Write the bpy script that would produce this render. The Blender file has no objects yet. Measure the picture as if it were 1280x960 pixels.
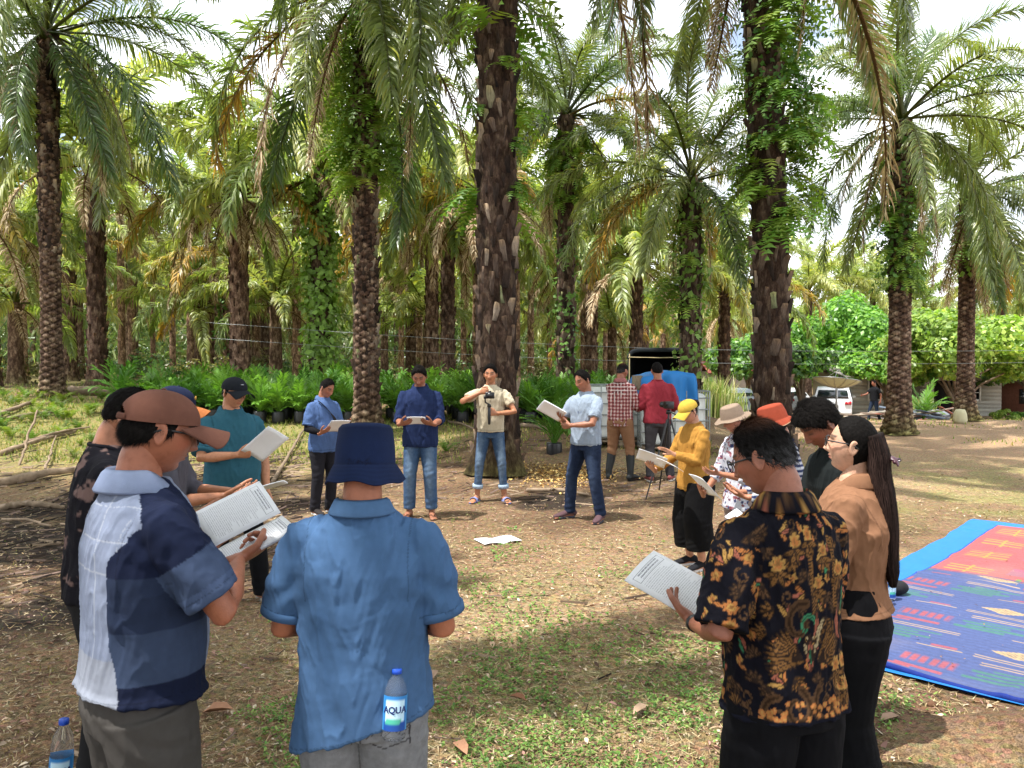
import bpy, bmesh, math, random
import numpy as np
from mathutils import Vector, Matrix, Euler
from math import radians as rad, sin, cos, pi

# ---------------------------------------------------------------- camera, sky, sun, exposure
SC = bpy.context.scene
COL = SC.collection
FPX, HORIZ, CAMZ = 961.0, 455.0, 1.78
cam_d = bpy.data.cameras.new("camera")
cam_d.sensor_width = 36.0
cam_d.lens = FPX / 1280 * 36
cam_d.clip_start = 0.05
cam_d.clip_end = 3000
cam = bpy.data.objects.new("camera", cam_d)
COL.objects.link(cam)
cam.location = (0, 0, CAMZ)
cam.rotation_euler = (rad(90) - math.atan((480 - HORIZ) / FPX), 0, 0)
SC.camera = cam

SUN_EL, SUN_AZ_DIR = 68.0, (-0.70, -0.30)      # direction on the ground towards the sun
world = bpy.data.worlds.new("World")
SC.world = world
world.use_nodes = True
wn = world.node_tree.nodes; wl = world.node_tree.links
wn.clear()
w_out = wn.new("ShaderNodeOutputWorld"); w_bg = wn.new("ShaderNodeBackground")
sky = wn.new("ShaderNodeTexSky"); sky.sky_type = 'NISHITA'; sky.sun_disc = False
sky.sun_elevation = rad(SUN_EL)
sky.sun_rotation = math.atan2(SUN_AZ_DIR[0], SUN_AZ_DIR[1])
sky.air_density = 1.0; sky.dust_density = 2.0
w_tc = wn.new("ShaderNodeTexCoord"); w_map = wn.new("ShaderNodeMapping")
w_map.inputs['Scale'].default_value = (1.6, 1.6, 3.2)
w_no = wn.new("ShaderNodeTexNoise"); w_no.inputs['Scale'].default_value = 2.2
w_no.inputs['Detail'].default_value = 7; w_no.inputs['Roughness'].default_value = 0.6
w_cr = wn.new("ShaderNodeValToRGB")
w_cr.color_ramp.elements[0].position = 0.36; w_cr.color_ramp.elements[0].color = (0.12, 0.12, 0.12, 1)
w_cr.color_ramp.elements[1].position = 0.56; w_cr.color_ramp.elements[1].color = (1, 1, 1, 1)
w_mix = wn.new("ShaderNodeMix"); w_mix.data_type = 'RGBA'
w_mix.inputs['B'].default_value = (10.6, 10.9, 11.4, 1)
wl.new(w_tc.outputs['Generated'], w_map.inputs['Vector']); wl.new(w_map.outputs[0], w_no.inputs['Vector'])
wl.new(w_no.outputs['Fac'], w_cr.inputs['Fac']); wl.new(w_cr.outputs['Color'], w_mix.inputs['Factor'])
wl.new(sky.outputs[0], w_mix.inputs['A']); wl.new(w_mix.outputs['Result'], w_bg.inputs['Color'])
w_bg.inputs['Strength'].default_value = 0.145
wl.new(w_bg.outputs[0], w_out.inputs['Surface'])

sun_d = bpy.data.lights.new("sun", 'SUN'); sun_d.energy = 4.9; sun_d.angle = rad(0.53); sun_d.color = (1.0, 0.96, 0.91)
sun = bpy.data.objects.new("sun", sun_d); COL.objects.link(sun)
_h = math.hypot(*SUN_AZ_DIR); _e = rad(SUN_EL)
_to = Vector((SUN_AZ_DIR[0] / _h * cos(_e), SUN_AZ_DIR[1] / _h * cos(_e), sin(_e)))
sun.rotation_euler = (-_to).to_track_quat('-Z', 'Y').to_euler()
sun.location = _to * 60
SC.view_settings.view_transform = 'Standard'
SC.view_settings.look = 'None'
SC.view_settings.exposure = 0.8
SC.view_settings.gamma = 1.0
SC.view_settings.use_curve_mapping = False
try:
    SC.cycles.max_bounces = 5; SC.cycles.diffuse_bounces = 2; SC.cycles.glossy_bounces = 2
    SC.cycles.transmission_bounces = 4; SC.cycles.transparent_max_bounces = 4
    SC.cycles.use_denoising = True
    SC.cycles.sample_clamp_indirect = 6.0
except Exception:
    pass

# ---------------------------------------------------------------- helpers
RND = random.Random(11)
rng = np.random.default_rng(11)
A = np.array

def px2x(px, Y): return (px - 640.0) / FPX * Y
def pz(py, Y): return CAMZ - (py - HORIZ) / FPX * Y
def gpt(px, py, z=0.0):
    Y = FPX * (CAMZ - z) / (py - HORIZ)
    return px2x(px, Y), Y

def smooth(a, b, x):
    t = np.clip((np.asarray(x, float) - a) / (b - a), 0, 1)
    return t * t * (3 - 2 * t)

def _hash(ix, iy, iz, seed):
    h = (ix.astype(np.uint32) * np.uint32(374761393) + iy.astype(np.uint32) * np.uint32(668265263)
         + iz.astype(np.uint32) * np.uint32(2147483647) + np.uint32((seed * 974711 + 13) & 0xffffffff))
    h = (h ^ (h >> np.uint32(13))) * np.uint32(1274126177)
    h = h ^ (h >> np.uint32(16))
    return (h & np.uint32(0xffffff)).astype(np.float64) / 8388607.5 - 1.0

def vnoise(P, seed=0):
    P = np.asarray(P, float)
    i = np.floor(P).astype(np.int64); f = P - i; f = f * f * (3 - 2 * f)
    i = i.astype(np.int32)
    x0, y0, z0 = i[:, 0], i[:, 1], i[:, 2]
    fx, fy, fz = f[:, 0], f[:, 1], f[:, 2]
    r = 0
    for dx in (0, 1):
        wx = fx if dx else 1 - fx
        for dy in (0, 1):
            wy = fy if dy else 1 - fy
            for dz in (0, 1):
                wz = fz if dz else 1 - fz
                r = r + _hash(x0 + dx, y0 + dy, z0 + dz, seed) * wx * wy * wz
    return r

def fbm(P, octv=3, seed=0):
    s, a, t = 0, 1.0, 0
    P = np.asarray(P, float)
    for o in range(octv):
        s = s + a * vnoise(P * (2.03 ** o) + o * 17.3, seed + o); t += a; a *= 0.5
    return s / t

def n3(x, y=None, z=None):
    x = np.asarray(x, float)
    return np.stack([x, np.zeros_like(x) if y is None else np.broadcast_to(y, x.shape).astype(float),
                     np.zeros_like(x) if z is None else np.broadcast_to(z, x.shape).astype(float)], 1)

class MB:
    """collects vertices, faces and colours of ONE mesh"""
    def __init__(s):
        s.V = []; s.F = []; s.C = []; s.n = 0
    def add(s, V, F, col=None):
        V = np.asarray(V, float).reshape(-1, 3)
        k = len(V)
        if col is None: C = np.ones((k, 3))
        else: C = np.broadcast_to(np.asarray(col, float), (k, 3)).copy()
        s.V.append(V); s.C.append(C)
        for f in (F if isinstance(F, list) else [F]):
            f = np.asarray(f, np.int64)
            if len(f): s.F.append(f + s.n)
        s.n += k
        return s
    def arrays(s):
        return np.concatenate(s.V), s.F, np.concatenate(s.C)
    def mesh(s, name, smooth_=True, color=True):
        V, F, C = s.arrays()
        return to_mesh(name, V, F, C if color else None, smooth_)
    def obj(s, name, m, parent=None, smooth_=True, **k):
        return link(name, s.mesh(name, smooth_), m, parent, **k)

def to_mesh(name, V, F, C=None, smooth_=True):
    me = bpy.data.meshes.new(name)
    F = [np.asarray(f, np.int64) for f in (F if isinstance(F, list) else [F])]
    F = [f for f in F if len(f)]
    me.vertices.add(len(V)); me.vertices.foreach_set("co", np.asarray(V, np.float32).ravel())
    nl = sum(f.size for f in F); npoly = sum(len(f) for f in F)
    me.loops.add(nl); me.loops.foreach_set("vertex_index", np.concatenate([f.ravel() for f in F]).astype(np.int32))
    st = []; o = 0
    for f in F:
        st.append(o + np.arange(len(f)) * f.shape[1]); o += f.size
    me.polygons.add(npoly); me.polygons.foreach_set("loop_start", np.concatenate(st).astype(np.int32))
    me.update(calc_edges=True)
    if smooth_:
        me.polygons.foreach_set("use_smooth", np.ones(npoly, bool))
    if C is not None:
        at = me.color_attributes.new("Col", 'FLOAT_COLOR', 'POINT')
        C4 = np.ones((len(V), 4), np.float32); C4[:, :3] = C
        at.data.foreach_set("color", C4.ravel())
    return me

def link(name, me, m=None, parent=None, loc=None, rot=None, scale=None, **props):
    o = bpy.data.objects.new(name, me)
    if m is not None and me is not None and len(me.materials) == 0: me.materials.append(m)
    COL.objects.link(o)
    if parent is not None: o.parent = parent
    if loc is not None: o.location = loc
    if rot is not None: o.rotation_euler = rot
    if scale is not None: o.scale = scale if hasattr(scale, '__len__') else (scale,) * 3
    for k, v in props.items():
        if v is not None: o[k] = v
    return o

def thing(name, label, cat, loc=(0, 0, 0), rz=0.0, group=None):
    o = bpy.data.objects.new(name, None); o.empty_display_size = 0.2
    COL.objects.link(o); o.location = loc; o.rotation_euler = (0, 0, rz)
    o["label"] = label; o["category"] = cat
    if group: o["group"] = group
    return o

def copy_tree(o, parent=None):
    c = o.copy(); COL.objects.link(c); c.parent = parent
    for ch in KIDS.get(o.name, []):
        copy_tree(ch, c)
    return c
KIDS = {}

def grid_faces(m, n, wrap_n=False, wrap_m=False, flip=False):
    a = np.arange(m * n).reshape(m, n)
    if wrap_n: a = np.concatenate([a, a[:, :1]], 1)
    if wrap_m: a = np.concatenate([a, a[:1]], 0)
    f = np.stack([a[:-1, :-1], a[:-1, 1:], a[1:, 1:], a[1:, :-1]], -1).reshape(-1, 4)
    return f[:, ::-1] if flip else f

def box(c, s, R=None):
    """centre, full size, optional 3x3"""
    c = A(c, float); s = A(s, float) / 2
    v = A([[x, y, z] for x in (-1, 1) for y in (-1, 1) for z in (-1, 1)], float) * s
    if R is not None: v = v @ np.asarray(R).T
    f = A([[0, 1, 3, 2], [4, 6, 7, 5], [0, 4, 5, 1], [2, 3, 7, 6], [0, 2, 6, 4], [1, 5, 7, 3]])
    return v + c, f

def unit(v):
    v = np.asarray(v, float); return v / (np.linalg.norm(v, axis=-1, keepdims=True) + 1e-12)

def tube(P, rx, ry=None, ref=(1, 0, 0), seg=16, cap='round', sup=2.0, tilt=None):
    """elliptic tube along polyline P; rx lies along ref"""
    P = np.asarray(P, float); n = len(P)
    rx = np.broadcast_to(np.asarray(rx, float), (n,)).copy()
    ry = rx.copy() if ry is None else np.broadcast_to(np.asarray(ry, float), (n,)).copy()
    T = np.gradient(P, axis=0); T = unit(T)
    ref = np.asarray(ref, float)
    refs = np.broadcast_to(ref, (n, 3))
    X = refs - (refs * T).sum(1, keepdims=True) * T
    bad = np.linalg.norm(X, axis=1) < 1e-3
    if bad.any(): X[bad] = np.cross(T[bad], [0.3, 0.5, 0.8])
    X = unit(X); Y = np.cross(T, X)
    if cap == 'round':
        for end in (0, 1):
            k = -1 if end else 0
            d = T[k] if end else -T[k]
            r = min(rx[k], ry[k])
            ex = []
            for a in (30, 58, 80):
                ex.append((P[k] + d * r * sin(rad(a)) * 0.9, rx[k] * cos(rad(a)), ry[k] * cos(rad(a))))
            Pe = A([e[0] for e in ex]); rxe = A([e[1] for e in ex]); rye = A([e[2] for e in ex])
            Xe = np.repeat(X[k][None], 3, 0); Ye = np.repeat(Y[k][None], 3, 0)
            if end:
                P = np.concatenate([P, Pe]); rx = np.concatenate([rx, rxe]); ry = np.concatenate([ry, rye]); X = np.concatenate([X, Xe]); Y = np.concatenate([Y, Ye])
            else:
                P = np.concatenate([Pe[::-1], P]); rx = np.concatenate([rxe[::-1], rx]); ry = np.concatenate([rye[::-1], ry]); X = np.concatenate([Xe, X]); Y = np.concatenate([Ye, Y])
        # T changed length, fine
    m = len(P)
    th = np.linspace(0, 2 * pi, seg, endpoint=False)
    c, s_ = np.cos(th), np.sin(th)
    c = np.sign(c) * np.abs(c) ** (2 / sup); s_ = np.sign(s_) * np.abs(s_) ** (2 / sup)
    V = P[:, None] + X[:, None] * (rx[:, None] * c)[..., None] + Y[:, None] * (ry[:, None] * s_)[..., None]
    F = grid_faces(m, seg, wrap_n=True)
    V = V.reshape(-1, 3)
    out = [F]
    if cap:
        V = np.concatenate([V, P[:1], P[-1:]])
        a = np.arange(seg); b = (a + 1) % seg
        out.append(np.stack([b, a, np.full(seg, m * seg)], 1))
        out.append(np.stack([(m - 1) * seg + a, (m - 1) * seg + b, np.full(seg, m * seg + 1)], 1))
    return V, out

def ellipsoid(c, r, R=None, u=20, v=12):
    th = np.linspace(0, pi, v + 1)[1:-1]; ph = np.linspace(0, 2 * pi, u, endpoint=False)
    V = np.stack([np.sin(th)[:, None] * np.cos(ph), np.sin(th)[:, None] * np.sin(ph), np.cos(th)[:, None] + 0 * ph], -1).reshape(-1, 3)
    V = np.concatenate([V, [[0, 0, 1], [0, 0, -1]]]) * A(r, float)
    if R is not None: V = V @ np.asarray(R).T
    m = v - 1
    F = grid_faces(m, u, wrap_n=True, flip=True)
    a = np.arange(u); b = (a + 1) % u
    t1 = np.stack([a, b, np.full(u, m * u)], 1)
    t2 = np.stack([(m - 1) * u + b, (m - 1) * u + a, np.full(u, m * u + 1)], 1)
    return V + A(c, float), [F[:, ::-1], t1, t2][:1] + [t1, t2] if False else [grid_faces(m, u, wrap_n=True), t1[:, ::-1], t2[:, ::-1]]

def lathe(prof, seg=24, ex=1.0, ey=1.0, closed=False):
    prof = np.asarray(prof, float)
    th = np.linspace(0, 2 * pi, seg, endpoint=False)
    V = np.stack([prof[:, :1] * np.cos(th) * ex, prof[:, :1] * np.sin(th) * ey, prof[:, 1:2] + 0 * th], -1).reshape(-1, 3)
    return V, grid_faces(len(prof), seg, wrap_n=True)

def xf(M, V):
    M = np.asarray(M, float); V = np.asarray(V, float)
    return V @ M[:3, :3].T + M[:3, 3]

def rotm(axis, deg):
    return np.array(Matrix.Rotation(rad(deg), 3, axis))

TMP = bpy.data.scenes.new("tmp_build")
def remesh(parts, vox, it=4, fac=0.5):
    """union closed pieces into one skin"""
    mb = MB()
    for V, F in parts: mb.add(V, F)
    me = mb.mesh("tmp", False, False)
    o = bpy.data.objects.new("tmp", me); TMP.collection.objects.link(o)
    m = o.modifiers.new("r", 'REMESH'); m.mode = 'VOXEL'; m.voxel_size = vox; m.adaptivity = 0
    if it:
        s = o.modifiers.new("s", 'SMOOTH'); s.factor = fac; s.iterations = it
    vl = TMP.view_layers[0]; vl.update()
    dg = vl.depsgraph
    ev = o.evaluated_get(dg); em = ev.to_mesh()
    n = len(em.vertices); V = np.empty(n * 3, np.float32); em.vertices.foreach_get("co", V); V = V.reshape(-1, 3).astype(float)
    nl = len(em.loops); L = np.empty(nl, np.int32); em.loops.foreach_get("vertex_index", L)
    tot = np.empty(len(em.polygons), np.int32); em.polygons.foreach_get("loop_total", tot)
    N = np.empty(n * 3, np.float32); em.vertices.foreach_get("normal", N); N = N.reshape(-1, 3).astype(float)
    if len(tot) and (tot == 4).all(): F = [L.reshape(-1, 4).astype(np.int64)]
    else:
        st = np.concatenate([[0], np.cumsum(tot)[:-1]]); F = []
        for k in (3, 4):
            q = st[tot == k]
            if len(q): F.append(np.stack([L[q + j] for j in range(k)], 1).astype(np.int64))
    ev.to_mesh_clear()
    bpy.data.objects.remove(o); bpy.data.meshes.remove(me)
    return V, F, N

# ---------------------------------------------------------------- materials
def srgb(h):
    h = h.lstrip('#'); c = [int(h[i:i + 2], 16) / 255 for i in (0, 2, 4)]
    return tuple(x / 12.92 if x <= 0.04045 else ((x + 0.055) / 1.055) ** 2.4 for x in c)
S = srgb

class NT:
    def __init__(s, name):
        s.m = bpy.data.materials.new(name); s.m.use_nodes = True
        s.t = s.m.node_tree; s.t.nodes.clear()
        s.out = s.n("ShaderNodeOutputMaterial")
    def n(s, kind, **kw):
        x = s.t.nodes.new(kind)
        for k, v in kw.items():
            if k.startswith('i_'): x.inputs[k[2:].replace('_', ' ')].default_value = v
            else: setattr(x, k, v)
        return x
    def l(s, a, b): s.t.links.new(a, b)
    def coord(s, which='Object', scale=(1, 1, 1)):
        tc = s.n("ShaderNodeTexCoord"); mp = s.n("ShaderNodeMapping"); mp.inputs['Scale'].default_value = scale
        s.l(tc.outputs[which], mp.inputs['Vector']); return mp.outputs[0]
    def noise(s, vec, scale, detail=3, rough=0.55, dist=0.0):
        x = s.n("ShaderNodeTexNoise"); x.inputs['Scale'].default_value = scale; x.inputs['Detail'].default_value = detail
        x.inputs['Roughness'].default_value = rough; x.inputs['Distortion'].default_value = dist
        if vec is not None: s.l(vec, x.inputs['Vector'])
        return x.outputs['Fac']
    def ramp(s, fac, stops):
        x = s.n("ShaderNodeValToRGB"); e = x.color_ramp.elements
        while len(e) < len(stops): e.new(0.5)
        for k, (p, c) in enumerate(stops):
            e[k].position = p; c = (c, c, c) if isinstance(c, (int, float)) else c
            e[k].color = (*c, 1)
        s.l(fac, x.inputs['Fac']); return x.outputs['Color']
    def mix(s, f, a, b, mode='MIX'):
        x = s.n("ShaderNodeMix", data_type='RGBA', blend_type=mode)
        for inp, v in (('Factor', f), ('A', a), ('B', b)):
            if isinstance(v, (int, float)) and inp == 'Factor': x.inputs[inp].default_value = v
            elif isinstance(v, (tuple, list)): x.inputs[inp].default_value = (*v[:3], 1)
            else: s.l(v, x.inputs[inp])
        return x.outputs['Result']
    def attr(s, name='Col'):
        x = s.n("ShaderNodeAttribute"); x.attribute_name = name; return x.outputs['Color']
    def bump(s, h, strength=0.3, dist=0.01):
        x = s.n("ShaderNodeBump"); x.inputs['Strength'].default_value = strength; x.inputs['Distance'].default_value = dist
        s.l(h, x.inputs['Height']); return x.outputs[0]
    def bsdf(s, col, rough=0.8, normal=None, spec=0.3, **kw):
        p = s.n("ShaderNodeBsdfPrincipled")
        if isinstance(col, (tuple, list)): p.inputs['Base Color'].default_value = (*col[:3], 1)
        else: s.l(col, p.inputs['Base Color'])
        if isinstance(rough, (int, float)): p.inputs['Roughness'].default_value = rough
        else: s.l(rough, p.inputs['Roughness'])
        p.inputs['Specular IOR Level'].default_value = spec
        for k, v in kw.items(): p.inputs[k.replace('_', ' ')].default_value = v
        if normal is not None: s.l(normal, p.inputs['Normal'])
        return p
    def done(s, shader):
        s.l(shader.outputs[0], s.out.inputs['Surface']); return s.m

def M_plain(name, col, rough=0.7, var=0.25, nscale=12, bump=0.15, bscale=80, attr=True, spec=0.3, coord='Object', **kw):
    t = NT(name); v = t.coord(coord)
    n = t.noise(v, nscale, 4)
    dark = tuple(c * (1 - var) for c in col); lite = tuple(min(1, c * (1 + var)) for c in col)
    c = t.ramp(n, [(0.3, dark), (0.7, lite)])
    if attr: c = t.mix(1.0, c, t.attr(), 'MULTIPLY')
    nb = t.bump(t.noise(v, bscale, 3), bump, 0.004) if bump else None
    return t.done(t.bsdf(c, rough, nb, spec, **kw))

def M_cloth(name, rough=0.92, weave=900, bump=0.25, var=0.10, sheen=0.0, spec=0.12, fold=0.0):
    """colour comes from the mesh's own dye attribute"""
    t = NT(name); v = t.coord('Object')
    n = t.noise(v, 45, 5)
    c = t.mix(1.0, t.attr(), t.ramp(n, [(0.3, 1 - var), (0.7, 1.0)]), 'MULTIPLY')
    h = t.noise(v, weave, 2)
    if fold:
        x = t.n("ShaderNodeMath", operation='MULTIPLY_ADD'); t.l(t.noise(v, 26, 4, 0.55, 0.6), x.inputs[0]); x.inputs[1].default_value = fold
        t.l(h, x.inputs[2]); h = x.outputs[0]
    nb = t.bump(h, bump, 0.004)
    b = t.bsdf(c, rough, nb, spec)
    b.inputs['Sheen Weight'].default_value = sheen
    return t.done(b)

def M_leaf(name, base, base2, transl=0.35, rough=0.45, spec=0.5, rnd=0.35):
    t = NT(name)
    oi = t.n("ShaderNodeObjectInfo")
    c = t.ramp(oi.outputs['Random'], [(0.0, base), (1.0, base2)])
    c = t.mix(1.0, c, t.attr(), 'MULTIPLY')
    n = t.noise(t.coord('Object'), 3.0, 2)
    c = t.mix(1.0, c, t.ramp(n, [(0.3, 1 - rnd), (0.7, 1 + rnd * 0.4)]), 'MULTIPLY')
    b = t.bsdf(c, rough, None, spec)
    tr = t.n("ShaderNodeBsdfTranslucent")
    c2 = t.mix(1.0, c, (1.25, 1.35, 0.6), 'MULTIPLY'); t.l(c2, tr.inputs['Color'])
    mx = t.n("ShaderNodeMixShader"); mx.inputs[0].default_value = transl
    t.l(b.outputs[0], mx.inputs[1]); t.l(tr.outputs[0], mx.inputs[2])
    return t.done(mx)
# ---------------------------------------------------------------- terrain
def gz(x, y):
    x = np.asarray(x, float); y = np.asarray(y, float)
    left = 1 - smooth(-1, 9, x * 1.0 - (y - 12) * 0.25)
    rise = smooth(9.5, 18.5, y) * (0.30 + 0.22 * left + 0.45 * (1 - smooth(-12, -5, x))) * (1 - smooth(1.5, 7, x))
    dip = -1.0 * smooth(23, 37, y) * smooth(4, 11, x)
    b = 0.02 * fbm(n3(x * 0.7, y * 0.7), 3, 5) * smooth(0.5, 3, np.abs(y) + np.abs(x))
    far = 0.0
    return rise + dip + b + far
def G(x, y): return float(gz(A([x]), A([y]))[0])

def build_ground():
    ys = np.concatenate([np.linspace(-40, 0.8, 30), np.arange(0.9, 5.5, 0.035), np.arange(5.5, 14, 0.06), np.arange(14, 40, 0.25),
                         np.linspace(40, 120, 60), A([150, 200, 300, 500, 900, 1600])])
    u = np.linspace(-1, 1, 241)
    Yg, U = np.meshgrid(ys, u, indexing='ij')
    half = np.where(Yg < 0.9, 40.0, 0)
    W = np.maximum(0.86 * np.maximum(Yg, 0) + 2.0, half)
    W = np.where(Yg < 0.9, 40 - (40 - 2.8) * smooth(-8, 0.9, Yg), W)
    # straight columns near; spread non-linearly so the far edge is wide
    X = U * W * (1 + 1.5 * smooth(0.8, 1.0, np.abs(U)) * 6)
    x = X.ravel(); y = Yg.ravel()
    z = gz(x, y)
    P = n3(x, y)
    for bx, by, rx_, ry_, hz in ((2.30, 3.50, .45, .26, .10), (2.75, 3.45, .4, .25, .09), (1.75, 13.0, 2.2, .8, .10), (4.2, 20.5, 2.6, 1.2, .30)):
        e = np.exp(-((x - bx) / rx_) ** 2 - ((y - by) / ry_) ** 2); z = z + hz * e * (1 + .5 * fbm(P * 6, 3, 61))
    near = 1 - smooth(9, 16, y)
    z = z + near * (0.010 * fbm(P * 5, 2, 21) + 0.006 * fbm(P * 19, 2, 22) * (1 - smooth(5, 8, y)))
    # soil colour regions
    base = A(S('#8c745b')); pale = A(S('#a68f72')); dark = A(S('#6a5544')); sand = A(S('#b3977a')); burnt = A(S('#342d29')); moss = A(S('#75784f'))
    n1 = fbm(P * 0.55, 4, 31)[:, None]; n2 = fbm(P * 2.1, 3, 32)[:, None]
    C = base + (pale - base) * smooth(-0.1, 0.5, n1)
    C = C + (dark - C) * (smooth(0.05, 0.5, n2 * 0.7 - n1 * 0.6) * 0.75)
    # green wash in the middle of the clearing
    g = np.exp(-((x - 0.6) / 2.6) ** 2 - ((y - 4.2) / 3.2) ** 2)[:, None] * smooth(-0.15, 0.35, fbm(P * 1.3, 3, 35))[:, None]
    C = C + (moss - C) * g * 0.35
    # bright sandy bare ground at right, red soil among stumps
    sd = (smooth(3.2, 6.5, x - 0.15 * (y - 8)) * smooth(9, 13, y) * (1 - smooth(40, 55, y)))[:, None]
    C = C + (sand - C) * sd * 0.8
    gb = (smooth(2.5, 5, x) * smooth(7.5, 9.5, y) * (1 - smooth(12.5, 15.5, y)))[:, None] * smooth(-0.4, 0.3, n2)
    C = C + (A(S('#93935c')) - C) * gb * 0.6
    # grassy strip at the left and behind
    gl = smooth(0.0, 0.6, np.exp(-((y - 15.5) / 3.2) ** 2) * smooth(1, -5, x) + 0.3 * n1[:, 0])[:, None]
    C = C + (A(S('#96955a')) - C) * gl * 0.7
    for bx, by, br in ((-4.1, 7.3, 1.1), (-4.6, 8.9, 1.2), (-5.4, 10.4, 1.1), (-3.7, 8.6, 0.7), (-3.35, 5.4, 0.6), (-4.9, 8.0, 0.8), (-2.6, 9.6, 0.8), (-5.2, 6.2, 0.6), (0.6, 9.9, 0.8), (-5.6, 9.2, 0.9)):
        d = np.hypot(x - bx, (y - by)) / br + 0.55 * n2[:, 0] + 0.3 * fbm(P * 9, 2, 44)
        C = C + (burnt - C) * ((1 - smooth(0.5, 1.1, d)) * 0.92)[:, None]
    wood = smooth(22, 34, y)[:, None] * (1 - smooth(2, 9, x))[:, None]
    C = C + (A(S('#7c7a4c')) - C) * wood * 0.7
    t = NT("soil")
    v = t.coord('Object')
    f1 = t.noise(v, 26, 5, 0.7); f2 = t.noise(v, 120, 3, 0.6)
    c = t.mix(1.0, t.attr(), t.ramp(f1, [(0.3, (0.42, 0.38, 0.33)), (0.5, (0.95, 0.93, 0.88)), (0.68, (1.42, 1.36, 1.22))]), 'MULTIPLY')
    c = t.mix(1.0, c, t.ramp(f2, [(0.35, 0.45), (0.62, 1.3)]), 'MULTIPLY')
    vo = t.n("ShaderNodeTexVoronoi"); vo.inputs['Scale'].default_value = 34; t.l(v, vo.inputs['Vector'])
    c = t.mix(0.25, c, t.mix(1.0, c, vo.outputs['Color'], 'MULTIPLY'))
    h = t.n("ShaderNodeMath", operation='ADD'); t.l(f1, h.inputs[0]); t.l(f2, h.inputs[1])
    m = t.done(t.bsdf(c, 0.95, t.bump(h.outputs[0], 0.75, 0.02), 0.15))
    V = np.stack([x, y, z], 1)
    me = to_mesh("ground", V, grid_faces(len(ys), len(u), flip=True), C)
    link("ground", me, m, kind="structure")
build_ground()

def in_mat(x, y):
    x = np.asarray(x) - 1.78; y = np.asarray(y) - 4.74; n1 = math.hypot(.69, .72); n2 = math.hypot(.745, .667)
    b = (x * .69 + y * .72) / n1; a = (x * .745 - y * .667) / n2
    return (a > -.30) & (a < 4.4) & (b > -.06) & (b < 5.3)
# ---- loose litter and plants on the ground (nobody could count them)
def scatter_xy(n, y0=1.6, y1=13, power=1.0, wid=0.74):
    """even in the picture rather than on the ground, so the near ground is not bare"""
    y = 1.0 / (1 / y1 + (1 / y0 - 1 / y1) * rng.random(n) ** power)
    x = (rng.random(n) * 2 - 1) * (wid * y + 0.4)
    k = ~in_mat(x, y)
    return x[k], y[k]

def leaf_quads(x, y, z, size, asp, ang, tiltx, tilty, C, curl=0.3, asc=0):
    """6-vertex curled leaves lying on the ground"""
    n = len(x)
    s = size[:, None]
    T = A([[-0.5, 0, 0], [-0.18, 0.5, 1], [0.22, 0.42, 1], [0.5, 0, 0.3], [0.22, -0.42, 1], [-0.18, -0.5, 1]])
    L = T[None] * np.stack([size, size * asp, size * curl], 1)[:, None]
    ca, sa = np.cos(ang)[:, None], np.sin(ang)[:, None]
    X = L[..., 0] * ca - L[..., 1] * sa; Yy = L[..., 0] * sa + L[..., 1] * ca
    Z = L[..., 2] + X * tiltx[:, None] + Yy * tilty[:, None] + np.abs(X * tiltx[:, None]) + np.abs(Yy * tilty[:, None])
    V = np.stack([X + x[:, None], Yy + y[:, None], Z + z[:, None]], -1).reshape(-1, 3)
    b = (np.arange(n) * 6)[:, None]
    F = np.concatenate([b + A([[0, 2, 1]])[0], b + A([0, 3, 2]), b + A([0, 4, 3]), b + A([0, 5, 4])]).reshape(-1, 3)
    return V, F, np.repeat(C, 6, 0)

M_LITTER = M_plain("dry_leaf", (1, 1, 1), 0.85, 0.2, 30, 0.2, 90, spec=0.2)
M_WEED = None

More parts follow.
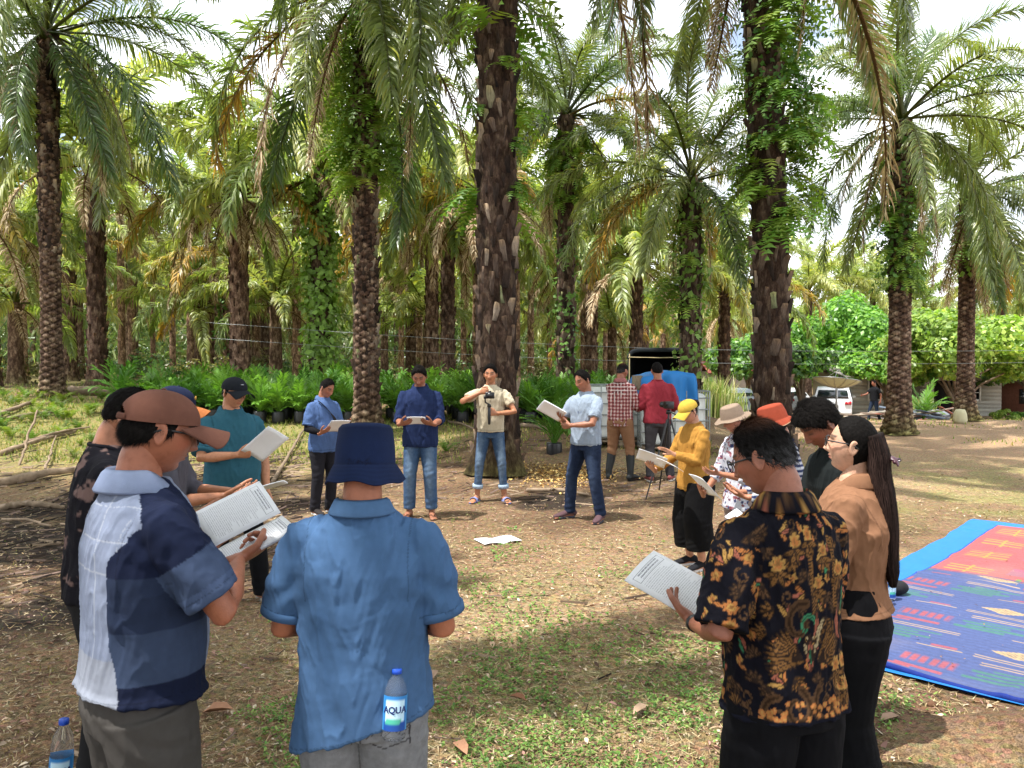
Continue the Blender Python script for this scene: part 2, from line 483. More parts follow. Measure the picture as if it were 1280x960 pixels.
def build_litter():
    pal = A([S('#b5937a'), S('#cbb39a'), S('#806250'), S('#a07a62'), S('#dccbb2'), S('#5e4a3e'), S('#b98f82'), S('#c9b79f')])
    mb = MB()
    x, y = scatter_xy(20000, 1.7, 15)
    n = len(x); ok = (fbm(n3(x * 0.8, y * 0.8), 2, 77) + 0.25 * rng.random(n)) > -0.35
    x, y = x[ok], y[ok]; n = len(x)
    size = rng.uniform(0.008, 0.028, n) * np.clip(0.55 + y * 0.12, 0.6, 1.6)
    C = pal[rng.integers(0, len(pal), n)] * rng.uniform(0.7, 1.15, (n, 1))
    mb.add(*leaf_quads(x, y, gz(x, y) + 0.006, size, rng.uniform(0.25, 0.6, n), rng.uniform(0, 6.28, n), rng.normal(0, .15, n), rng.normal(0, .15, n), C, 0.2)[:2],
           col=np.repeat(C, 6, 0))
    # straw / thatch fibres
    x, y = scatter_xy(48000, 1.7, 14); n = len(x)
    L = rng.uniform(0.03, 0.10, n) * np.clip(0.5 + y * 0.1, .6, 1.4); a = rng.uniform(0, 6.28, n); w = 0.0022 * np.clip(y / 3, .8, 3)
    dx, dy = np.cos(a) * L / 2, np.sin(a) * L / 2; nx, ny = -np.sin(a) * w, np.cos(a) * w
    z = gz(x, y) + 0.012 + rng.uniform(0, 0.01, n); zt = rng.uniform(-0.006, 0.014, n)
    V = np.stack([np.stack([x - dx - nx, y - dy - ny, z], 1), np.stack([x - dx + nx, y - dy + ny, z], 1), np.stack([x + dx, y + dy, z + zt], 1)], 1).reshape(-1, 3)
    C = (A([S('#b39c76'), S('#957a55'), S('#6f583e'), S('#c4b28c')])[rng.integers(0, 4, n)] * rng.uniform(0.65, 1.1, (n, 1)))
    mb.add(V, np.arange(3 * n).reshape(-1, 3), np.repeat(C, 3, 0))
    # larger crumpled fragments close to the camera
    x, y = scatter_xy(5200, 1.75, 7.5); n = len(x); C = pal[rng.integers(0, len(pal), n)] * rng.uniform(0.6, 1.1, (n, 1))
    V, F, Cc = leaf_quads(x, y, gz(x, y) + .008, rng.uniform(.02, .05, n), rng.uniform(.2, .55, n), rng.uniform(0, 6.28, n), rng.normal(0, .25, n), rng.normal(0, .25, n), C, .25); mb.add(V, F, Cc)
    # twigs and broken stalks, thick on the dark soil at the left
    n = 1900; y = rng.uniform(5.6, 13.5, n); x = -0.28 * y - rng.gamma(2.0, 1.1, n) + .4; n2 = 900; y = np.concatenate([y, rng.uniform(9.5, 15, n2)]); x = np.concatenate([x, rng.uniform(-6, 4.2, n2)])
    y = np.concatenate([y, 2 + 4 * rng.random(120)]); x = np.concatenate([x, rng.uniform(-3, 3.2, 120)]); k = ~in_mat(x, y); x, y = x[k], y[k]; n = len(x)
    L = (rng.gamma(2.0, .08, n) + .05) * smooth(1.0, 7.5, y); a = rng.normal(.1, .8, n); w = rng.uniform(.003, .009, n) * smooth(0, 7.5, y)
    dx, dy = np.cos(a) * L / 2, np.sin(a) * L / 2; nx, ny = -np.sin(a) * w, np.cos(a) * w; z = gz(x, y) + .008; zt = rng.uniform(0, .04, n)
    c4 = [np.stack([x - dx - nx, y - dy - ny, z], 1), np.stack([x - dx + nx, y - dy + ny, z], 1), np.stack([x + dx + nx, y + dy + ny, z + zt], 1), np.stack([x + dx - nx, y + dy - ny, z + zt], 1)]
    top = [np.stack([x - dx, y - dy, z + 2 * w], 1), np.stack([x + dx, y + dy, z + zt + 2 * w], 1)]
    V = np.stack(c4 + top, 1).reshape(-1, 3); b = (np.arange(n) * 6)[:, None]
    C = A([S('#77645a'), S('#4d3e34'), S('#94806a'), S('#302620'), S('#62503f')])[rng.integers(0, 5, n)] * rng.uniform(.6, 1.15, (n, 1))
    mb.add(V, [b + A([0, 4, 5, 3]), b + A([1, 2, 5, 4])], np.repeat(C, 6, 0))
    mb.obj("leaf_litter", M_LITTER, kind="stuff", smooth_=False)
build_litter()

def build_weeds():
    mt = M_leaf("weed_leaf", (1, 1, 1), (1, 1, 1), 0.3, 0.6, 0.3, 0.2)
    mb = MB()
    # small three-leaf ground weeds in patches
    x, y = scatter_xy(60000, 1.7, 10.5); n = len(x)
    dens = 1.5 * fbm(n3(x * 2.3, y * 2.3), 4, 91) + 1.05 * np.exp(-((x - 0.55) / 2.1) ** 2 - ((y - 4.2) / 2.9) ** 2) - 0.43 \
        - 0.35 * smooth(2.0, 3.2, x) - 0.3 * smooth(-1.0, -2.6, x)
    ok = dens > rng.uniform(0.0, 0.6, n)
    x, y = x[ok], y[ok]; n = len(x)
    g = A([S('#66893a'), S('#7d9f4a'), S('#527534'), S('#8ea65a'), S('#659048')])
    for k in range(3):
        a = rng.uniform(0, 6.28, n); r = rng.uniform(0.004, 0.016, n)
        size = rng.uniform(0.010, 0.021, n) * np.clip(0.6 + y * 0.12, 0.7, 1.7)
        C = g[rng.integers(0, 5, n)] * rng.uniform(0.7, 1.15, (n, 1))
        h = rng.uniform(0.008, 0.028, n)
        V, F, Cc = leaf_quads(x + np.cos(a) * r, y + np.sin(a) * r, gz(x, y) + h, size, rng.uniform(.5, .8, n), a, rng.normal(0, .3, n), rng.normal(0, .3, n), C, 0.12)
        mb.add(V, F, Cc)
    mb.obj("ground_weeds", mt, kind="stuff", smooth_=False)
    # grass blades: sparse near, thick on the verge behind the circle
    mb = MB()
    def blades(x, y, hh, cols, lean=0.5):
        n = len(x); a = rng.uniform(0, 6.28, n); h = hh * rng.uniform(0.5, 1.2, n); w = 0.0035 * np.clip(y / 3.2, 0.7, 6)
        z = gz(x, y)
        l = rng.uniform(0, lean, n) * h
        ux, uy = np.cos(a), np.sin(a)
        V = np.stack([np.stack([x - uy * w, y + ux * w, z], 1), np.stack([x + uy * w, y - ux * w, z], 1),
                      np.stack([x + ux * l * .35 , y + uy * l * .35, z + h * .6], 1), np.stack([x + ux * l, y + uy * l, z + h], 1)], 1).reshape(-1, 3)
        b = (np.arange(n) * 4)[:, None]
        F = np.concatenate([b + A([0, 1, 2]), b + A([0, 2, 3])])
        C = A(cols)[rng.integers(0, len(cols), n)] * rng.uniform(0.7, 1.15, (n, 1))
        mb.add(V, F, np.repeat(C, 4, 0))
    x, y = scatter_xy(17000, 1.7, 12)
    ok = fbm(n3(x * 1.6, y * 1.6), 3, 95) > rng.uniform(-0.3, 0.5, len(x))
    blades(x[ok], y[ok], 0.03 + 0.0 * x[ok], [S('#9d9a5e'), S('#b7a673'), S('#7d8a48'), S('#a8925f')], 1.2)
    x, y = scatter_xy(30000, 12.5, 34, 1.0)
    ok = (fbm(n3(x * 0.35, y * 0.35), 3, 97) + 0.35 * (x < 3) - .45 * (x > 4) * (y < 21)) > rng.uniform(-0.2, 0.6, len(x))
    blades(x[ok], y[ok], 0.10 + 0 * x[ok], [S('#a3a85c'), S('#8b9a4c'), S('#c0b070'), S('#738a44')], 0.8)
    mb.obj("short_grass", mt, kind="stuff", smooth_=False)
build_weeds()
# ---------------------------------------------------------------- oil palms
M_FROND = M_leaf("frond_green", S('#5c773f'), S('#8a9655'), 0.32, 0.34, 0.75, 0.3)
M_FRONDY = M_leaf("frond_yellow", S('#8c8a4b'), S('#a98d50'), 0.32, 0.45, 0.5, 0.3)
M_FRONDF = M_leaf("frond_distant", S('#7f9656'), S('#b0b672'), 0.42, 0.42, 0.6, 0.25)  # paler than the near fronds: sunlight in the distance put into the colour
M_DEAD = M_leaf("frond_dead", S('#9a8468'), S('#b59f80'), 0.15, 0.8, 0.2, 0.3)
M_FERN = M_leaf("fern_green", S('#5f8a3a'), S('#8fab52'), 0.4, 0.5, 0.5, 0.3)
M_VINE = M_leaf("vine_green", S('#4e7a34'), S('#86a84a'), 0.35, 0.45, 0.5, 0.3)

def frond_path(e0, e1, L, power=1.6, n=26):
    s = np.linspace(0, 1, n)
    ang = np.radians(e0 + (e1 - e0) * s ** power)
    dx = np.cos(ang) * L / (n - 1); dz = np.sin(ang) * L / (n - 1)
    P = np.zeros((n, 3)); P[1:, 0] = np.cumsum(dx[:-1]); P[1:, 2] = np.cumsum(dz[:-1])
    return P, s

def frond_mesh(name, e0, e1, L=5.6, nl=78, leaf=0.85, droop=0.5, dead=0, seed=0, power=1.5, pet=0.16, width=0.046, yellow=0.0, side_bend=0.1):
    r = np.random.default_rng(seed)
    P, s = frond_path(e0, e1, L, power)
    P[:, 1] += side_bend * s ** 2 * L * r.choice([-1, 1])
    mb = MB()
    rr = 0.055 * (1 - s) ** 0.8 + 0.007
    rr[0] = 0.10
    pc = A(S('#a9a35c')) if not dead else A(S('#8d775a'))
    V, F = tube(P, rr, rr * 0.55, ref=(0, 1, 0), seg=5, cap=None)
    mb.add(V, F, pc * 1.0)
    T = np.gradient(P, axis=0); T = unit(T)
    # leaflets
    nl = int(nl * (1.9 if not dead else 1.3)); width = width * (.92 if width < .06 else .98); droop = droop * 1.15
    t = np.linspace(pet, 0.995, nl)
    t = np.concatenate([t, t]); sd = np.concatenate([np.ones(nl), -np.ones(nl)])
    n = len(t)
    t = np.clip(t + r.normal(0, 0.004, n), 0, 1)
    B = np.stack([np.interp(t, s, P[:, k]) for k in range(3)], 1)
    Tt = unit(np.stack([np.interp(t, s, T[:, k]) for k in range(3)], 1))
    side = np.zeros((n, 3)); side[:, 1] = sd
    up = np.cross(Tt, [0, 1, 0]); up = unit(up); up[up[:, 2] < 0] *= -1
    q = (t - pet) / (1 - pet)
    ln = leaf * (0.35 + 0.65 * np.sin(np.pi * np.clip(q * 0.82 + 0.16, 0, 1)) ** 0.8) * r.uniform(0.8, 1.12, n)
    sweep = np.radians(28 + 30 * q) 
    lift = np.radians(r.uniform(-30, 42, n)) * (1 if not dead else 0.3)
    D = side * (np.cos(sweep) * np.cos(lift))[:, None] + Tt * np.sin(sweep)[:, None] + up * (np.sin(lift))[:, None]
    D = unit(D)
    segs = 4
    pts = [B]; d = D.copy(); cur = B.copy()
    dr = droop * r.uniform(0.6, 1.4, n)
    if dead: dr = 0.9 + 0 * dr
    for k in range(segs):
        cur = cur + d * (ln / segs)[:, None]
        pts.append(cur)
        g = (dr * (0.35 + 0.45 * k))[:, None]
        d = unit(d + A([0, 0, -1.0]) * g + (r.normal(0, 0.10 if not dead else 0.28, (n, 3))))
    pts = np.stack(pts, 1)                       # n,5,3
    wdir = unit(np.cross(D, up) * 0.9 + up * r.normal(0, 0.35, n)[:, None])
    w = A([0.5, 1.0, 0.85, 0.5, 0.0]) * width * (0.55 if dead else 1)
    Lf = pts - wdir[:, None] * w[None, :, None] * 0.5; Rt = pts + wdir[:, None] * w[None, :, None] * 0.5
    V = np.concatenate([Lf[:, :4], Rt[:, :4], pts[:, 4:5]], 1)   # 9 verts
    b = (np.arange(n) * 9)[:, None]
    quads = np.concatenate([b + A([k, 4 + k, 5 + k, k + 1]) for k in range(3)])
    tris = b + A([3, 7, 8])
    if dead:
        c = A([S('#b39b7c'), S('#8d7558'), S('#c8b596')])[r.integers(0, 3, n)] / A(S('#a89274'))
    else:
        c = np.ones((n, 3)) * r.uniform(0.78, 1.18, (n, 1))
        old = r.random(n) < (0.06 + yellow * 0.4)
        c[old] = c[old] * A([1.55, 1.25, 0.7])
    C = np.repeat(c[:, None], 9, 1)
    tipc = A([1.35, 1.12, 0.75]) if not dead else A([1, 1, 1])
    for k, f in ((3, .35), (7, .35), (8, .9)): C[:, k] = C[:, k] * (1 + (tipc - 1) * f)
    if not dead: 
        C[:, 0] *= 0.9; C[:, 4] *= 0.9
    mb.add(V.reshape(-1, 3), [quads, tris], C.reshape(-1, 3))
    me = mb.mesh(name, True)
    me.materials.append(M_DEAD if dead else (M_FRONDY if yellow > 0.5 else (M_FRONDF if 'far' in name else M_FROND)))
    return me

FR = {}
def build_fronds():
    FR['up'] = [frond_mesh("frond_up", 84 - 5 * k, 30 - 22 * k, 5.2, 76, .8, .22, seed=k) for k in range(3)]
    FR['mid'] = [frond_mesh("frond_mid", 60 - 7 * k, -30 - 12 * k, 5.8, 80, .9, .42, seed=10 + k) for k in range(4)]
    FR['low'] = [frond_mesh("frond_low", 32 - 10 * k, -66 - 6 * k, 5.8, 80, .95, .6, seed=20 + k) for k in range(4)]
    FR['hang'] = [frond_mesh("frond_hang", 10 - 18 * k, -86, 5.2, 80, .9, .75, seed=30 + k, power=0.75) for k in range(3)]
    FR['yel'] = [frond_mesh("frond_yellow", 22 - 30 * k, -78, 5.0, 74, .85, .6, seed=40 + k, power=0.9, yellow=1) for k in range(2)]
    FR['dead'] = [frond_mesh("frond_dead", -12 - 25 * k, -89, 4.4, 78, .6, .9, dead=1, seed=50 + k, power=0.45, width=0.05) for k in range(3)]
    for k in ('up', 'mid', 'low', 'hang', 'yel', 'dead'):
        p = {'up': (80, 15, .25), 'mid': (55, -38, .45), 'low': (28, -72, .65), 'hang': (5, -86, .8), 'yel': (10, -80, .6), 'dead': (-20, -89, .9)}[k]
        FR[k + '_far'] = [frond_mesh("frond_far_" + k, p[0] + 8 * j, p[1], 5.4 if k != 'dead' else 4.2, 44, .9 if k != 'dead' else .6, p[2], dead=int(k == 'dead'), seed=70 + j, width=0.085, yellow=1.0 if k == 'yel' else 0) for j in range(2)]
build_fronds()

M_TRUNK = None
def trunk_mat():
    t = NT("palm_trunk"); v = t.coord('Object', (1, 1, 0.55))
    f = t.noise(v, 7, 5, 0.65); g = t.noise(t.coord('Object', (1, 1, 0.25)), 38, 4, 0.7)
    c = t.ramp(f, [(0.3, S('#2c221d')), (0.48, S('#4b3a30')), (0.6, S('#6d5b4d')), (0.75, S('#94836f'))])
    c = t.mix(1.0, c, t.ramp(g, [(0.3, 0.5), (0.65, 1.35)]), 'MULTIPLY')
    c = t.mix(1.0, c, t.attr(), 'MULTIPLY')
    return t.done(t.bsdf(c, 0.95, t.bump(g, 0.9, 0.03), 0.15))
M_TRUNK = trunk_mat()
def stub_mat():
    t = NT("frond_stub"); oi = t.n("ShaderNodeObjectInfo")
    c = t.ramp(oi.outputs['Random'], [(0.0, S('#1e1815')), (0.45, S('#433730')), (0.75, S('#65574c')), (0.95, S('#8f8272')), (1.0, S('#747a58'))])
    v = t.coord('Object', (1, 1, 0.3)); g = t.noise(v, 30, 4, 0.7)
    c = t.mix(1.0, c, t.ramp(g, [(0.3, 0.55), (0.65, 1.3)]), 'MULTIPLY')
    c = t.mix(1.0, c, t.attr(), 'MULTIPLY')
    return t.done(t.bsdf(c, 0.9, t.bump(g, 0.8, 0.02), 0.2))
M_STUB = stub_mat()

def stub_shape(L=0.30, W=0.17, T=0.11, out=0.35, seed=0, pale=1.0):
    """a cut leaf base: wedge rising from the trunk (+X outwards, +Z up)"""
    r = np.random.default_rng(seed)
    s = A([0, 0.3, 0.65, 1.0])
    V = []
    for k, a in enumerate(s):
        w = W * (1.0 - 0.45 * a) / 2; th = T * (1.05 - 0.5 * a)
        cx = out * .62 * L * a ** 1.2 + 0.0; cz = L * a - L * 0.3
        V += [[cx - th * .5, -w, cz], [cx - th * .1, w * -0.55, cz - th * .15], [cx + th * .5, 0, cz - th * .25], [cx - th * .1, w * .55, cz - th * .15], [cx - th * .5, w, cz]]
    V = A(V) + r.normal(0, 0.006, (20, 3))
    V = np.concatenate([V, [[out * L - T * .12, 0, L * 0.72]]])
    F = grid_faces(4, 5)
    e = 15
    tri = A([[e + k, e + k + 1, 20] for k in range(4)])
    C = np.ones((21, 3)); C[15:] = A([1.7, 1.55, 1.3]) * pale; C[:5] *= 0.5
    return V, [F, tri], C

STUBS = []
for k in range(5):
    V, F, C = stub_shape(seed=k, L=(0.30, 0.24, 0.34, 0.2, 0.27)[k], out=(0.32, 0.5, 0.25, 0.6, 0.4)[k], W=(.19, .22, .17, .2, .24)[k])
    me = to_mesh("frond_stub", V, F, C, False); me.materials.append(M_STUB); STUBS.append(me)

def trunk_radius(z, h, r0, flare):
    return r0 * (1 + flare * np.exp(-np.asarray(z, float) / 0.45)) * (1 - 0.10 * np.asarray(z) / h)

def trunk_geo(h, r0, flare=0.5, seg=26, seed=0, bend=(0, 0), rings=False):
    nz = int(h / (0.03 if rings else 0.06)) + 2; seg = 56 if rings else seg
    z = np.linspace(-0.35, h, nz); th = np.linspace(0, 2 * pi, seg, endpoint=False)
    Z, TH = np.meshgrid(z, th, indexing='ij')
    r = trunk_radius(np.maximum(Z, 0), h, r0, flare)
    P = np.stack([np.cos(TH).ravel() * 2.2, np.sin(TH).ravel() * 2.2, Z.ravel() * 3.2], 1)
    nn = fbm(P, 3, seed).reshape(Z.shape)
    if rings:
        spiral = np.abs(((Z / 0.16 + TH / pi * 2.0) % 1.0) - 0.5) * 2
        sp2 = np.abs(((Z / 0.16 - TH / pi * 2.0) % 1.0) - 0.5) * 2
        bumpy = -0.06 * np.maximum(spiral, sp2) ** 4 + 0.02
        r = r * (1 + 0.07 * nn) + bumpy
        cc = 1.75 - 1.45 * np.maximum(spiral, sp2) ** 4
    else:
        r = r * (1 + 0.12 * nn); cc = 0.9 + 0.35 * nn
    low = np.exp(-np.maximum(Z, 0) / .28)
    r = r * (1 + .30 * low * flare * np.sin(TH * 3 + seed) * (1 if flare > .5 else 0))
    bx = bend[0] * (Z / h) ** 1.5; by = bend[1] * (Z / h) ** 1.5
    V = np.stack([r * np.cos(TH) + bx, r * np.sin(TH) + by, Z], -1).reshape(-1, 3)
    C = np.repeat(cc.reshape(-1, 1), 3, 1)
    ms = (np.clip(low.ravel() * 1.3 + .35 * fbm(P * 1.5, 2, seed + 4), 0, 1) * (.75 if flare > .6 else .3))[:, None]
    C = C * (1 - ms) + C * A([1.0, 1.45, .55]) * ms
    return V, grid_faces(nz, seg, wrap_n=True), C

def fern_mesh(seed, nfr=9, L=0.55, hang=1.0, ground=False):
    r = np.random.default_rng(seed); mb = MB()
    for i in range(nfr):
        az = r.uniform(-1.5, 1.5) * (2.1 if ground else 1); e0 = r.uniform(0, 60) if not ground else r.uniform(50, 85); l = L * r.uniform(.6, 1.15)
        P, s = frond_path(e0, (-88 * hang + r.uniform(0, 30)) if not ground else r.uniform(-50, 0), l, 0.9 if not ground else 1.4, 8)
        n = 9
        t = np.linspace(0.1, 0.98, n); B = np.stack([np.interp(t, s, P[:, k]) for k in range(3)], 1)
        B = np.concatenate([B, B]); sd = np.concatenate([np.ones(n), -np.ones(n)]); t2 = np.concatenate([t, t])
        T = unit(np.gradient(P, axis=0)); Tt = np.stack([np.interp(t2, s, T[:, k]) for k in range(3)], 1)
        ln = 0.11 * np.sin(np.pi * np.clip(t2 * .8 + .15, 0, 1)) * l / .55
        D = np.stack([0 * sd, sd, 0 * sd], 1) + Tt * 0.35; D = unit(D)
        w = 0.022 * l / .55
        V = np.stack([B - Tt * w, B + Tt * w, B + D * ln[:, None] + Tt * w * .3 + A([0, 0, -.01])], 1)
        ca, sa = cos(az), sin(az); V = V @ A([[ca, sa, 0], [-sa, ca, 0], [0, 0, 1]])
        c = r.uniform(0.7, 1.3); c = A([c * (1.0 + 0.3 * (r.random() < .25)), c, c * .8])
        mb.add(V.reshape(-1, 3), np.arange(len(sd) * 3).reshape(-1, 3), c)
    me = mb.mesh("epiphyte_fern", False); me.materials.append(M_FERN); return me
FERNS = [fern_mesh(k, 10, (.5, .65, .8, .45)[k]) for k in range(4)]

GFERNS = [fern_mesh(20 + k, 11, .5, ground=True) for k in range(3)]
def vine_geo(mb, h0, h1, rad_, n, size, seed, spread=0.18, col=(1, 1, 1)):
    r = np.random.default_rng(seed)
    z = r.uniform(h0, h1, n); th = r.uniform(0, 6.28, n)
    P = np.stack([np.cos(th) * 1.3, np.sin(th) * 1.3, z * 1.1], 1)
    k = fbm(P, 3, seed) + 0.1 > r.uniform(-.5, .45, n); z, th = z[k], th[k]; n = len(z)
    rr = rad_ + np.abs(r.normal(0, spread, n)) + spread * .6 * np.maximum(0, fbm(np.stack([np.cos(th), np.sin(th), z * .8], 1), 2, seed + 3))
    s = size * r.uniform(.6, 1.3, n)
    c = np.stack([rr * np.cos(th), rr * np.sin(th), z], 1)
    out = np.stack([np.cos(th), np.sin(th), 0.4 + 0 * th], 1); out = unit(out + r.normal(0, .4, (n, 3)))
    dn = unit(np.cross(out, r.normal(0, 1, (n, 3)))); dn[:, 2] -= 0.5; dn = unit(dn); sd = np.cross(out, dn)
    V = np.stack([c - dn * (s / 2)[:, None], c + sd * (s * .38)[:, None], c + dn * (s * .6)[:, None] - out * (s * .15)[:, None], c - sd * (s * .38)[:, None]], 1).reshape(-1, 3)
    b = (np.arange(n) * 4)[:, None]
    F = np.concatenate([b + A([0, 1, 2]), b + A([0, 2, 3])])
    C = r.uniform(.65, 1.35, (n, 1)) * A(col)
    mb.add(V, F, np.repeat(C, 4, 0))

PALM_N = [0]
def palm(x, y, h, r0=0.30, label="", n=34, lod='', yaw=0.0, stubs=0, stub_z=(0.1, 99), sc=1.0, dead=5, rings=False, flare=0.5, ferns=0, fern_z=(3, 7),
         vine=None, group=None, yel=1, droop=0.0, seed=0, extra=(), bend=(0, 0), stub_scale=1.0, trunk_col=(1, 1, 1), skip_az=None, zmin=None, name="oil_palm"):
    r = np.random.default_rng(1000 + seed)
    z0 = G(x, y)
    root = thing(name, label, "palm tree", (x, y, z0), 0, group)
    V, F, C = trunk_geo(h, r0, flare, 26 if not lod else 12, seed, bend, rings)
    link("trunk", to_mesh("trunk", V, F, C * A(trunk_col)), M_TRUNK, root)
    # leaf bases in their spirals
    if stubs:
        dz = (min(h, stub_z[1]) - stub_z[0]) / stubs
        for i in range(stubs):
            z = stub_z[0] + dz * (i + r.uniform(-.3, .3)); th = i * 2.39996 + r.uniform(-.08, .08)
            rr = float(trunk_radius(z, h, r0, flare)) - 0.018
            bx = bend[0] * (z / h) ** 1.5; by = bend[1] * (z / h) ** 1.5
            s = stub_scale * r.uniform(.75, 1.25)
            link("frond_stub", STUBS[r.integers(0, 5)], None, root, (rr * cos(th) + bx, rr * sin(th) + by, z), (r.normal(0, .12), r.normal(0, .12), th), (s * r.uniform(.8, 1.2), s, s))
    elif lod == 'm':
        mb = MB(); m_ = 110
        for i in range(m_):
            z = h * (i + .5) / m_; th = i * 2.39996
            rr = float(trunk_radius(z, h, r0, flare)) - .03
            Vs, Fs, Cs = stub_shape(seed=i % 5, L=.28, out=.4)
            ca, sa = cos(th), sin(th); Vs = Vs * r.uniform(.8, 1.2); Vs = Vs @ A([[ca, sa, 0], [-sa, ca, 0], [0, 0, 1]]) + A([rr * ca, rr * sa, z])
            mb.add(Vs, Fs, Cs * r.uniform(.5, 1.5))
        mb.obj("frond_stub_cladding", M_TRUNK, root, False, kind="stuff")
    for i in range(ferns):
        z = r.uniform(*fern_z); th = r.uniform(0, 6.28)
        rr = float(trunk_radius(z, h, r0, flare)); s = r.uniform(.7, 1.4)
        link("epiphyte_fern", FERNS[r.integers(0, 4)], None, root, (rr * cos(th), rr * sin(th), z), (0, 0, th), s)
    if vine:
        mb = MB(); vine_geo(mb, vine[0], min(vine[1], h), float(trunk_radius(3, h, r0, 0)), vine[2], vine[3], seed, vine[4])
        mb.obj("climbing_vine", M_VINE, root, False)
    # crown
    top = A([bend[0], bend[1], h])
    sfx = '_far' if lod else ''
    for i in range(n):
        t = (i + 0.5) / n - droop * 0.0
        az = yaw + i * 2.39996 + r.uniform(-.2, .2)
        if skip_az is not None and math.cos(az - skip_az[0]) > skip_az[1] and t > 0.3: continue
        if t < 0.16 - droop * .1: k = 'up'
        elif t < 0.48 - droop * .2: k = 'mid'
        elif t < 0.78 - droop * .25: k = 'low'
        else: k = 'hang'
        if t > .55 and r.random() < 0.07 * yel: k = 'yel'
        ms = FR[k + sfx]; me = ms[r.integers(0, len(ms))]
        rr = r0 * 0.45 * (0.3 + 0.7 * t)
        link("frond", me, None, root, (top[0] + rr * cos(az), top[1] + rr * sin(az), h + 0.35 * (1 - t) - 0.1), (r.normal(0, .14), r.normal(0, .08), az), sc * r.uniform(.85, 1.1))
    for i in range(dead):
        az = yaw + r.uniform(0, 6.28); ms = FR['dead' + sfx]
        link("dead_frond", ms[r.integers(0, len(ms))], None, root, (top[0] + r0 * .8 * cos(az), top[1] + r0 * .8 * sin(az), h - .2), (r.normal(0, .1), r.normal(0, .1), az), sc * r.uniform(.7, 1.1))
    for (k, j, az, s, dz) in extra:
        ms = FR[k]; az = rad(az)
        link("dead_frond" if 'dead' in k else "frond", ms[j % len(ms)], None, root, (top[0] + r0 * .6 * cos(az), top[1] + r0 * .6 * sin(az), h + dz), (0, 0, az), s)
    # cabbage of leaf bases under the crown
    PALM_N[0] += 1
    return root

def P_at(px, Y): return px2x(px, Y), Y

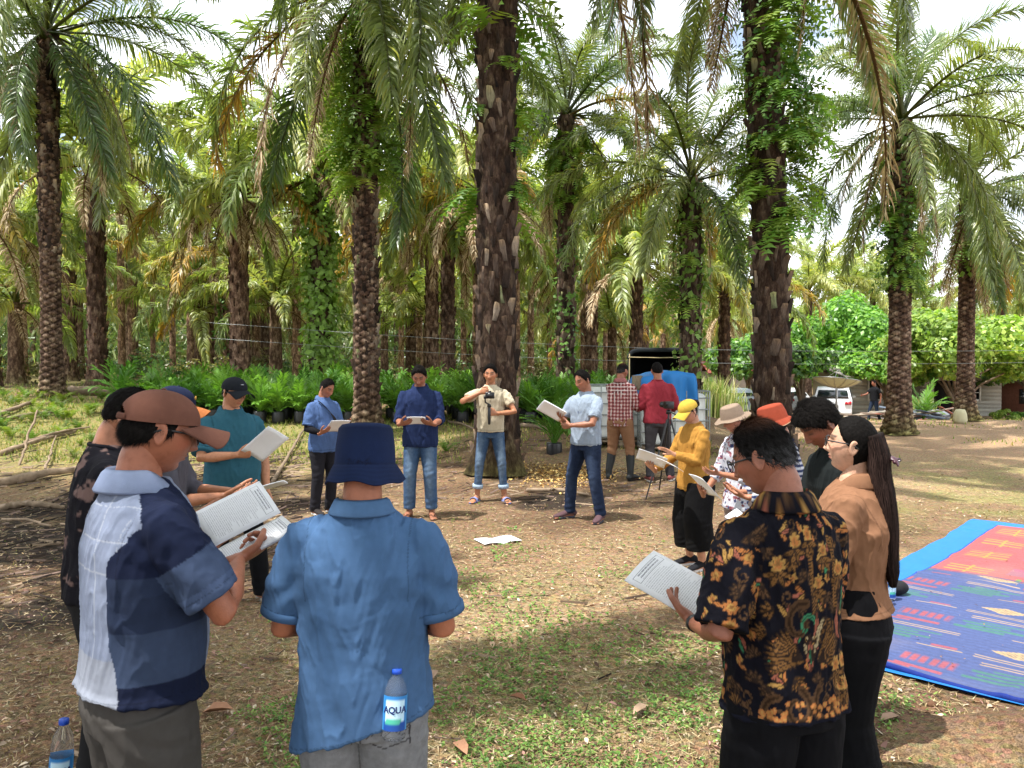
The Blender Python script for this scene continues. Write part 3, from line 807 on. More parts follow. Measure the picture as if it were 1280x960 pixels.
def build_palms():
    q = P_at(65, 19.0)
    palm(*q, 8.9, .23, "tall oil palm with pale scarred trunk on the grassy rise, left of all the people", sc=.88, n=29, stubs=150, stub_z=(3.4, 8.9), droop=.5, yaw=.4, seed=1, dead=6, yel=0,
         rings=True, flare=.55, stub_scale=.85, ferns=6, fern_z=(6, 8.5), extra=[('low', 2, -75, 1.0, -.2), ('hang', 0, 200, 1, 0), ('hang', 1, -20, 1.05, 0), ('dead', 1, -120, 1.0, -.1), ('low', 1, 10, 1, 0)])
    q = P_at(458, 15.6)
    palm(*q, 8.8, .235, "oil palm with flared pale base directly beyond the dark blue bucket hat", sc=.9, n=27, stubs=230, stub_z=(0.9, 8.6), rings=True, seed=2, dead=5, ferns=60, fern_z=(4.9, 8.4),
         vine=(5.2, 8.6, 2600, .09, .30), stub_scale=.8, droop=.45, flare=.6, extra=[('dead', 0, 215, 1.15, 0), ('mid', 1, 185, 1.1, 0), ('hang', 2, -60, 1, 0)])
    q = P_at(401, 25)
    palm(*q, 7.5, .31, "oil palm wrapped in dense dark climbing leaves behind the nursery plants", n=32, stubs=0, lod='m', seed=3, vine=(0.3, 7.4, 4200, .2, .22), dead=4, yaw=.9)
    q = P_at(621, 11.8)
    palm(*q, 11.3, .295, "massive dark trunked oil palm behind the man with the camera stabiliser", sc=.9, trunk_col=(.62, .6, .6), n=24, stubs=300, stub_z=(0.25, 9.6), seed=4, dead=3, ferns=34, fern_z=(3.2, 9.6),
         stub_scale=.82, flare=.62, droop=.0, yel=0, extra=[('hang', 0, 196, 1.05, -.5), ('hang', 1, 172, 1.0, -.6), ('dead', 0, 12, 1.35, -.9), ('dead', 1, 2, 1.4, -.7)])
    q = P_at(707, 20.5)
    palm(*q, 7.8, .235, "slim oil palm with a skirt of ferns under its crown, behind the pale blue shirt", sc=.66, n=30, stubs=200, seed=5, ferns=60, fern_z=(5.4, 7.5), dead=3, yel=3, vine=(0.5, 5, 700, .13, .12),
         stub_scale=.75, yaw=2.0, extra=[('yel', 0, -35, 1., 0), ('mid', 2, 5, 1.1, .1), ('dead', 2, 60, .9, 0)])
    q = P_at(863, 16.4)
    palm(*q, 5.4, .22, "shorter oil palm with yellowing crown just beyond the canvas-topped truck", n=26, stubs=190, seed=6, ferns=22, fern_z=(1.5, 5.2), dead=4, yel=4, sc=.60, stub_scale=.7,
         vine=(1, 6.4, 900, .13, .12), extra=[('yel', 1, 200, .7, 0)])
    q = P_at(967, 13.6)
    palm(*q, 10.8, .30, "thick oil palm with broken pale bark at its foot, behind the orange hat", sc=.85, trunk_col=(.62, .6, .6), n=20, stubs=250, stub_z=(.1, 9.6), seed=7, ferns=85, fern_z=(3.6, 9.2), dead=4, yel=2,
         vine=(5.4, 9.6, 2800, .09, .30), stub_scale=.88, flare=.5, droop=.0, bend=(-.45, 0), extra=[('dead', 0, 5, 1.45, -.9)])
    q = P_at(1124, 19.3)
    palm(*q, 7.8, .26, "oil palm with ringed bark and leafy upper trunk beside the walking man", sc=.78, n=30, stubs=130, stub_z=(3.4, 7.5), seed=8, ferns=45, fern_z=(3.5, 7.3), dead=3, yel=0, rings=True, flare=.75,
         vine=(3.6, 7.4, 1500, .13, .22), stub_scale=.8, yaw=1.1, extra=[('dead', 1, -80, .7, 0)])
    q = P_at(1207, 24)
    palm(*q, 7.0, .24, "oil palm with greyish ringed trunk, standing nearest the white window", sc=.80, n=30, stubs=70, stub_z=(4.4, 7), seed=9, ferns=16, fern_z=(4.5, 6.8), dead=5, yel=2, rings=True, flare=.9, droop=.4,
         vine=(4.5, 7, 700, .13, .2), stub_scale=.85, yaw=.2, extra=[('hang', 0, -70, .9, 0), ('hang', 1, -100, .95, 0), ('dead', 0, -95, .8, 0)])
    q = P_at(122, 26)
    palm(*q, 7.6, .29, "smooth grey trunked palm just right of the pale scarred palm", n=30, lod='m', seed=10, dead=4, droop=.3)
    # the plantation beyond: a triangular planting
    k = 20; jit = np.random.default_rng(5)
    rows = [27.5, 35, 43, 51, 60, 70, 82]
    for ri, Y in enumerate(rows):
        half = .86 * Y + 3
        step = 8.4 if Y < 60 else 8.0
        xs = np.arange(-half, half, step) + (step / 2 if ri % 2 else 0)
        for X in xs:
            X = X + jit.uniform(-1.3, 1.3); Yj = Y + jit.uniform(-1.5, 1.5)
            px = 640 + X / Yj * FPX
            if px > 775 and Y < 58: continue
            if px > 990 and Y < 80: continue
            if abs(px - 122) < 25 and Y < 30: continue
            if abs(px - 401) < 30 and Y < 30: continue
            if px < -200 or px > 1400: continue
            hh = jit.uniform(5.6, 8.2)
            near = Y < 40; tone = jit.uniform(1.1, 2.6); vn = near and jit.random() < .4  # trunk tone raised to carry the brightness of the sunlit distance
            where = next(t for lim, t in ((40, 'at the extreme left edge'), (110, 'behind the pale scarred palm'), (180, 'between the smooth grey palm and the brown cap'), (250, 'above the navy and the black caps'), (330, 'above the teal polo'), (395, 'left of the creeper-wrapped palm'), (450, 'between the creeper-wrapped palm and the bucket hat palm'), (520, 'just right of the bucket hat palm'), (600, 'above the navy shirt'), (665, 'hidden about the massive trunk'), (720, 'about the slim ferny palm'), (780, 'left of the canvas hood'), (870, 'above the canvas hood'), (960, 'above the reeds'), (9999, 'over the house roofs')) if px < lim)
            lab = ('dark' if tone < 1.6 else 'brown' if tone < 2.1 else 'pale') + '-trunked ' + ('creeper-clad ' if vn else '') + 'palm, ' + ('second', 'third', 'fourth', 'fifth', 'sixth', 'seventh', 'last')[ri] + ' plantation row, ' + where
            palm(X, Yj, hh, jit.uniform(.26, .33), lab,
                 n=19 if near else 17, lod='m' if near else 'f', seed=k, dead=13 if Y < 50 else 6, group="oil palms of the plantation beyond the clearing", yel=2, yaw=jit.uniform(0, 6), droop=jit.uniform(0, .5), 
                 trunk_col=A([1, 1, 1]) * tone, sc=.86,
                 vine=(0.5, 6, 900, .22, .2) if vn else None)
            k += 1
    for j, (px, Y, hh) in enumerate(((20, 30, 3.2), (95, 34, 2.6), (205, 31, 3.0), (250, 38, 3.6), (292, 30, 2.4), (345, 33, 3.4), (430, 34, 2.8), (505, 32, 3.3), (535, 40, 3.8), (575, 31, 2.6), (672, 33, 3.2), (735, 35, 3.4), (765, 42, 3.8), (160, 44, 4.0), (320, 46, 4.2), (480, 48, 4.4), (700, 50, 4.4), (60, 50, 4.6))):
        if j in (1, 2, 4, 6, 7, 9, 10, 11, 13, 15): continue
        palm(*P_at(px, Y), hh, .27, 'short young palm with low pale fronds, ' + ('farther back ' if Y > 39 else '') + ('at the left edge', 'by the pale scarred palm', 'above the navy cap', 'above the black cap', 'above the teal polo', 'left of the creeper-clad palm', 'left of the bucket hat palm', 'above the navy shirt', 'between navy shirt and massive trunk', 'touching the massive trunk', 'right of the massive trunk', 'above the pale blue T-shirt', 'above the checked shirt', 'above the brown cap', 'left of the creepers', 'beyond the navy shirt', 'beyond the slim ferny palm', 'beyond the pale scarred palm')[j], n=24, lod='f', seed=500 + j, dead=2, yel=1, sc=.82, trunk_col=(1.8, 1.8, 1.7))
    jj = np.random.default_rng(77)
    for j in range(34):
        px = 12 + j * 22.5 + jj.uniform(-6, 6); Y = jj.uniform(33, 58)
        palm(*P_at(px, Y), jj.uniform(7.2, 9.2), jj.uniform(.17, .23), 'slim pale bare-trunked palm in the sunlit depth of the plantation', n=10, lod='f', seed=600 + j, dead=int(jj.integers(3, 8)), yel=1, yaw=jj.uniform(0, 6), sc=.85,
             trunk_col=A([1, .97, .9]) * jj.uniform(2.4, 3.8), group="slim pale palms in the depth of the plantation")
    for px, Y, hh, lb in ((905, 37, 6.2, "drooping blue-green palm between the two trunks, above the tall reeds"), (560, 31, 6.6, "yellow-green palm glimpsed between the bucket hat palm and the massive trunk"),
                          (795, 33, 6.0, "low crowned palm just left of the truck canopy")):
        palm(*P_at(px, Y), hh, .28, lb, n=30, lod='m', seed=k, dead=3, yel=2); k += 1
    for px, Y, hh in ((1010, 62, 8.5), (1062, 66, 8.8), (1090, 74, 10), (1150, 70, 8), (1250, 58, 8.0), (1290, 64, 8.8), (1330, 60, 8.5)):
        palm(*P_at(px, Y), hh, .3, "distant palm with blue-green crown above the roadside trees", n=26, lod='f', seed=k, dead=1, yel=.5, group="palms beyond the house"); k += 1
    # palms standing round and behind the photographer: they shade the circle
    for j, (x, y, h) in enumerate(((-6.2, 1.4, 9.4), (-4.2, -3.4, 9.2), (1.4, -4.2, 9.6), (-10.4, -3.0, 9.0), (-1.2, -8.6, 9.5), (7.8, 2.4, 9.3), (-9.2, 6.4, 9.6))):
        palm(x, y, h, .32, "oil palm shading the circle of people, outside the picture", n=20 if j == 0 else 28, lod='m', seed=300 + j, dead=2, group="shade palms around the photographer", yaw=j * .7)
if not globals().get("NOPALM"): build_palms()
# ---------------------------------------------------------------- people
M_SKIN = None
def skin_mat():
    t = NT("skin"); v = t.coord('Object')
    c = t.mix(1.0, t.attr(), t.ramp(t.noise(v, 28, 5, .65), [(0.3, (.80, .74, .70)), (0.5, (1, .98, .97)), (0.72, (1.12, 1.06, 1.04))]), 'MULTIPLY')
    b = t.bsdf(c, 0.46, t.bump(t.noise(v, 240, 4), 0.4, 0.003), 0.4)
    b.inputs['Subsurface Weight'].default_value = 0.0
    return t.done(b)
M_SKIN = skin_mat()
M_CLOTH = M_cloth("woven_cloth", 0.92, 700, 0.45, 0.10, fold=.9)
M_DENIM = M_cloth("denim_cloth", 0.9, 420, 0.5, 0.25, fold=2.6)
M_HATC = M_cloth("hat_cloth", 0.9, 500, 0.3, 0.12)
def hair_mat():
    t = NT("hair"); v = t.coord('Object', (1, 1, 0.25)); 
    g = t.noise(v, 190, 3, 0.7)
    c = t.mix(1.0, t.attr(), t.ramp(g, [(0.3, 0.5), (0.7, 1.3)]), 'MULTIPLY')
    return t.done(t.bsdf(c, 0.7, t.bump(g, 0.4, 0.003), 0.06))
M_HAIR = hair_mat()
M_BLACKP = M_plain("black_plastic", S('#1b1b1d'), 0.35, 0.1, 10, 0, attr=False, spec=0.5)
M_METAL = M_plain("grey_metal", S('#9a9a9a'), 0.35, 0.1, 10, 0, attr=False, Metallic=0.9)
M_SOLE = M_plain("rubber_sole", (1, 1, 1), 0.8, 0.1, 10, 0.1)
def glass_mat():
    t = NT("spectacle_lens"); b = t.bsdf((0.9, 0.95, 0.95), 0.05, None, 0.5); b.inputs['Transmission Weight'].default_value = 1.0; b.inputs['IOR'].default_value = 1.02
    return t.done(b)
M_LENS = glass_mat()

SK = S('#b98063'); SKD = S('#8f5c44'); SKM = S('#a56f54'); SKL = S('#cf9f82')

def face_shape(dirs):
    X, Y, Z = dirs[:, 0], dirs[:, 1], dirs[:, 2]
    x = .075 * X; y = .094 * Y; z = .117 * Z
    t = np.clip(-z / .115, 0, 1)
    x = x * (1 - .30 * t ** 1.6)
    y = np.where(Y < 0, y * (1 - .55 * smooth(.1, .9, t)), y)
    y = np.where(Y > 0, y * (1 - .04 * smooth(0, .1, z)), y)
    fm = smooth(.05, .55, Y)
    x = x * (1 - .07 * np.exp(-((z - .035) / .03) ** 2) * smooth(.2, .7, Y))
    ax = np.abs(x)
    # flatten the front of the face a little
    y = y - fm * .004 * np.exp(-(z / .06) ** 2)
    e = lambda c, s, q: np.exp(-((q - c) / s) ** 2)
    prof = np.interp(z, [-.040, -.033, -.026, -.012, .012, .026], [0, .014, .024, .017, .006, 0])
    wid = np.interp(z, [-.04, -.026, 0, .03], [.014, .013, .008, .007])
    y = y + fm * prof * np.exp(-(x / wid) ** 2)
    y = y + fm * .006 * e(-.028, .007, z) * np.exp(-((ax - .013) / .007) ** 2)
    y = y + fm * .006 * e(.031, .008, z) * np.exp(-((ax - .028) / .022) ** 2)
    y = y - fm * .010 * e(.012, .012, z) * np.exp(-((ax - .031) / .014) ** 2)
    y = y + fm * .0045 * e(.010, .007, z) * np.exp(-((ax - .031) / .012) ** 2)      # eyelids
    y = y + fm * .005 * e(-.014, .016, z) * np.exp(-((ax - .043) / .016) ** 2)
    y = y + fm * .0065 * np.exp(-(x / .020) ** 2) * (e(-.0495, .0045, z) + 1.05 * e(-.060, .005, z)) - fm * .003 * e(-.0545, .0025, z) * np.exp(-(x / .022) ** 2)
    y = y - fm * .004 * e(-.071, .006, z) * np.exp(-(x / .02) ** 2)
    y = y + fm * .010 * e(-.092, .015, z) * np.exp(-(x / .02) ** 2)
    return np.stack([x, y, z], 1)

def sphere_dirs(u, v):
    th = np.linspace(0, pi, v + 1)[1:-1]; ph = np.linspace(0, 2 * pi, u, endpoint=False) + pi / 2
    D = np.stack([np.sin(th)[:, None] * np.cos(ph), np.sin(th)[:, None] * np.sin(ph), np.cos(th)[:, None] + 0 * ph], -1).reshape(-1, 3)
    D = np.concatenate([D, [[0, 0, 1], [0, 0, -1]]])
    m = v - 1
    F4 = grid_faces(m, u, wrap_n=True)[:, ::-1]
    a = np.arange(u); b = (a + 1) % u
    t1 = np.stack([a, b, np.full(u, m * u)], 1); t2 = np.stack([(m - 1) * u + b, (m - 1) * u + a, np.full(u, m * u + 1)], 1)
    return D, [F4, t1, t2]

def head_geo(skin, res, gender='m', brow=(0.02, 0.015, 0.012), stubble=0.0, eyes=True):
    u, v = {0: (48, 36), 1: (120, 92), 2: (150, 116)}[res]; fk = 1.45 if res < 2 else 1.0
    D, F = sphere_dirs(u, v)
    V = face_shape(D)
    x, y, z = V.T; ax = np.abs(x); front = (D[:, 1] > .3)
    C = np.ones((len(V), 3)) * A(skin)
    def tint(mask, col, k=1.0):
        nonlocal C
        m = (np.clip(mask, 0, 1) * k)[:, None] * front[:, None]; C = C * (1 - m) + A(col) * m
    tint(np.exp(-((z - .035 - .25 * (.03 - np.minimum(ax, .05)) * .3) / (.005 * fk)) ** 4) * smooth(.010, .016, ax) * (1 - smooth(.046, .052, ax)), brow, .85)
    lip = A(skin) * A([.80, .55, .55]) if gender == 'm' else A([.45, .12, .12])
    tint(np.exp(-((z + .055) / .0085) ** 4) * (1 - smooth(.018, .024, ax)), lip, .8)
    if eyes:
        tint(np.exp(-((z - .0075) / (.0035 * fk)) ** 2) * np.exp(-((ax - .031) / .012) ** 4), (.03, .02, .015), .9)
        tint(np.exp(-((z - .013) / .012) ** 2) * np.exp(-((ax - .031) / .018) ** 4), A(skin) * .62, .35)
    C = C * (1 - .16 * np.exp(-((z + .034) / .006) ** 2) * (ax < .016) * front)[:, None]  # shade under the nose painted into the skin
    C = C * (1 + (A([1.10, .93, .92]) - 1) * (np.exp(-((ax - .045) / .02) ** 2 - ((z + .012) / .02) ** 2) * front)[:, None])
    if stubble:
        tint(np.exp(-((z + .043) / .006) ** 2) * (1 - smooth(.02, .03, ax)), A(skin) * .35, stubble)
        tint(smooth(-.062, -.085, z), A(skin) * .6, stubble * .6)
    mb = MB(); mb.add(V, F, C)
    for s in (-1, 1):      # ears
        Ev, Ef = ellipsoid((0, 0, 0), (.008, .019, .033), u=18, v=12)
        q = (Ev[:, 1] / .019) ** 2 + (Ev[:, 2] / .033) ** 2
        Ev[:, 0] = np.where(Ev[:, 0] * s > 0, Ev[:, 0] * (0.45 + .8 * smooth(.15, .7, q)), Ev[:, 0])
        Ev[:, 1] *= 1 + .25 * Ev[:, 2] / .033
        Rm = rotm('Z', s * -24) @ rotm('X', 10)
        Ev = Ev @ Rm.T + A([s * .077, -.012, -.002])
        cc = A(skin)[None] * np.where(q < .30, .86, 1.0)[:, None]
        mb.add(Ev, Ef, cc)
    return mb

def hair_shell(kind, res, seed=0, col=(.006, .005, .0045), thick=.016, grey=0.0, bald=0.0, hatted=False):
    u, v = {0: (56, 40), 1: (96, 72), 2: (150, 110)}[res]
    D, F = sphere_dirs(u, v)
    V0 = face_shape(D * 1.0)
    X, Y, Z = D.T
    x, y, z = V0.T
    # how far inside the hair line a point is (in metres)
    az = np.degrees(np.arctan2(np.abs(X), Y))         # 0 front .. 180 back
    if kind == 'short':
        line = np.interp(az, [0, 30, 50, 68, 80, 95, 110, 180], [.080, .074, .055, .022, -.008, .016, -.030, -.062])
    elif kind == 'fringe':
        line = np.interp(az, [0, 25, 45, 65, 80, 95, 110, 180], [.046, .048, .038, .01, -.012, .012, -.04, -.070])
    else:   # long, drawn back
        line = np.interp(az, [0, 30, 50, 68, 80, 95, 110, 180], [.078, .070, .05, .02, .00, -.03, -.09, -.105])
    d = z - line + .004 * vnoise(D * 9, seed)
    N = unit(V0 / A([.075, .094, .117]) ** 2)
    k = smooth(-.002, .022, d)
    bump = (.0025 if kind == 'long' else .0075) * fbm(np.stack([D[:, 0] * 14, D[:, 1] * 14, D[:, 2] * 7], 1), 3, seed)
    th = thick * (.35 + .65 * smooth(-.02, .06, z)) * (1.0 if kind != 'long' else .7)
    if kind == 'fringe': th = th + .012 * smooth(.3, .8, Y) * smooth(.02, .05, z)
    if hatted: th = th * (1 - smooth(.0, .03, z)) * .8 + .001; bump = bump * (1 - smooth(.0, .03, z))
    off = -.003 + k * (th + .003) + k * bump
    V = V0 + N * off[:, None]
    keep = d > -.008
    mb = MB()
    Fk = [f[keep[f].all(1)] for f in F]
    C = np.ones((len(V), 3)) * A(col)
    if grey: C = C + (A([.23, .23, .24]) - C) * (grey * np.clip(.5 + fbm(D * 9, 3, seed + 5), 0, 1) * smooth(.06, -.05, z))[:, None]
    if bald:
        b = np.exp(-((X) / .45) ** 2 - ((Y + .25) / .5) ** 2) * smooth(.55, .85, Z) * bald
        C = C * (1 - b[:, None]) + A(SKM) * .5 * b[:, None]
    mb.add(V, Fk, C)
    # loose strands over the shell
    r = np.random.default_rng(seed); n = {0: 0, 1: 1800, 2: 5000}[res]
    if n and kind != 'long':
        idx = r.choice(np.where((d > .002) & ((z < .02) | (not hatted)))[0], n); p = V[idx]; nn = N[idx]
        t = unit(np.stack([0.3 * r.normal(0, 1, n) + p[:, 0] * 4, -.8 + .8 * (p[:, 1] > .03) + .4 * r.normal(0, 1, n), -.9 + 0 * p[:, 0] + .3 * r.normal(0, 1, n)], 1))
        t = unit(t - nn * (t * nn).sum(1, keepdims=True) + nn * .22)
        L = r.uniform(.010, .030, n)[:, None]; w = np.cross(t, nn) * .0010
        Vs = np.stack([p - w, p + w, p + t * L + nn * .001], 1).reshape(-1, 3)
        mb.add(Vs, np.arange(3 * n).reshape(-1, 3), np.repeat(C[idx] * r.uniform(.6, 2.0, (n, 1)), 3, 0))
    return mb

def hand_geo(side, pose='hold', vox=None):
    """local: wrist at origin, fingers +Y, palm faces -Z; side=+1 right hand (thumb towards -X), -1 left"""
    ps = []
    ps.append(tube([(0, -.03, 0), (0, .0, 0), (-side * .002, .03, 0), (-side * .001, .06, -.001), (0, .085, -.002)], [.026, .027, .035, .040, .039], [.021, .019, .017, .0155, .012], seg=16))
    curls = {'hold': (16, 22, 14), 'relax': (24, 30, 22), 'grip': (62, 70, 45), 'flat': (6, 8, 6), 'pinch': (48, 42, 26)}[pose]
    for k, (fx, fy, L, r) in enumerate(((-.030, .082, .070, .0088), (-.0105, .088, .079, .0092), (.0105, .085, .073, .0088), (.029, .075, .058, .0078))):
        x = side * fx; p = A([x, fy - .018, -.002]); a = 0.0; pts = [p, A([x, fy, -.003])]
        yaw = side * (-9 + 6 * k)
        for j, fr in enumerate((.44, .31, .25)):
            a += curls[j] * (1 + .10 * (k - 1.0))
            d = A([sin(rad(yaw)) * cos(rad(a)), cos(rad(yaw)) * cos(rad(a)), -sin(rad(a))])
            steps = 2
            for q in range(steps): pts.append(pts[-1] + d * L * fr / steps)
        rr = np.linspace(r * 1.08, r * .82, len(pts)); rr[3] *= 1.05
        ps.append(tube(pts, rr, rr * .92, seg=10))
    tx = {'hold': (-.55, .78, -.30), 'relax': (-.55, .80, -.25), 'grip': (-.15, .80, -.58), 'flat': (-.8, .6, -.05), 'pinch': (-.25, .85, -.45)}[pose]
    d1 = unit(A([side * -.78, .60, -.22])); d2 = unit(A([side * tx[0], tx[1], tx[2]])); d3 = unit(A([side * (tx[0] + .42), tx[1], tx[2] + .06]))
    p0 = A([side * -.018, .018, -.004]); p1 = p0 + d1 * .042; p2 = p1 + d2 * .034; p3 = p2 + d3 * .028
    ps.append(tube([p0, (p0 + p1) / 2, p1, p2, p3], [.015, .0145, .0118, .0105, .0088], seg=10))
    if vox:
        V, F, N = remesh(ps, vox, 3)
        return V, F
    mb = MB()
    for V, F in ps: mb.add(V, F)
    V, F, C = mb.arrays(); return V, F

def frame_from(fdir, palm_n):
    """rotation whose +Y is fdir and -Z is palm_n"""
    y = unit(A(fdir)); z = -A(palm_n, float); z = unit(z - y * (z @ y)); x = np.cross(y, z)
    return np.stack([x, y, z], 1)

def wrinkle(V, N, amp, seed, zfold=(0.78, 1.05), arms=None):
    P = V.copy()
    w = fbm(P * 5, 2, seed + 1)
    a = np.sin((P[:, 0] * 34 + P[:, 1] * 24 + P[:, 2] * 6 + w * 6.0)) * (smooth(1.12, zfold[0], P[:, 2]) * .75)
    b = np.sin(P[:, 2] * 46 + np.abs(P[:, 0]) * 52 + w * 6) * np.exp(-((P[:, 2] - 1.20) / .14) ** 2) * smooth(.05, .15, np.abs(P[:, 0])) * .7
    d1 = fbm(np.stack([P[:, 0] * 13 + w, P[:, 1] * 13, P[:, 2] * 5 - np.abs(P[:, 0]) * 14], 1), 3, seed)
    d1 = 1 - 2.2 * np.abs(d1) ** .65
    d2 = fbm(np.stack([P[:, 0] * 9, P[:, 1] * 9, P[:, 2] * 30 + w * 2], 1), 2, seed + 7)
    d = a + .8 * b + 1.15 * d1 + .22 * d2
    return V + N * (d * amp)[:, None]

def dye(C, k=.74, d=.14):
    C = np.asarray(C, float); L = (C @ A([.3, .55, .15]))[..., None] if C.ndim > 1 else C @ A([.3, .55, .15])
    return (C * (1 - d) + L * d) * k
class Pose: pass

def person(name_label, x, y, h, face_deg, *, skin=SK, res=1, pose=None, z=None, shirt=None, trousers=None, shoes=None, hair=None, hat=None, glasses=None,
           lean=0, head=(0, 0, 0), armR=None, armL=None, feet=None, girth=1.0, belly=0.0, female=False, shoulder=1.0, seed=0, extra=None, group="people gathered in the clearing", gender='m', stubble=0.0, neck_tilt=0, torso_yaw=0):
    """face_deg: heading in world degrees (0 = +X, 90 = away from the camera)"""
    z0 = G(x, y) if z is None else z
    k = h / 1.70
    root = thing("person", name_label, "person", (x, y, z0), rad(face_deg - 90), group)
    root.scale = (k, k, k)
    vox = {0: .0125, 1: .0085, 2: .0048}[res]
    hx = .165 if female else .18
    hx *= shoulder
    # posture of the trunk
    L = rad(lean); TY = rad(torso_yaw)
    def T(p):
        p = np.asarray(p, float); one = p.ndim == 1
        q = np.atleast_2d(p).copy()
        t = np.clip((q[:, 2] - .92) / .35, 0, 1); a = -L * t
        zz = q[:, 2] - .95; c, s = np.cos(a), np.sin(a)
        yy = q[:, 1]
        q2 = q.copy(); q2[:, 1] = yy * c - zz * s; q2[:, 2] = .95 + yy * s + zz * c
        up = np.clip((q[:, 2] - .95) / .3, 0, 1); ta = TY * up
        X2 = q2[:, 0] * np.cos(ta) - q2[:, 1] * np.sin(ta); Y2 = q2[:, 0] * np.sin(ta) + q2[:, 1] * np.cos(ta)
        q2[:, 0] = X2; q2[:, 1] = Y2
        return q2[0] if one else q2
    # head frame
    nk = T(A([0, -.012, 1.475]))
    hd = A([0, .018, 1.592]); hc = T(hd)
    Rh = rotm('Z', head[0]) @ rotm('X', -lean * .6 - head[1]) @ rotm('Y', head[2])
    piv = T(A([0, -.005, 1.50]))
    hc = piv + Rh @ A([0, .020, .098])
    MH = np.eye(4); MH[:3, :3] = Rh; MH[:3, 3] = hc
    root_M = MH
    # feet / legs
    feet = feet or [(.11, 0, -8), (-.11, .02, 8)]      # right (+x) first: x, y, toe angle
    legs = []
    for i, ft in enumerate(feet):
        fx, fy, fa = ft[:3]; s = 1 if i == 0 else -1
        fz = ft[3] if len(ft) > 3 else 0
        hipj = A([s * .088, 0, .90]); ank = A([fx, fy - .03, .085 + fz])
        d = ank - hipj; Ld = np.linalg.norm(d); a1 = a2 = min(.45, Ld / 2 * 1.006)
        mid = (hipj + ank) / 2; fwd = A([sin(rad(-fa)) * .6, 1, 0]); fwd = unit(fwd - d / Ld * (fwd @ d / Ld))
        hh = math.sqrt(max(a1 ** 2 - (Ld / 2) ** 2, 0.0)); knee = mid + fwd * min(hh, .12)
        legs.append((hipj, knee, ank, fa, fz))
    # arms
    def arm(spec, s):
        Sh = T(A([s * hx * .97, -.005, 1.362]))
        if spec is None: spec = dict(w=(s * .27, .03, .83))
        W = A(spec['w'], float)
        pole = A(spec.get('pole', (s * .30, -.5, -.9)), float)
        u_, f_ = .285, .250
        d = W - Sh; D = np.linalg.norm(d)
        if D > u_ + f_ - .004: W = Sh + d / D * (u_ + f_ - .004); d = W - Sh; D = np.linalg.norm(d)
        a = (u_ ** 2 - f_ ** 2 + D * D) / (2 * D); hh = math.sqrt(max(u_ * u_ - a * a, 0))
        pd = unit(pole - d / D * (pole @ d / D)); E = Sh + d / D * a + pd * hh
        return Sh, E, W, spec
    arms = [arm(armR, 1), arm(armL, -1)]
    # ---- body
    g = girth
    ps = []
    tz = [.86, .95, 1.05, 1.18, 1.30, 1.38, 1.42, 1.45]
    tx = A([.150, .150, .135, .145, .158, .150, .115, .070]) * (.5 + .5 * g) * (hx / .18)
    ty = A([.100, .100, .092 + belly * .03, .100, .100, .085, .07, .06]) * (.5 + .5 * g)
    ps.append(tube(T(A([[0, 0, q] for q in tz])), tx * .9, ty * .86, seg=20))
    neck_r = .052 if female else .060
    ps.append(tube([T(A([0, -.018, 1.40])), T(A([0, -.014, 1.46])), piv + Rh @ A([0, -.005, .015]), piv + Rh @ A([0, 0, .06])], [neck_r * 1.25, neck_r * 1.02, neck_r * .96, neck_r * .95], seg=16))
    for (Sh, E, W, sp) in arms:
        m1 = (Sh + E) / 2; m2 = E + (W - E) * .35
        ps.append(tube([Sh + (E - Sh) * .08, m1, E, m2, W], A([.034, .043, .038, .038, .026]) * (.6 + .4 * g) * (.9 if female else 1.0), A([.034, .043, .038, .036, .021]) * (.6 + .4 * g) * (.9 if female else 1.0), seg=14))
    for (H, K, Ak, fa, fz) in legs:
        ps.append(tube([H, (H + K) / 2, K, K + (Ak - K) * .35, Ak], A([.078, .068, .050, .050, .036]) * (.6 + .4 * g), seg=14))
        Rf = rotm('Z', fa)
        f = lambda p: Ak + Rf @ A(p, float)
        ps.append(tube([f((0, -.035, -.045)), f((0, .02, -.035)), f((0, .09, -.055)), f((0, .16, -.068)), f((0, .19, -.070))], [.030, .035, .038, .042, .034], [.036, .036, .026, .014, .012], seg=12))
        if res >= 1 or (shoes and shoes.get('kind') in ('sandal', 'slide')):
            for q in range(5):
                ps.append(tube([f((-.032 + q * .016, .17, -.070)), f((-.034 + q * .017, .205 - abs(q - (1 if fa < 0 else 3)) * .006, -.072))], .0095, seg=8))
    V, F, N = remesh(ps, max(vox, .007), 3)
    C = np.ones((len(V), 3)) * A(skin)
    body = MB(); body.add(V, F, C)
    hm = head_geo(skin, res, gender, stubble=stubble)
    Vh, Fh, Ch = hm.arrays(); 
    hs = 1.0
    body.add(xf(MH, Vh * hs), Fh, Ch)
    hand_frames = []
    for i, (Sh, E, W, sp) in enumerate(arms):
        s = 1 if i == 0 else -1
        fd = A(sp.get('f', W - E), float); pn = A(sp.get('n', (-s * 1.0, 0, 0)), float)
        Rm = frame_from(fd, pn)
        Vh, Fh = hand_geo(s, sp.get('p', 'relax'), {0: .0055, 1: .0045, 2: .0030}[res])
        hsz = .92 if female else 1.0
        body.add((Vh * hsz) @ Rm.T + W, Fh, np.ones((len(Vh), 3)) * A(skin) * .97)
        hand_frames.append((Rm, W))
    body.obj("body", M_SKIN, root)
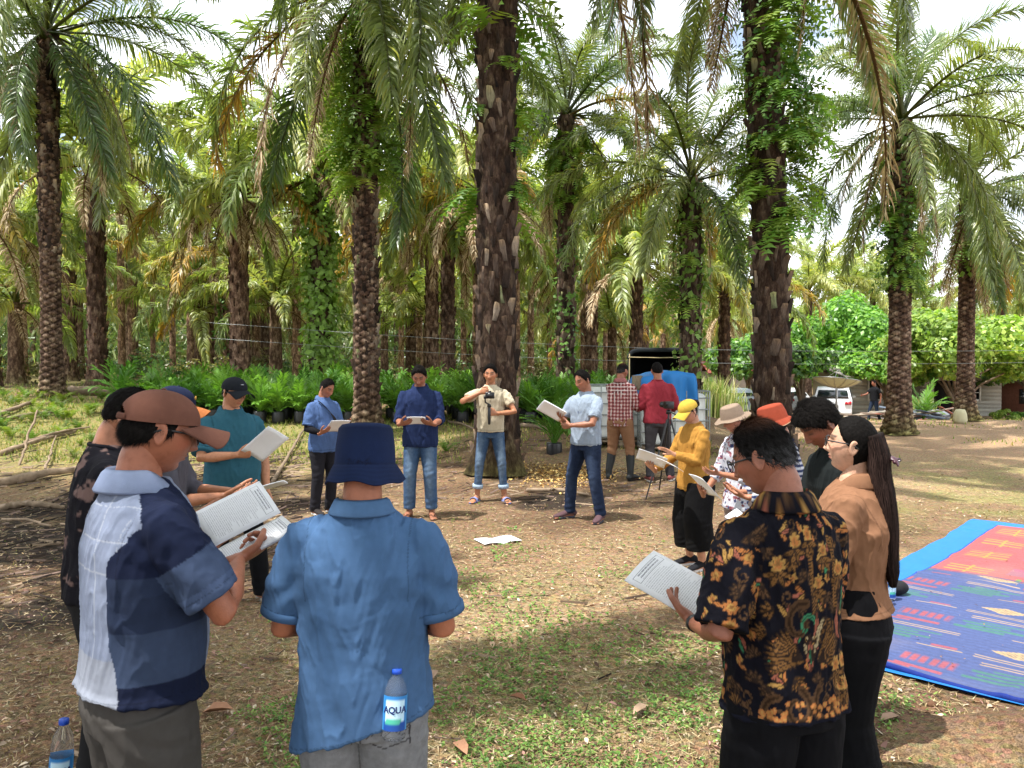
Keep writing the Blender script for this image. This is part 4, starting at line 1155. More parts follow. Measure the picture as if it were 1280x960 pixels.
    # ---- shirt
    if shirt:
        sh = shirt; ps = []
        hem = sh.get('hem', .82); fl = sh.get('flare', 1.0); lo = sh.get('loose', 1.0)
        if female:
            zs = [hem, .90, .98, 1.06, 1.16, 1.26, 1.34, 1.39, 1.425, 1.455]
            rx = [.172, .170, .150, .140, .148, .158, .150, .132, .100, .066]
            ry = [.135, .130, .112, .104, .118, .132, .112, .095, .082, .064]
        else:
            zs = [hem, .92, 1.00, 1.08, 1.18, 1.28, 1.35, 1.395, 1.43, 1.465]
            rx = [.180, .176, .172, .172, .180, .186, .172, .140, .098, .068]
            ry = [.132, .130, .126, .124, .124, .126, .116, .102, .084, .066]
        zs = A(zs); rx = A(rx) * lo * (hx / (.165 if female else .18)) ; ry = A(ry) * lo * (.4 + .6 * g)
        rx[:6] *= (.55 + .45 * g); rx[0] *= fl; ry[0] *= fl
        keep = zs > hem + .005; keep[0] = True
        if hem > .92: rx[0] = np.interp(hem, zs[1:], rx[1:]) * fl; ry[0] = np.interp(hem, zs[1:], ry[1:]) * fl
        zs, rx, ry = zs[keep], rx[keep], ry[keep]
        yo = belly * .055 * np.exp(-((zs - 1.04) / .13) ** 2); ry = ry + belly * .04 * np.exp(-((zs - 1.04) / .14) ** 2)
        zz = np.linspace(zs[0], zs[-1], 26)
        P = np.stack([0 * zz, np.interp(zz, zs, yo) - .010 * smooth(1.30, 1.45, zz), zz], 1)
        rxx, ryy = np.interp(zz, zs, rx), np.interp(zz, zs, ry)
        Vt, Ft = tube(P, rxx, ryy, seg=40, cap='flat', sup=2.35)
        tiltx, tilty = sh.get('hem_slant', (0, 0))
        wgt = 1 - smooth(hem, hem + .28, Vt[:, 2])
        Vt[:, 2] += wgt * (Vt[:, 0] * tiltx + Vt[:, 1] * tilty)
        ps.append((T(Vt), Ft))
        cut = sh.get('sleeve', .72)
        for i, (Sh, E, W, sp) in enumerate(arms):
            s = 1 if i == 0 else -1
            inn = T(A([s * (hx - .07), -.01, 1.365]))
            fs = .92 if female else 1.0
            ls = sh.get('sleeve_w', 1.0) * fs * (.6 + .4 * g)
            r0 = .064
            if cut <= 1:
                ts = np.linspace(0.04, cut, 7); pts = [inn] + [Sh + (E - Sh) * t for t in ts]
                rr = [.058, .056, .060, .063] + [r0] * 4
                ps.append(tube(pts, A(rr) * ls, A(rr) * ls * .98, seg=22, cap='flat'))
            else:
                ts = np.linspace(0, 1, 6); pts = [inn] + [Sh + (E - Sh) * t for t in ts]
                e2 = min(cut - 1, 1.0); pts += [E + (W - E) * t for t in np.linspace(.12, e2, 6)]
                rr = [.056, .056, .060, .060, .058, .056, .053] + list(np.linspace(.054, .040 if cut > 1.8 else .050, 6))
                ps.append(tube(pts, A(rr) * ls, A(rr) * ls, seg=22, cap='flat'))
            ps.append(ellipsoid(Sh + A([-s * .010, 0, -.024]), A([.055, .062, .056]) * (.6 + .4 * g) * fs, u=20, v=14))
            ps.append(tube([T(A([s * .050, -.014, 1.408])), T(A([s * .11, -.012, 1.380])), Sh + A([-s * .008, 0, -.020])], A([.046, .046, .050]) * fs, seg=16))
        V, F, N = remesh(ps, vox, 5)
        # sleeves crease across the arm
        V2 = wrinkle(V, N, sh.get('amp', .0055), seed)
        for i, (Sh, E, W, sp) in enumerate(arms):
            for (a, b, rr_) in ((Sh, E, .1), (E, W, .075)):
                d = b - a; Ln = np.linalg.norm(d); d = d / Ln
                q = V - a; t = q @ d; rad_ = np.linalg.norm(q - t[:, None] * d, axis=1)
                m = (rad_ < rr_) & (t > .02) & (t < Ln + .05) & (np.abs(q[:, 0]) < .5)
                ang = q @ np.cross(d, [0, 0.3, 1])
                f = np.sin((t * 60 + ang * 55 + 5 * vnoise(V * 7, seed + 3))) * (.3 + .7 * np.exp(-((t - Ln) / .07) ** 2)) * .0032 * sh.get('amp', .0055) / .0055
                V2 = V2 + N * (f * m * smooth(.0, .12, t))[:, None]
        col = sh['col']
        C = col(V, arms, root) if callable(col) else np.ones((len(V), 3)) * A(col)
        C = dye(C)
        if res >= 1:      # stitched seams and hems
            C = C.copy(); sm = .0017 if res == 2 else .0035
            for i, (Sh, E, W, sp) in enumerate(arms):
                if cut <= 1:
                    d = E - Sh; Ln = np.linalg.norm(d); d = d / Ln; q = V - Sh; t = q @ d; rr_ = np.linalg.norm(q - t[:, None] * d, axis=1)
                    C[(np.abs(t - (cut - .075) * Ln) < sm) & (rr_ < .09) & (np.abs(V[:, 0]) > .1)] *= .62
                s = 1 if i == 0 else -1
                ar = (np.abs(V[:, 0] * s - (hx - .035 + .10 * (V[:, 2] - 1.30) ** 2)) < sm) & (V[:, 2] > 1.20) & (V[:, 0] * s > 0)
                C[ar] *= .66
            hz = hem + .022 + V[:, 0] * tiltx + V[:, 1] * tilty
            C[np.abs(V[:, 2] - hz) < sm] *= .66
            if sh.get('collar') == 'shirt' or sh.get('yoke'): C[(V[:, 1] < 0) & (np.abs(V[:, 2] - 1.325) < sm) & (np.abs(V[:, 0]) < .15)] *= .68
            C[(np.abs(V[:, 1] - .005) < sm) & (V[:, 2] < 1.22) & (np.abs(V[:, 0]) > .1) & (np.abs(V[:, 0]) < .23)] *= .75
        me = to_mesh("shirt", V2, F, C)
        link("shirt" if not sh.get('part') else sh['part'], me, sh.get('mat', M_CLOTH), root)
        # sleeve bands
        if sh.get('cuff') is not None:
            for i, (Sh, E, W, sp) in enumerate(arms):
                ls = sh.get('sleeve_w', 1.0) * (.92 if female else 1.0) * (.6 + .4 * g)
                if cut <= 1:
                    a = Sh + (E - Sh) * (cut - .075); b = Sh + (E - Sh) * (cut + .012); rr = .068 * ls
                else:
                    a = E + (W - E) * (cut - 1 - .09); b = E + (W - E) * (cut - 1 + .01); rr = (.043 if cut > 1.8 else .053) * ls
                Vc, Fc = tube([a, (a + b) / 2, b], [rr * 1.0, rr * 1.01, rr], seg=26, cap='flat')
                mbc = MB(); mbc.add(Vc, Fc, dye(A(sh['cuff']))); mbc.obj("cuff", sh.get('mat', M_CLOTH), root)
        ck = sh.get('collar', 'polo')
        cc = A(sh.get('collar_col', sh['col'] if not callable(sh['col']) else (.1, .1, .1)))
        n = 44; th = np.linspace(0, 2 * pi, n, endpoint=False)
        fr = np.sin(th)       # +1 front
        mbc = MB()
        if ck in ('polo', 'shirt'):
            R1 = neck_r + .010
            prof = [(R1 - .002, 1.438, 0), (R1, 1.472, 0), (R1 + .004, 1.486, 0), (R1 + .011, 1.480, .0), (R1 + .028, 1.446, 0), (R1 + .026, 1.440, 0)] if ck == 'polo' else \
                   [(R1 - .002, 1.438, 0), (R1, 1.478, 0), (R1 + .004, 1.492, 0), (R1 + .013, 1.482, .0), (R1 + .032, 1.440, 0), (R1 + .030, 1.434, 0)]
            rings = []
            for (r_, z_, _) in prof:
                zz_ = z_ - .050 * smooth(-.1, 1, fr) - (.020 * np.exp(-((fr - .93) / .10) ** 2) if z_ < 1.47 else 0)
                rings.append(np.stack([r_ * np.cos(th), r_ * 1.06 * np.sin(th) - .014 + .012 * np.maximum(fr, 0), zz_], 1))
            Vc = T(np.concatenate(rings)); Fc = grid_faces(len(prof), n, wrap_n=True)
            gap = np.abs(np.degrees(np.angle(np.exp(1j * (th - pi / 2))))) < 9
            if sh.get('open', True):
                kcol = np.arange(n); bad = set(kcol[gap])
                Fc = np.array([q for q in Fc if not ((q[0] % n) in bad and (q[1] % n) in bad)])
            ccv = sh['col'](Vc, arms, root) if (callable(sh['col']) and 'collar_col' not in sh) else cc
            mbc.add(Vc, Fc, dye(ccv))
            o = mbc.obj("collar", sh.get('mat', M_CLOTH), root)
            md = o.modifiers.new("thick", 'SOLIDIFY'); md.thickness = .0025
        elif ck == 'round':
            Pn = np.stack([(neck_r + .014) * np.cos(th), (neck_r + .016) * np.sin(th) - .012, 1.462 - .022 * smooth(-.2, 1, fr)], 1)
            Vr, Fr = tube(np.concatenate([T(Pn), T(Pn)[:2]]), .0085, .0065, ref=(0, 0, 1), seg=8, cap=None)
            mbc.add(Vr, Fr, dye(cc)); mbc.obj("neckband", sh.get('mat', M_CLOTH), root)
    # ---- trousers
    if trousers:
        tr = trousers; ps = []
        wz = tr.get('waist', .955); w = tr.get('w', 1.0)
        zz = A([.80, .86, .92, wz]); 
        ps.append(tube(np.stack([0 * zz, -.008 + 0 * zz, zz], 1), A([.150, .160, .154, .136]) * (.45 + .55 * g) * w * (1.04 if female else 1), A([.110, .116, .106, .092]) * (.45 + .55 * g) * w, seg=30, cap='flat', sup=2.3))
        hemz = tr.get('hem', .07)
        for i, (H, K, Ak, fa, fz) in enumerate(legs):
            s = 1 if i == 0 else -1
            top = A([s * .080, -.004, .86])
            pts = [top, top + (K - top) * .33, top + (K - top) * .66, K]
            tt = (K[2] - (hemz + fz)) / max(K[2] - Ak[2], .01)
            end = K + (Ak - K) * tt
            pts += [K + (end - K) * q for q in (.33, .66, 1.0)]
            r = A(tr.get('r', [.098, .086, .073, .063, .060, .057, .056])) * (.5 + .5 * g) * w
            ps.append(tube(pts, r, r * 1.05, seg=24, cap='flat'))
        V, F, N = remesh(ps, vox * 1.0, 5)
        am = tr.get('amp', .0045)
        P = V; wv = vnoise(P * 6, seed + 20)
        kz = legs[0][1][2]
        cross = np.sin(P[:, 2] * 85 + P[:, 0] * 30 + P[:, 1] * 25 + 5 * wv)
        msk = .25 + .9 * np.exp(-((P[:, 2] - kz) / .08) ** 2) + 1.3 * np.exp(-((P[:, 2] - hemz - .05) / .07) ** 2) + .7 * np.exp(-((P[:, 2] - .80) / .07) ** 2)
        d3 = fbm(np.stack([P[:, 0] * 16, P[:, 1] * 16, P[:, 2] * 6], 1), 3, seed + 21)
        V2 = V + N * (am * (cross * .55 * msk * (.6 + .6 * vnoise(P * 5, seed + 9)) + .8 * (1 - 2 * np.abs(d3))))[:, None]
        col = tr['col']
        C = dye(col(V, legs) if callable(col) else np.ones((len(V), 3)) * A(col))
        link(tr.get('part', "trousers"), to_mesh("trousers", V2, F, C), tr.get('mat', M_CLOTH), root)
        if tr.get('skirt'):
            pass
        if tr.get('turnup') is not None:
            for (H, K, Ak, fa, fz) in legs:
                tt = (K[2] - (hemz + fz)) / max(K[2] - Ak[2], .01); end = K + (Ak - K) * tt; a = K + (Ak - K) * (tt - .12)
                Vc, Fc = tube([a, end], [.066 * w, .067 * w], seg=24, cap='flat'); mbc = MB(); mbc.add(Vc, Fc, tr['turnup']); mbc.obj("turn_up", M_DENIM, root)
    # ---- footwear
    if shoes:
        for (H, K, Ak, fa, fz) in legs:
            R3 = rotm('Z', fa); base = A([Ak[0], Ak[1], fz])
            f = lambda p: base + R3 @ A(p, float)
            kd = shoes['kind']; cu = shoes['col']; cs = shoes.get('sole', (.6, .6, .58))
            if kd == 'shoe':
                u_ = [tube([f((0, -.062, .055)), f((0, -.03, .060)), f((0, .03, .062)), f((0, .10, .046)), f((0, .16, .036)), f((0, .20, .030))], [.032, .036, .038, .044, .042, .028], [.038, .042, .042, .030, .022, .016], seg=16),
                      tube([f((0, -.012, .05)), f((0, -.005, .105))], [.040, .041], seg=16, cap='flat')]
                V, F, N = remesh(u_, max(vox, .007), 3)
                o = MB().add(V, F, cu).obj("shoe", shoes.get('mat', M_CLOTH), root)
                th_ = np.linspace(0, 2 * pi, 28, endpoint=False)
            elif kd == 'boot':
                u_ = [tube([f((0, -.06, .05)), f((0, .03, .058)), f((0, .11, .045)), f((0, .20, .034))], [.036, .042, .048, .032], [.042, .044, .034, .020], seg=16),
                      tube([f((0, -.01, .05)), f((0, -.012, .15)), Ak + (K - Ak) * .5, Ak + (K - Ak) * .80], [.048, .050, .064, .068], [.05, .05, .066, .07], seg=18, cap='flat')]
                V, F, N = remesh(u_, max(vox, .007), 3)
                o = MB().add(V, F, cu).obj("rubber_boot", M_PLBOOT, root)
            if kd in ('shoe', 'boot', 'sandal', 'slide'):
                # sole outline
                t = np.linspace(0, 2 * pi, 30, endpoint=False)
                ln = np.cos(t); wd = np.sin(t)
                yy = .070 + .140 * ln; ww = (.036 + .010 * smooth(-.2, .8, ln)) * np.sign(wd) * np.abs(wd) ** .8
                zt = .026 if kd in ('shoe',) else .018
                ring = lambda z, s_: np.stack([ww * s_, .070 + (yy - .070) * s_, np.full(30, z)], 1)
                Vv = np.concatenate([ring(.001, .97), ring(.006, 1.0), ring(zt, 1.0), ring(zt, .9)])
                Vv = np.concatenate([Vv, [[0, .07, .001], [0, .07, zt]]])
                Ff = grid_faces(4, 30, wrap_n=True); a = np.arange(30); b = (a + 1) % 30
                t1 = np.stack([b, a, np.full(30, 120)], 1); t2 = np.stack([90 + a, 90 + b, np.full(30, 121)], 1)
                Vv = Vv @ R3.T + base
                nm = "sole" if kd in ('shoe', 'boot') else "sandal"
                so = MB().add(Vv, [Ff, t1, t2], cs).obj(nm, M_SOLE, root if kd in ('sandal', 'slide') else o)
                if kd == 'slide':
                    pts = [f((-.046, .10, .018)), f((-.040, .095, .05)), f((0, .09, .066)), f((.040, .095, .05)), f((.046, .10, .018))]
                    Vs, Fs = tube(pts, .030, .005, ref=tuple(R3 @ A([0, 1, 0])), seg=10); MB().add(Vs, Fs, cu).obj("strap", M_SOLE, so)
                if kd == 'sandal':
                    for sx in (-1, 1):
                        pts = [f((0, .165, .030)), f((sx * .02, .12, .052)), f((sx * .043, .06, .022))]
                        Vs, Fs = tube(pts, .006, .003, seg=8); MB().add(Vs, Fs, cu).obj("strap", M_SOLE, so)
    # ---- head gear
    def HG(mb, name, m, parent=root, **kw):
        V, F, C = mb.arrays(); mb2 = MB(); C = dye(C, .72, .12) if m is M_HATC else C; mb2.add(xf(MH, V), F, C); return mb2.obj(name, m, parent, **kw)
    if hair:
        HG(hair_shell(hair.get('kind', 'short'), res, seed, hair.get('col', (.006, .005, .0045)), hair.get('thick', .014), hair.get('grey', 0), hair.get('bald', 0), hat is not None), "hair", M_HAIR)
        if hair.get('bun'):
            bx, by, bz, br = hair['bun']; V, F = ellipsoid((bx, by, bz), (br, br * .9, br), u=26, v=18)
            V = V + unit(V - A([bx, by, bz])) * (.004 * fbm(V * 60, 2, 4))[:, None]
            HG(MB().add(V, F, (.012, .01, .009)), "hair_bun", M_HAIR)
    if hat: hat(HG, root, res)
    if glasses:
        mb = MB(); gc = glasses.get('col', (.01, .01, .01))
        for s in (-1, 1):
            th = np.linspace(0, 2 * pi, 25); 
            sq = 2.6
            cx = .025 * np.sign(np.cos(th)) * np.abs(np.cos(th)) ** (2 / sq); cz = .019 * np.sign(np.sin(th)) * np.abs(np.sin(th)) ** (2 / sq)
            yy = .104 - .25 * np.maximum(0, np.abs(s * .032 + cx) - .02)
            Pg = np.stack([s * .032 + cx, yy, .008 + cz], 1)
            V, F = tube(Pg, .0022, seg=8, cap=None); mb.add(V, F, gc)
            V, F = tube([(s * .056, .093, .014), (s * .074, .05, .014), (s * .080, -.005, .012), (s * .078, -.03, -.002)], .002, .0028, seg=8); mb.add(V, F, gc)
        V, F = tube([(-.008, .107, .012), (0, .110, .014), (.008, .107, .012)], .002, seg=8); mb.add(V, F, gc)
        go = HG(mb, "glasses", M_BLACKP)
    P_ = Pose(); P_.root = root; P_.MH = MH; P_.arms = arms; P_.hands = hand_frames; P_.T = T; P_.k = k; P_.HG = HG; P_.legs = legs
    P_.world = Matrix.Translation((x, y, z0)) @ Matrix.Rotation(rad(face_deg - 90), 4, 'Z') @ Matrix.Scale(k, 4)
    return P_

M_PLBOOT = M_plain("boot_rubber", (1, 1, 1), 0.5, 0.15, 14, 0.1, 60)

# ---- hats, all built in the head frame
def hat_cap(col, brim=None, back_open=False, tilt=-6, text=None, logo=None, zoff=.0, under=None):
    def f(HG, root, res):
        u, v = (40, 16) if res < 2 else (72, 26)
        ph = np.linspace(0, 2 * pi, u, endpoint=False); th = np.linspace(.02, pi / 2, v)
        TH, PH = np.meshgrid(th, ph, indexing='ij')
        rx, ry, rz = .088, .107, .090
        X = rx * np.sin(TH) ** .92 * np.cos(PH); Y = ry * np.sin(TH) ** .92 * np.sin(PH); Z = rz * np.cos(TH) ** .95
        seam = np.abs(((PH / (pi / 3)) + .5) % 1 - .5)
        k = 1 - .018 * np.exp(-(seam / .03) ** 2)
        k = k * (1 + .012 * fbm(np.stack([X.ravel(), Y.ravel(), Z.ravel()], 1) * 22, 2, 3).reshape(X.shape))
        V = np.stack([X * k, Y * k - .004, Z + .028 + zoff], -1).reshape(-1, 3)
        V2 = np.stack([X * k * .965, (Y * k) * .965 - .004, Z * .97 + .028 + zoff], -1).reshape(-1, 3)
        Rt = rotm('X', -tilt); F = grid_faces(v, u, wrap_n=True)
        if back_open:
            cen = V[F].mean(1); bad = (cen[:, 1] < -.085) & (np.abs(cen[:, 0]) < .034) & (cen[:, 2] < .066 + zoff - 14 * cen[:, 0] ** 2)
            F = F[~bad]
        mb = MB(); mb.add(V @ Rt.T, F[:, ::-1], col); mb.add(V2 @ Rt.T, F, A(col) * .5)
        # rim ring
        r_ = V[-u:]; mb.add(np.concatenate([V[-u:], V2[-u:]]) @ Rt.T, grid_faces(2, u, wrap_n=True), col)
        if back_open:
            a = np.radians(np.linspace(-118, -62, 12)); Pb = np.stack([.088 * np.cos(a), .107 * np.sin(a) - .004, np.full(12, .036 + zoff)], 1) @ Rt.T
            Vb, Fb = tube(Pb, .0025, .009, ref=(1, 0, 0), seg=6); Vb, Fb = tube(Pb, .009, .0025, ref=(0, 0, 1), seg=6); mb.add(Vb, Fb, A(col) * .9)
        crown = HG(mb, "cap", M_HATC)
        # peak
        bc = brim if brim is not None else col
        a = np.radians(np.linspace(22, 158, 30)); t = np.linspace(0, 1, 8)
        Ag, Tg = np.meshgrid(a, t, indexing='ij')
        inn = np.stack([.088 * np.cos(Ag), .106 * np.sin(Ag) - .004], -1)
        out_ = np.stack([.086 * np.cos(Ag), .098 + .088 * np.sin(Ag) ** .6 * smooth(0, .5, np.sin(Ag))], -1)
        Q = inn * (1 - Tg[..., None]) + out_ * Tg[..., None]
        Zb = .030 + zoff - 7.0 * Q[..., 0] ** 2 * (.25 + .75 * Tg) - .012 * Tg
        Vb = np.stack([Q[..., 0], Q[..., 1], Zb], -1).reshape(-1, 3); Vl = Vb - A([0, 0, .0035])
        Fb = grid_faces(30, 8)
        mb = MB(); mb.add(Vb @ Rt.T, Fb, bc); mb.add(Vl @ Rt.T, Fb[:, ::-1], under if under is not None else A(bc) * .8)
        e = np.arange(30) * 8 + 7; E = np.stack([e[:-1], e[1:], e[1:] + 240, e[:-1] + 240], 1)
        mb.add(np.concatenate([Vb, Vl]) @ Rt.T, E, bc)
        HG(mb, "peak", M_HATC, crown)
        V, F = ellipsoid((0, -.004, .119 + zoff), (.007, .007, .004), u=10, v=6); HG(MB().add(V @ Rt.T, F, col), "button", M_HATC, crown)
        if logo:
            V, F = ellipsoid((0, .094, .072 + zoff), logo[1], u=12, v=8); V = V @ Rt.T; HG(MB().add(V, F, logo[0]), "badge", M_HATC, crown)
    return f

def hat_bucket(col, band=None, brim_r=.120, brim_z=-.052, top=.122, crown_r=.094, edge=None, tilt=-4, top_r=.080, cz=.022):
    def f(HG, root, res):
        seg = 48 if res < 2 else 96
        pr = [(0.001, top + .004), (top_r * .6, top + .002), (top_r * .88, top - .003), (top_r, top - .014), (crown_r * .965, top * .45 + cz * .4), (crown_r, cz + .006), (crown_r + .001, cz)]
        m = 9
        for k in range(1, m + 1):
            t = k / m; pr.append((crown_r + (brim_r - crown_r) * t ** .85, cz + (brim_z - cz) * t ** 1.1))
        pr = A(pr)
        V, F = lathe(pr, seg, .95, 1.10)
        ph = np.tile(np.linspace(0, 2 * pi, seg, endpoint=False), len(pr)); j = np.repeat(np.arange(len(pr)), seg)
        low = np.clip((j - 6) / 9, 0, 1)
        V[:, 2] += .005 * low * np.sin(3 * ph + 1) + .0035 * low * np.sin(7 * ph)
        rr = 1 + .022 * low * np.sin(5 * ph + .6) + .012 * fbm(V * 16, 2, 9) * (1 + 0 * low)
        V[:, 0] *= rr; V[:, 1] *= rr
        # stitched rings round the brim
        st = A([1.0 + .0] * len(V)); 
        C = np.ones((len(V), 3)) * A(col)
        C[(j >= 8) & (j % 2 == 0)] *= .82
        C[(j == 3) | (j == 6)] *= .7
        if edge is not None: C[j >= len(pr) - 1] = A(edge)
        Vi = V.copy(); Vi[:, :2] *= .975; Vi[:, 2] -= .003
        Rt = rotm('X', -tilt)
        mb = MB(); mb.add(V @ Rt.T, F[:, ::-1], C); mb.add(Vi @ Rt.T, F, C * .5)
        n = len(V); a = n - seg + np.arange(seg); b = n - seg + (np.arange(seg) + 1) % seg
        mb.add(np.concatenate([V, Vi]) @ Rt.T, np.stack([a, b, b + n, a + n], 1), A(edge if edge is not None else col))
        o = HG(mb, "bucket_hat", M_HATC)
    return f

def print_mat(name, kind='text', base=(.86, .87, .9)):
    """printed sheet: rows of type; object coordinates x across, y up the page in metres"""
    t = NT(name)
    tc = t.n("ShaderNodeTexCoord"); sp = t.n("ShaderNodeSeparateXYZ"); t.l(tc.outputs['UV'], sp.inputs[0])
    def mth(op, a, b=None, c=None):
        x = t.n("ShaderNodeMath", operation=op)
        for i, v in enumerate((a, b, c)):
            if v is None: continue
            if isinstance(v, (int, float)): x.inputs[i].default_value = v
            else: t.l(v, x.inputs[i])
        return x.outputs[0]
    X, Y = sp.outputs[0], sp.outputs[1]
    rows = 38 if kind == 'text' else 30
    fr = mth('FRACT', mth('MULTIPLY', Y, rows))
    line = mth('LESS_THAN', mth('ABSOLUTE', mth('SUBTRACT', fr, .5)), .22)
    cb = t.n("ShaderNodeCombineXYZ"); t.l(mth('MULTIPLY', X, 60), cb.inputs[0]); t.l(mth('FLOOR', mth('MULTIPLY', Y, rows)), cb.inputs[1])
    wn_ = t.n("ShaderNodeTexNoise"); wn_.inputs['Scale'].default_value = 1.0; wn_.inputs['Detail'].default_value = 0; t.l(cb.outputs[0], wn_.inputs['Vector'])
    word = mth('GREATER_THAN', wn_.outputs['Fac'], .44)
    cb2 = t.n("ShaderNodeCombineXYZ"); t.l(mth('FLOOR', mth('MULTIPLY', Y, rows)), cb2.inputs[0]); cb2.inputs[1].default_value = 3.3
    w2 = t.n("ShaderNodeTexWhiteNoise"); t.l(cb2.outputs[0], w2.inputs['Vector'])
    rowend = mth('LESS_THAN', X, mth('MULTIPLY_ADD', w2.outputs['Value'], .35, .62))
    inx = mth('MULTIPLY', mth('GREATER_THAN', X, .1), mth('LESS_THAN', X, .9)); iny = mth('MULTIPLY', mth('GREATER_THAN', Y, .07), mth('LESS_THAN', Y, .80))
    ink = mth('MULTIPLY', mth('MULTIPLY', line, word), mth('MULTIPLY', mth('MULTIPLY', inx, iny), rowend))
    # ruled heading box
    ax_ = mth('ABSOLUTE', mth('SUBTRACT', X, .5)); ay = mth('ABSOLUTE', mth('SUBTRACT', Y, .875))
    m_ = mth('MAXIMUM', mth('SUBTRACT', ax_, .40), mth('SUBTRACT', ay, .055))
    boxl = mth('LESS_THAN', mth('ABSOLUTE', m_), .004)
    hd = mth('MULTIPLY', mth('MULTIPLY', mth('LESS_THAN', mth('ABSOLUTE', mth('SUBTRACT', mth('FRACT', mth('MULTIPLY', Y, 26)), .5)), .26), mth('GREATER_THAN', wn_.outputs['Fac'], .42)),
             mth('MULTIPLY', mth('LESS_THAN', ay, .042), mth('LESS_THAN', ax_, .30)))
    ink = mth('MINIMUM', mth('ADD', mth('ADD', mth('MULTIPLY', ink, .55), boxl), hd), 1.0)
    c = t.mix(mth('MULTIPLY', ink, .8), base, (.10, .10, .14))
    b = t.bsdf(c, .6, None, .3)
    tr = t.n("ShaderNodeBsdfTranslucent"); tr.inputs['Color'].default_value = (.8, .8, .82, 1)
    mx = t.n("ShaderNodeMixShader"); mx.inputs[0].default_value = .2; t.l(b.outputs[0], mx.inputs[1]); t.l(tr.outputs[0], mx.inputs[2])
    return t.done(mx)
M_PRINT = print_mat("printed_page"); M_PAPER = M_plain("plain_paper", (.84, .85, .88), .6, .04, 6, 0, attr=False)
M_COVER = M_plain("blue_white_cover", (.74, .80, .92), .45, .25, 9, 0, attr=False)

def sheet_mesh(w, h, bend=.01, thick=.002, nx=9, ny=9, skew=0, fold=0.0):
    """a page lying in local XY (x across, y up the page), slightly bent, with UVs"""
    u = np.linspace(0, 1, nx); v = np.linspace(0, 1, ny); U, W = np.meshgrid(u, v, indexing='ij')
    X = (U - .5) * w; Y = (W - .5) * h; Z = bend * np.cos((U - .5) * pi) * (1 - .4 * W) - bend * .6 * W ** 2 + fold * np.abs(U - .5)
    V = np.stack([X, Y, Z], -1).reshape(-1, 3)
    n = len(V)
    F = grid_faces(nx, ny)
    Vb = V - A([0, 0, thick])
    ed = list(np.arange(ny)) + [i * ny + ny - 1 for i in range(1, nx)] + [(nx - 1) * ny + j for j in range(ny - 2, -1, -1)] + [i * ny for i in range(nx - 2, 0, -1)]
    ed = A(ed); e2 = np.roll(ed, -1)
    me = to_mesh("sheet", np.concatenate([V, Vb]), [F[:, ::-1], F + n, np.stack([ed, e2, e2 + n, ed + n], 1)], None, False)
    uv = me.uv_layers.new(name="UVMap"); uvv = np.concatenate([np.stack([U, W], -1).reshape(-1, 2)] * 2)
    li = np.empty(len(me.loops), np.int32); me.loops.foreach_get("vertex_index", li)
    uv.data.foreach_set("uv", uvv[li].astype(np.float32).ravel())
    me.materials.append(M_PRINT); me.materials.append(M_PAPER)
    k = len(F); mi = np.zeros(len(me.polygons), np.int32); mi[k:] = 1; me.polygons.foreach_set("material_index", mi)
    return me

def mat_from(c, n, up):
    """matrix whose +Z is n and +Y is up (projected)"""
    n = unit(A(n)); u = A(up, float); u = unit(u - n * (u @ n)); x = np.cross(u, n)
    M = np.eye(4); M[:3, 0] = x; M[:3, 1] = u; M[:3, 2] = n; M[:3, 3] = c
    return M

def paper(P, label, c, n, up, w=.21, h=.297, bend=.012, thick=.003, cat="paper", name="printed_sheet", group="papers and booklets held by the people", fold=0.0, flip_cover=False):
    me = sheet_mesh(w, h, bend, thick, fold=fold)
    o = link(name, me, None, None, label=label, category=cat, group=group)
    M = mat_from(c, n, up)
    o.matrix_world = P.world @ Matrix(M.tolist())
    return o

def hold(c, n, up, w, h, side, along=.25, grip=.0, dirin=.5):
    """arm spec so that the hand (side +1 right) carries the sheet by its side edge, thumb on top"""
    M = mat_from(c, n, up); x, u, nn = M[:3, 0], M[:3, 1], M[:3, 2]
    e = A(c, float) + x * side * (w / 2 - grip) + u * (-h / 2 + along * h)
    fd = unit(-x * side * dirin + u * (1 - dirin) * 1.2)
    wrist = e - fd * .080 - nn * .026
    return dict(w=tuple(wrist), f=tuple(fd), n=tuple(nn), p='hold', pole=(side * .30, -.5, -.9))
def wdir(face, v):
    a = -rad(face - 90); c, s = cos(a), sin(a)
    return (v[0] * c - v[1] * s, v[0] * s + v[1] * c, v[2])
def col_stripes(c1, c2, k=160):
    def f(V, arms, root): 
        s = smooth(-.15, .15, np.sin(V[:, 2] * k + V[:, 0] * 25))[:, None]
        return A(c1) * (1 - s) + A(c2) * s
    return f
def col_plaid(V, arms, root):
    sx = (np.abs(np.sin(V[:, 0] * 62 + V[:, 1] * 30)) > .62).astype(float); sz = (np.abs(np.sin(V[:, 2] * 62)) > .62).astype(float)
    k = (sx + sz)[:, None]
    C = A(S('#d9c3bf')) * (k == 0) + A(S('#b0605c')) * (k == 1) + A(S('#6f2f33')) * (k == 2)
    th = ((np.abs(np.sin(V[:, 0] * 62 + V[:, 1] * 30)) < .12) | (np.abs(np.sin(V[:, 2] * 62)) < .12))[:, None]
    return np.where(th, A(S('#e9dcd6')), C)
def col_floral_white(V, arms, root):
    C = np.ones((len(V), 3)) * A(S('#d9dbe6')); r = np.random.default_rng(4)
    n1 = vnoise(V * 34, 3); n2 = vnoise(V * 34 + 50, 4); n3_ = vnoise(V * 40 + 90, 8)
    C[n1 > .42] = A(S('#8f4a52')); C[n2 > .45] = A(S('#3f4a78')); C[n3_ > .52] = A(S('#c07a86'))
    return C
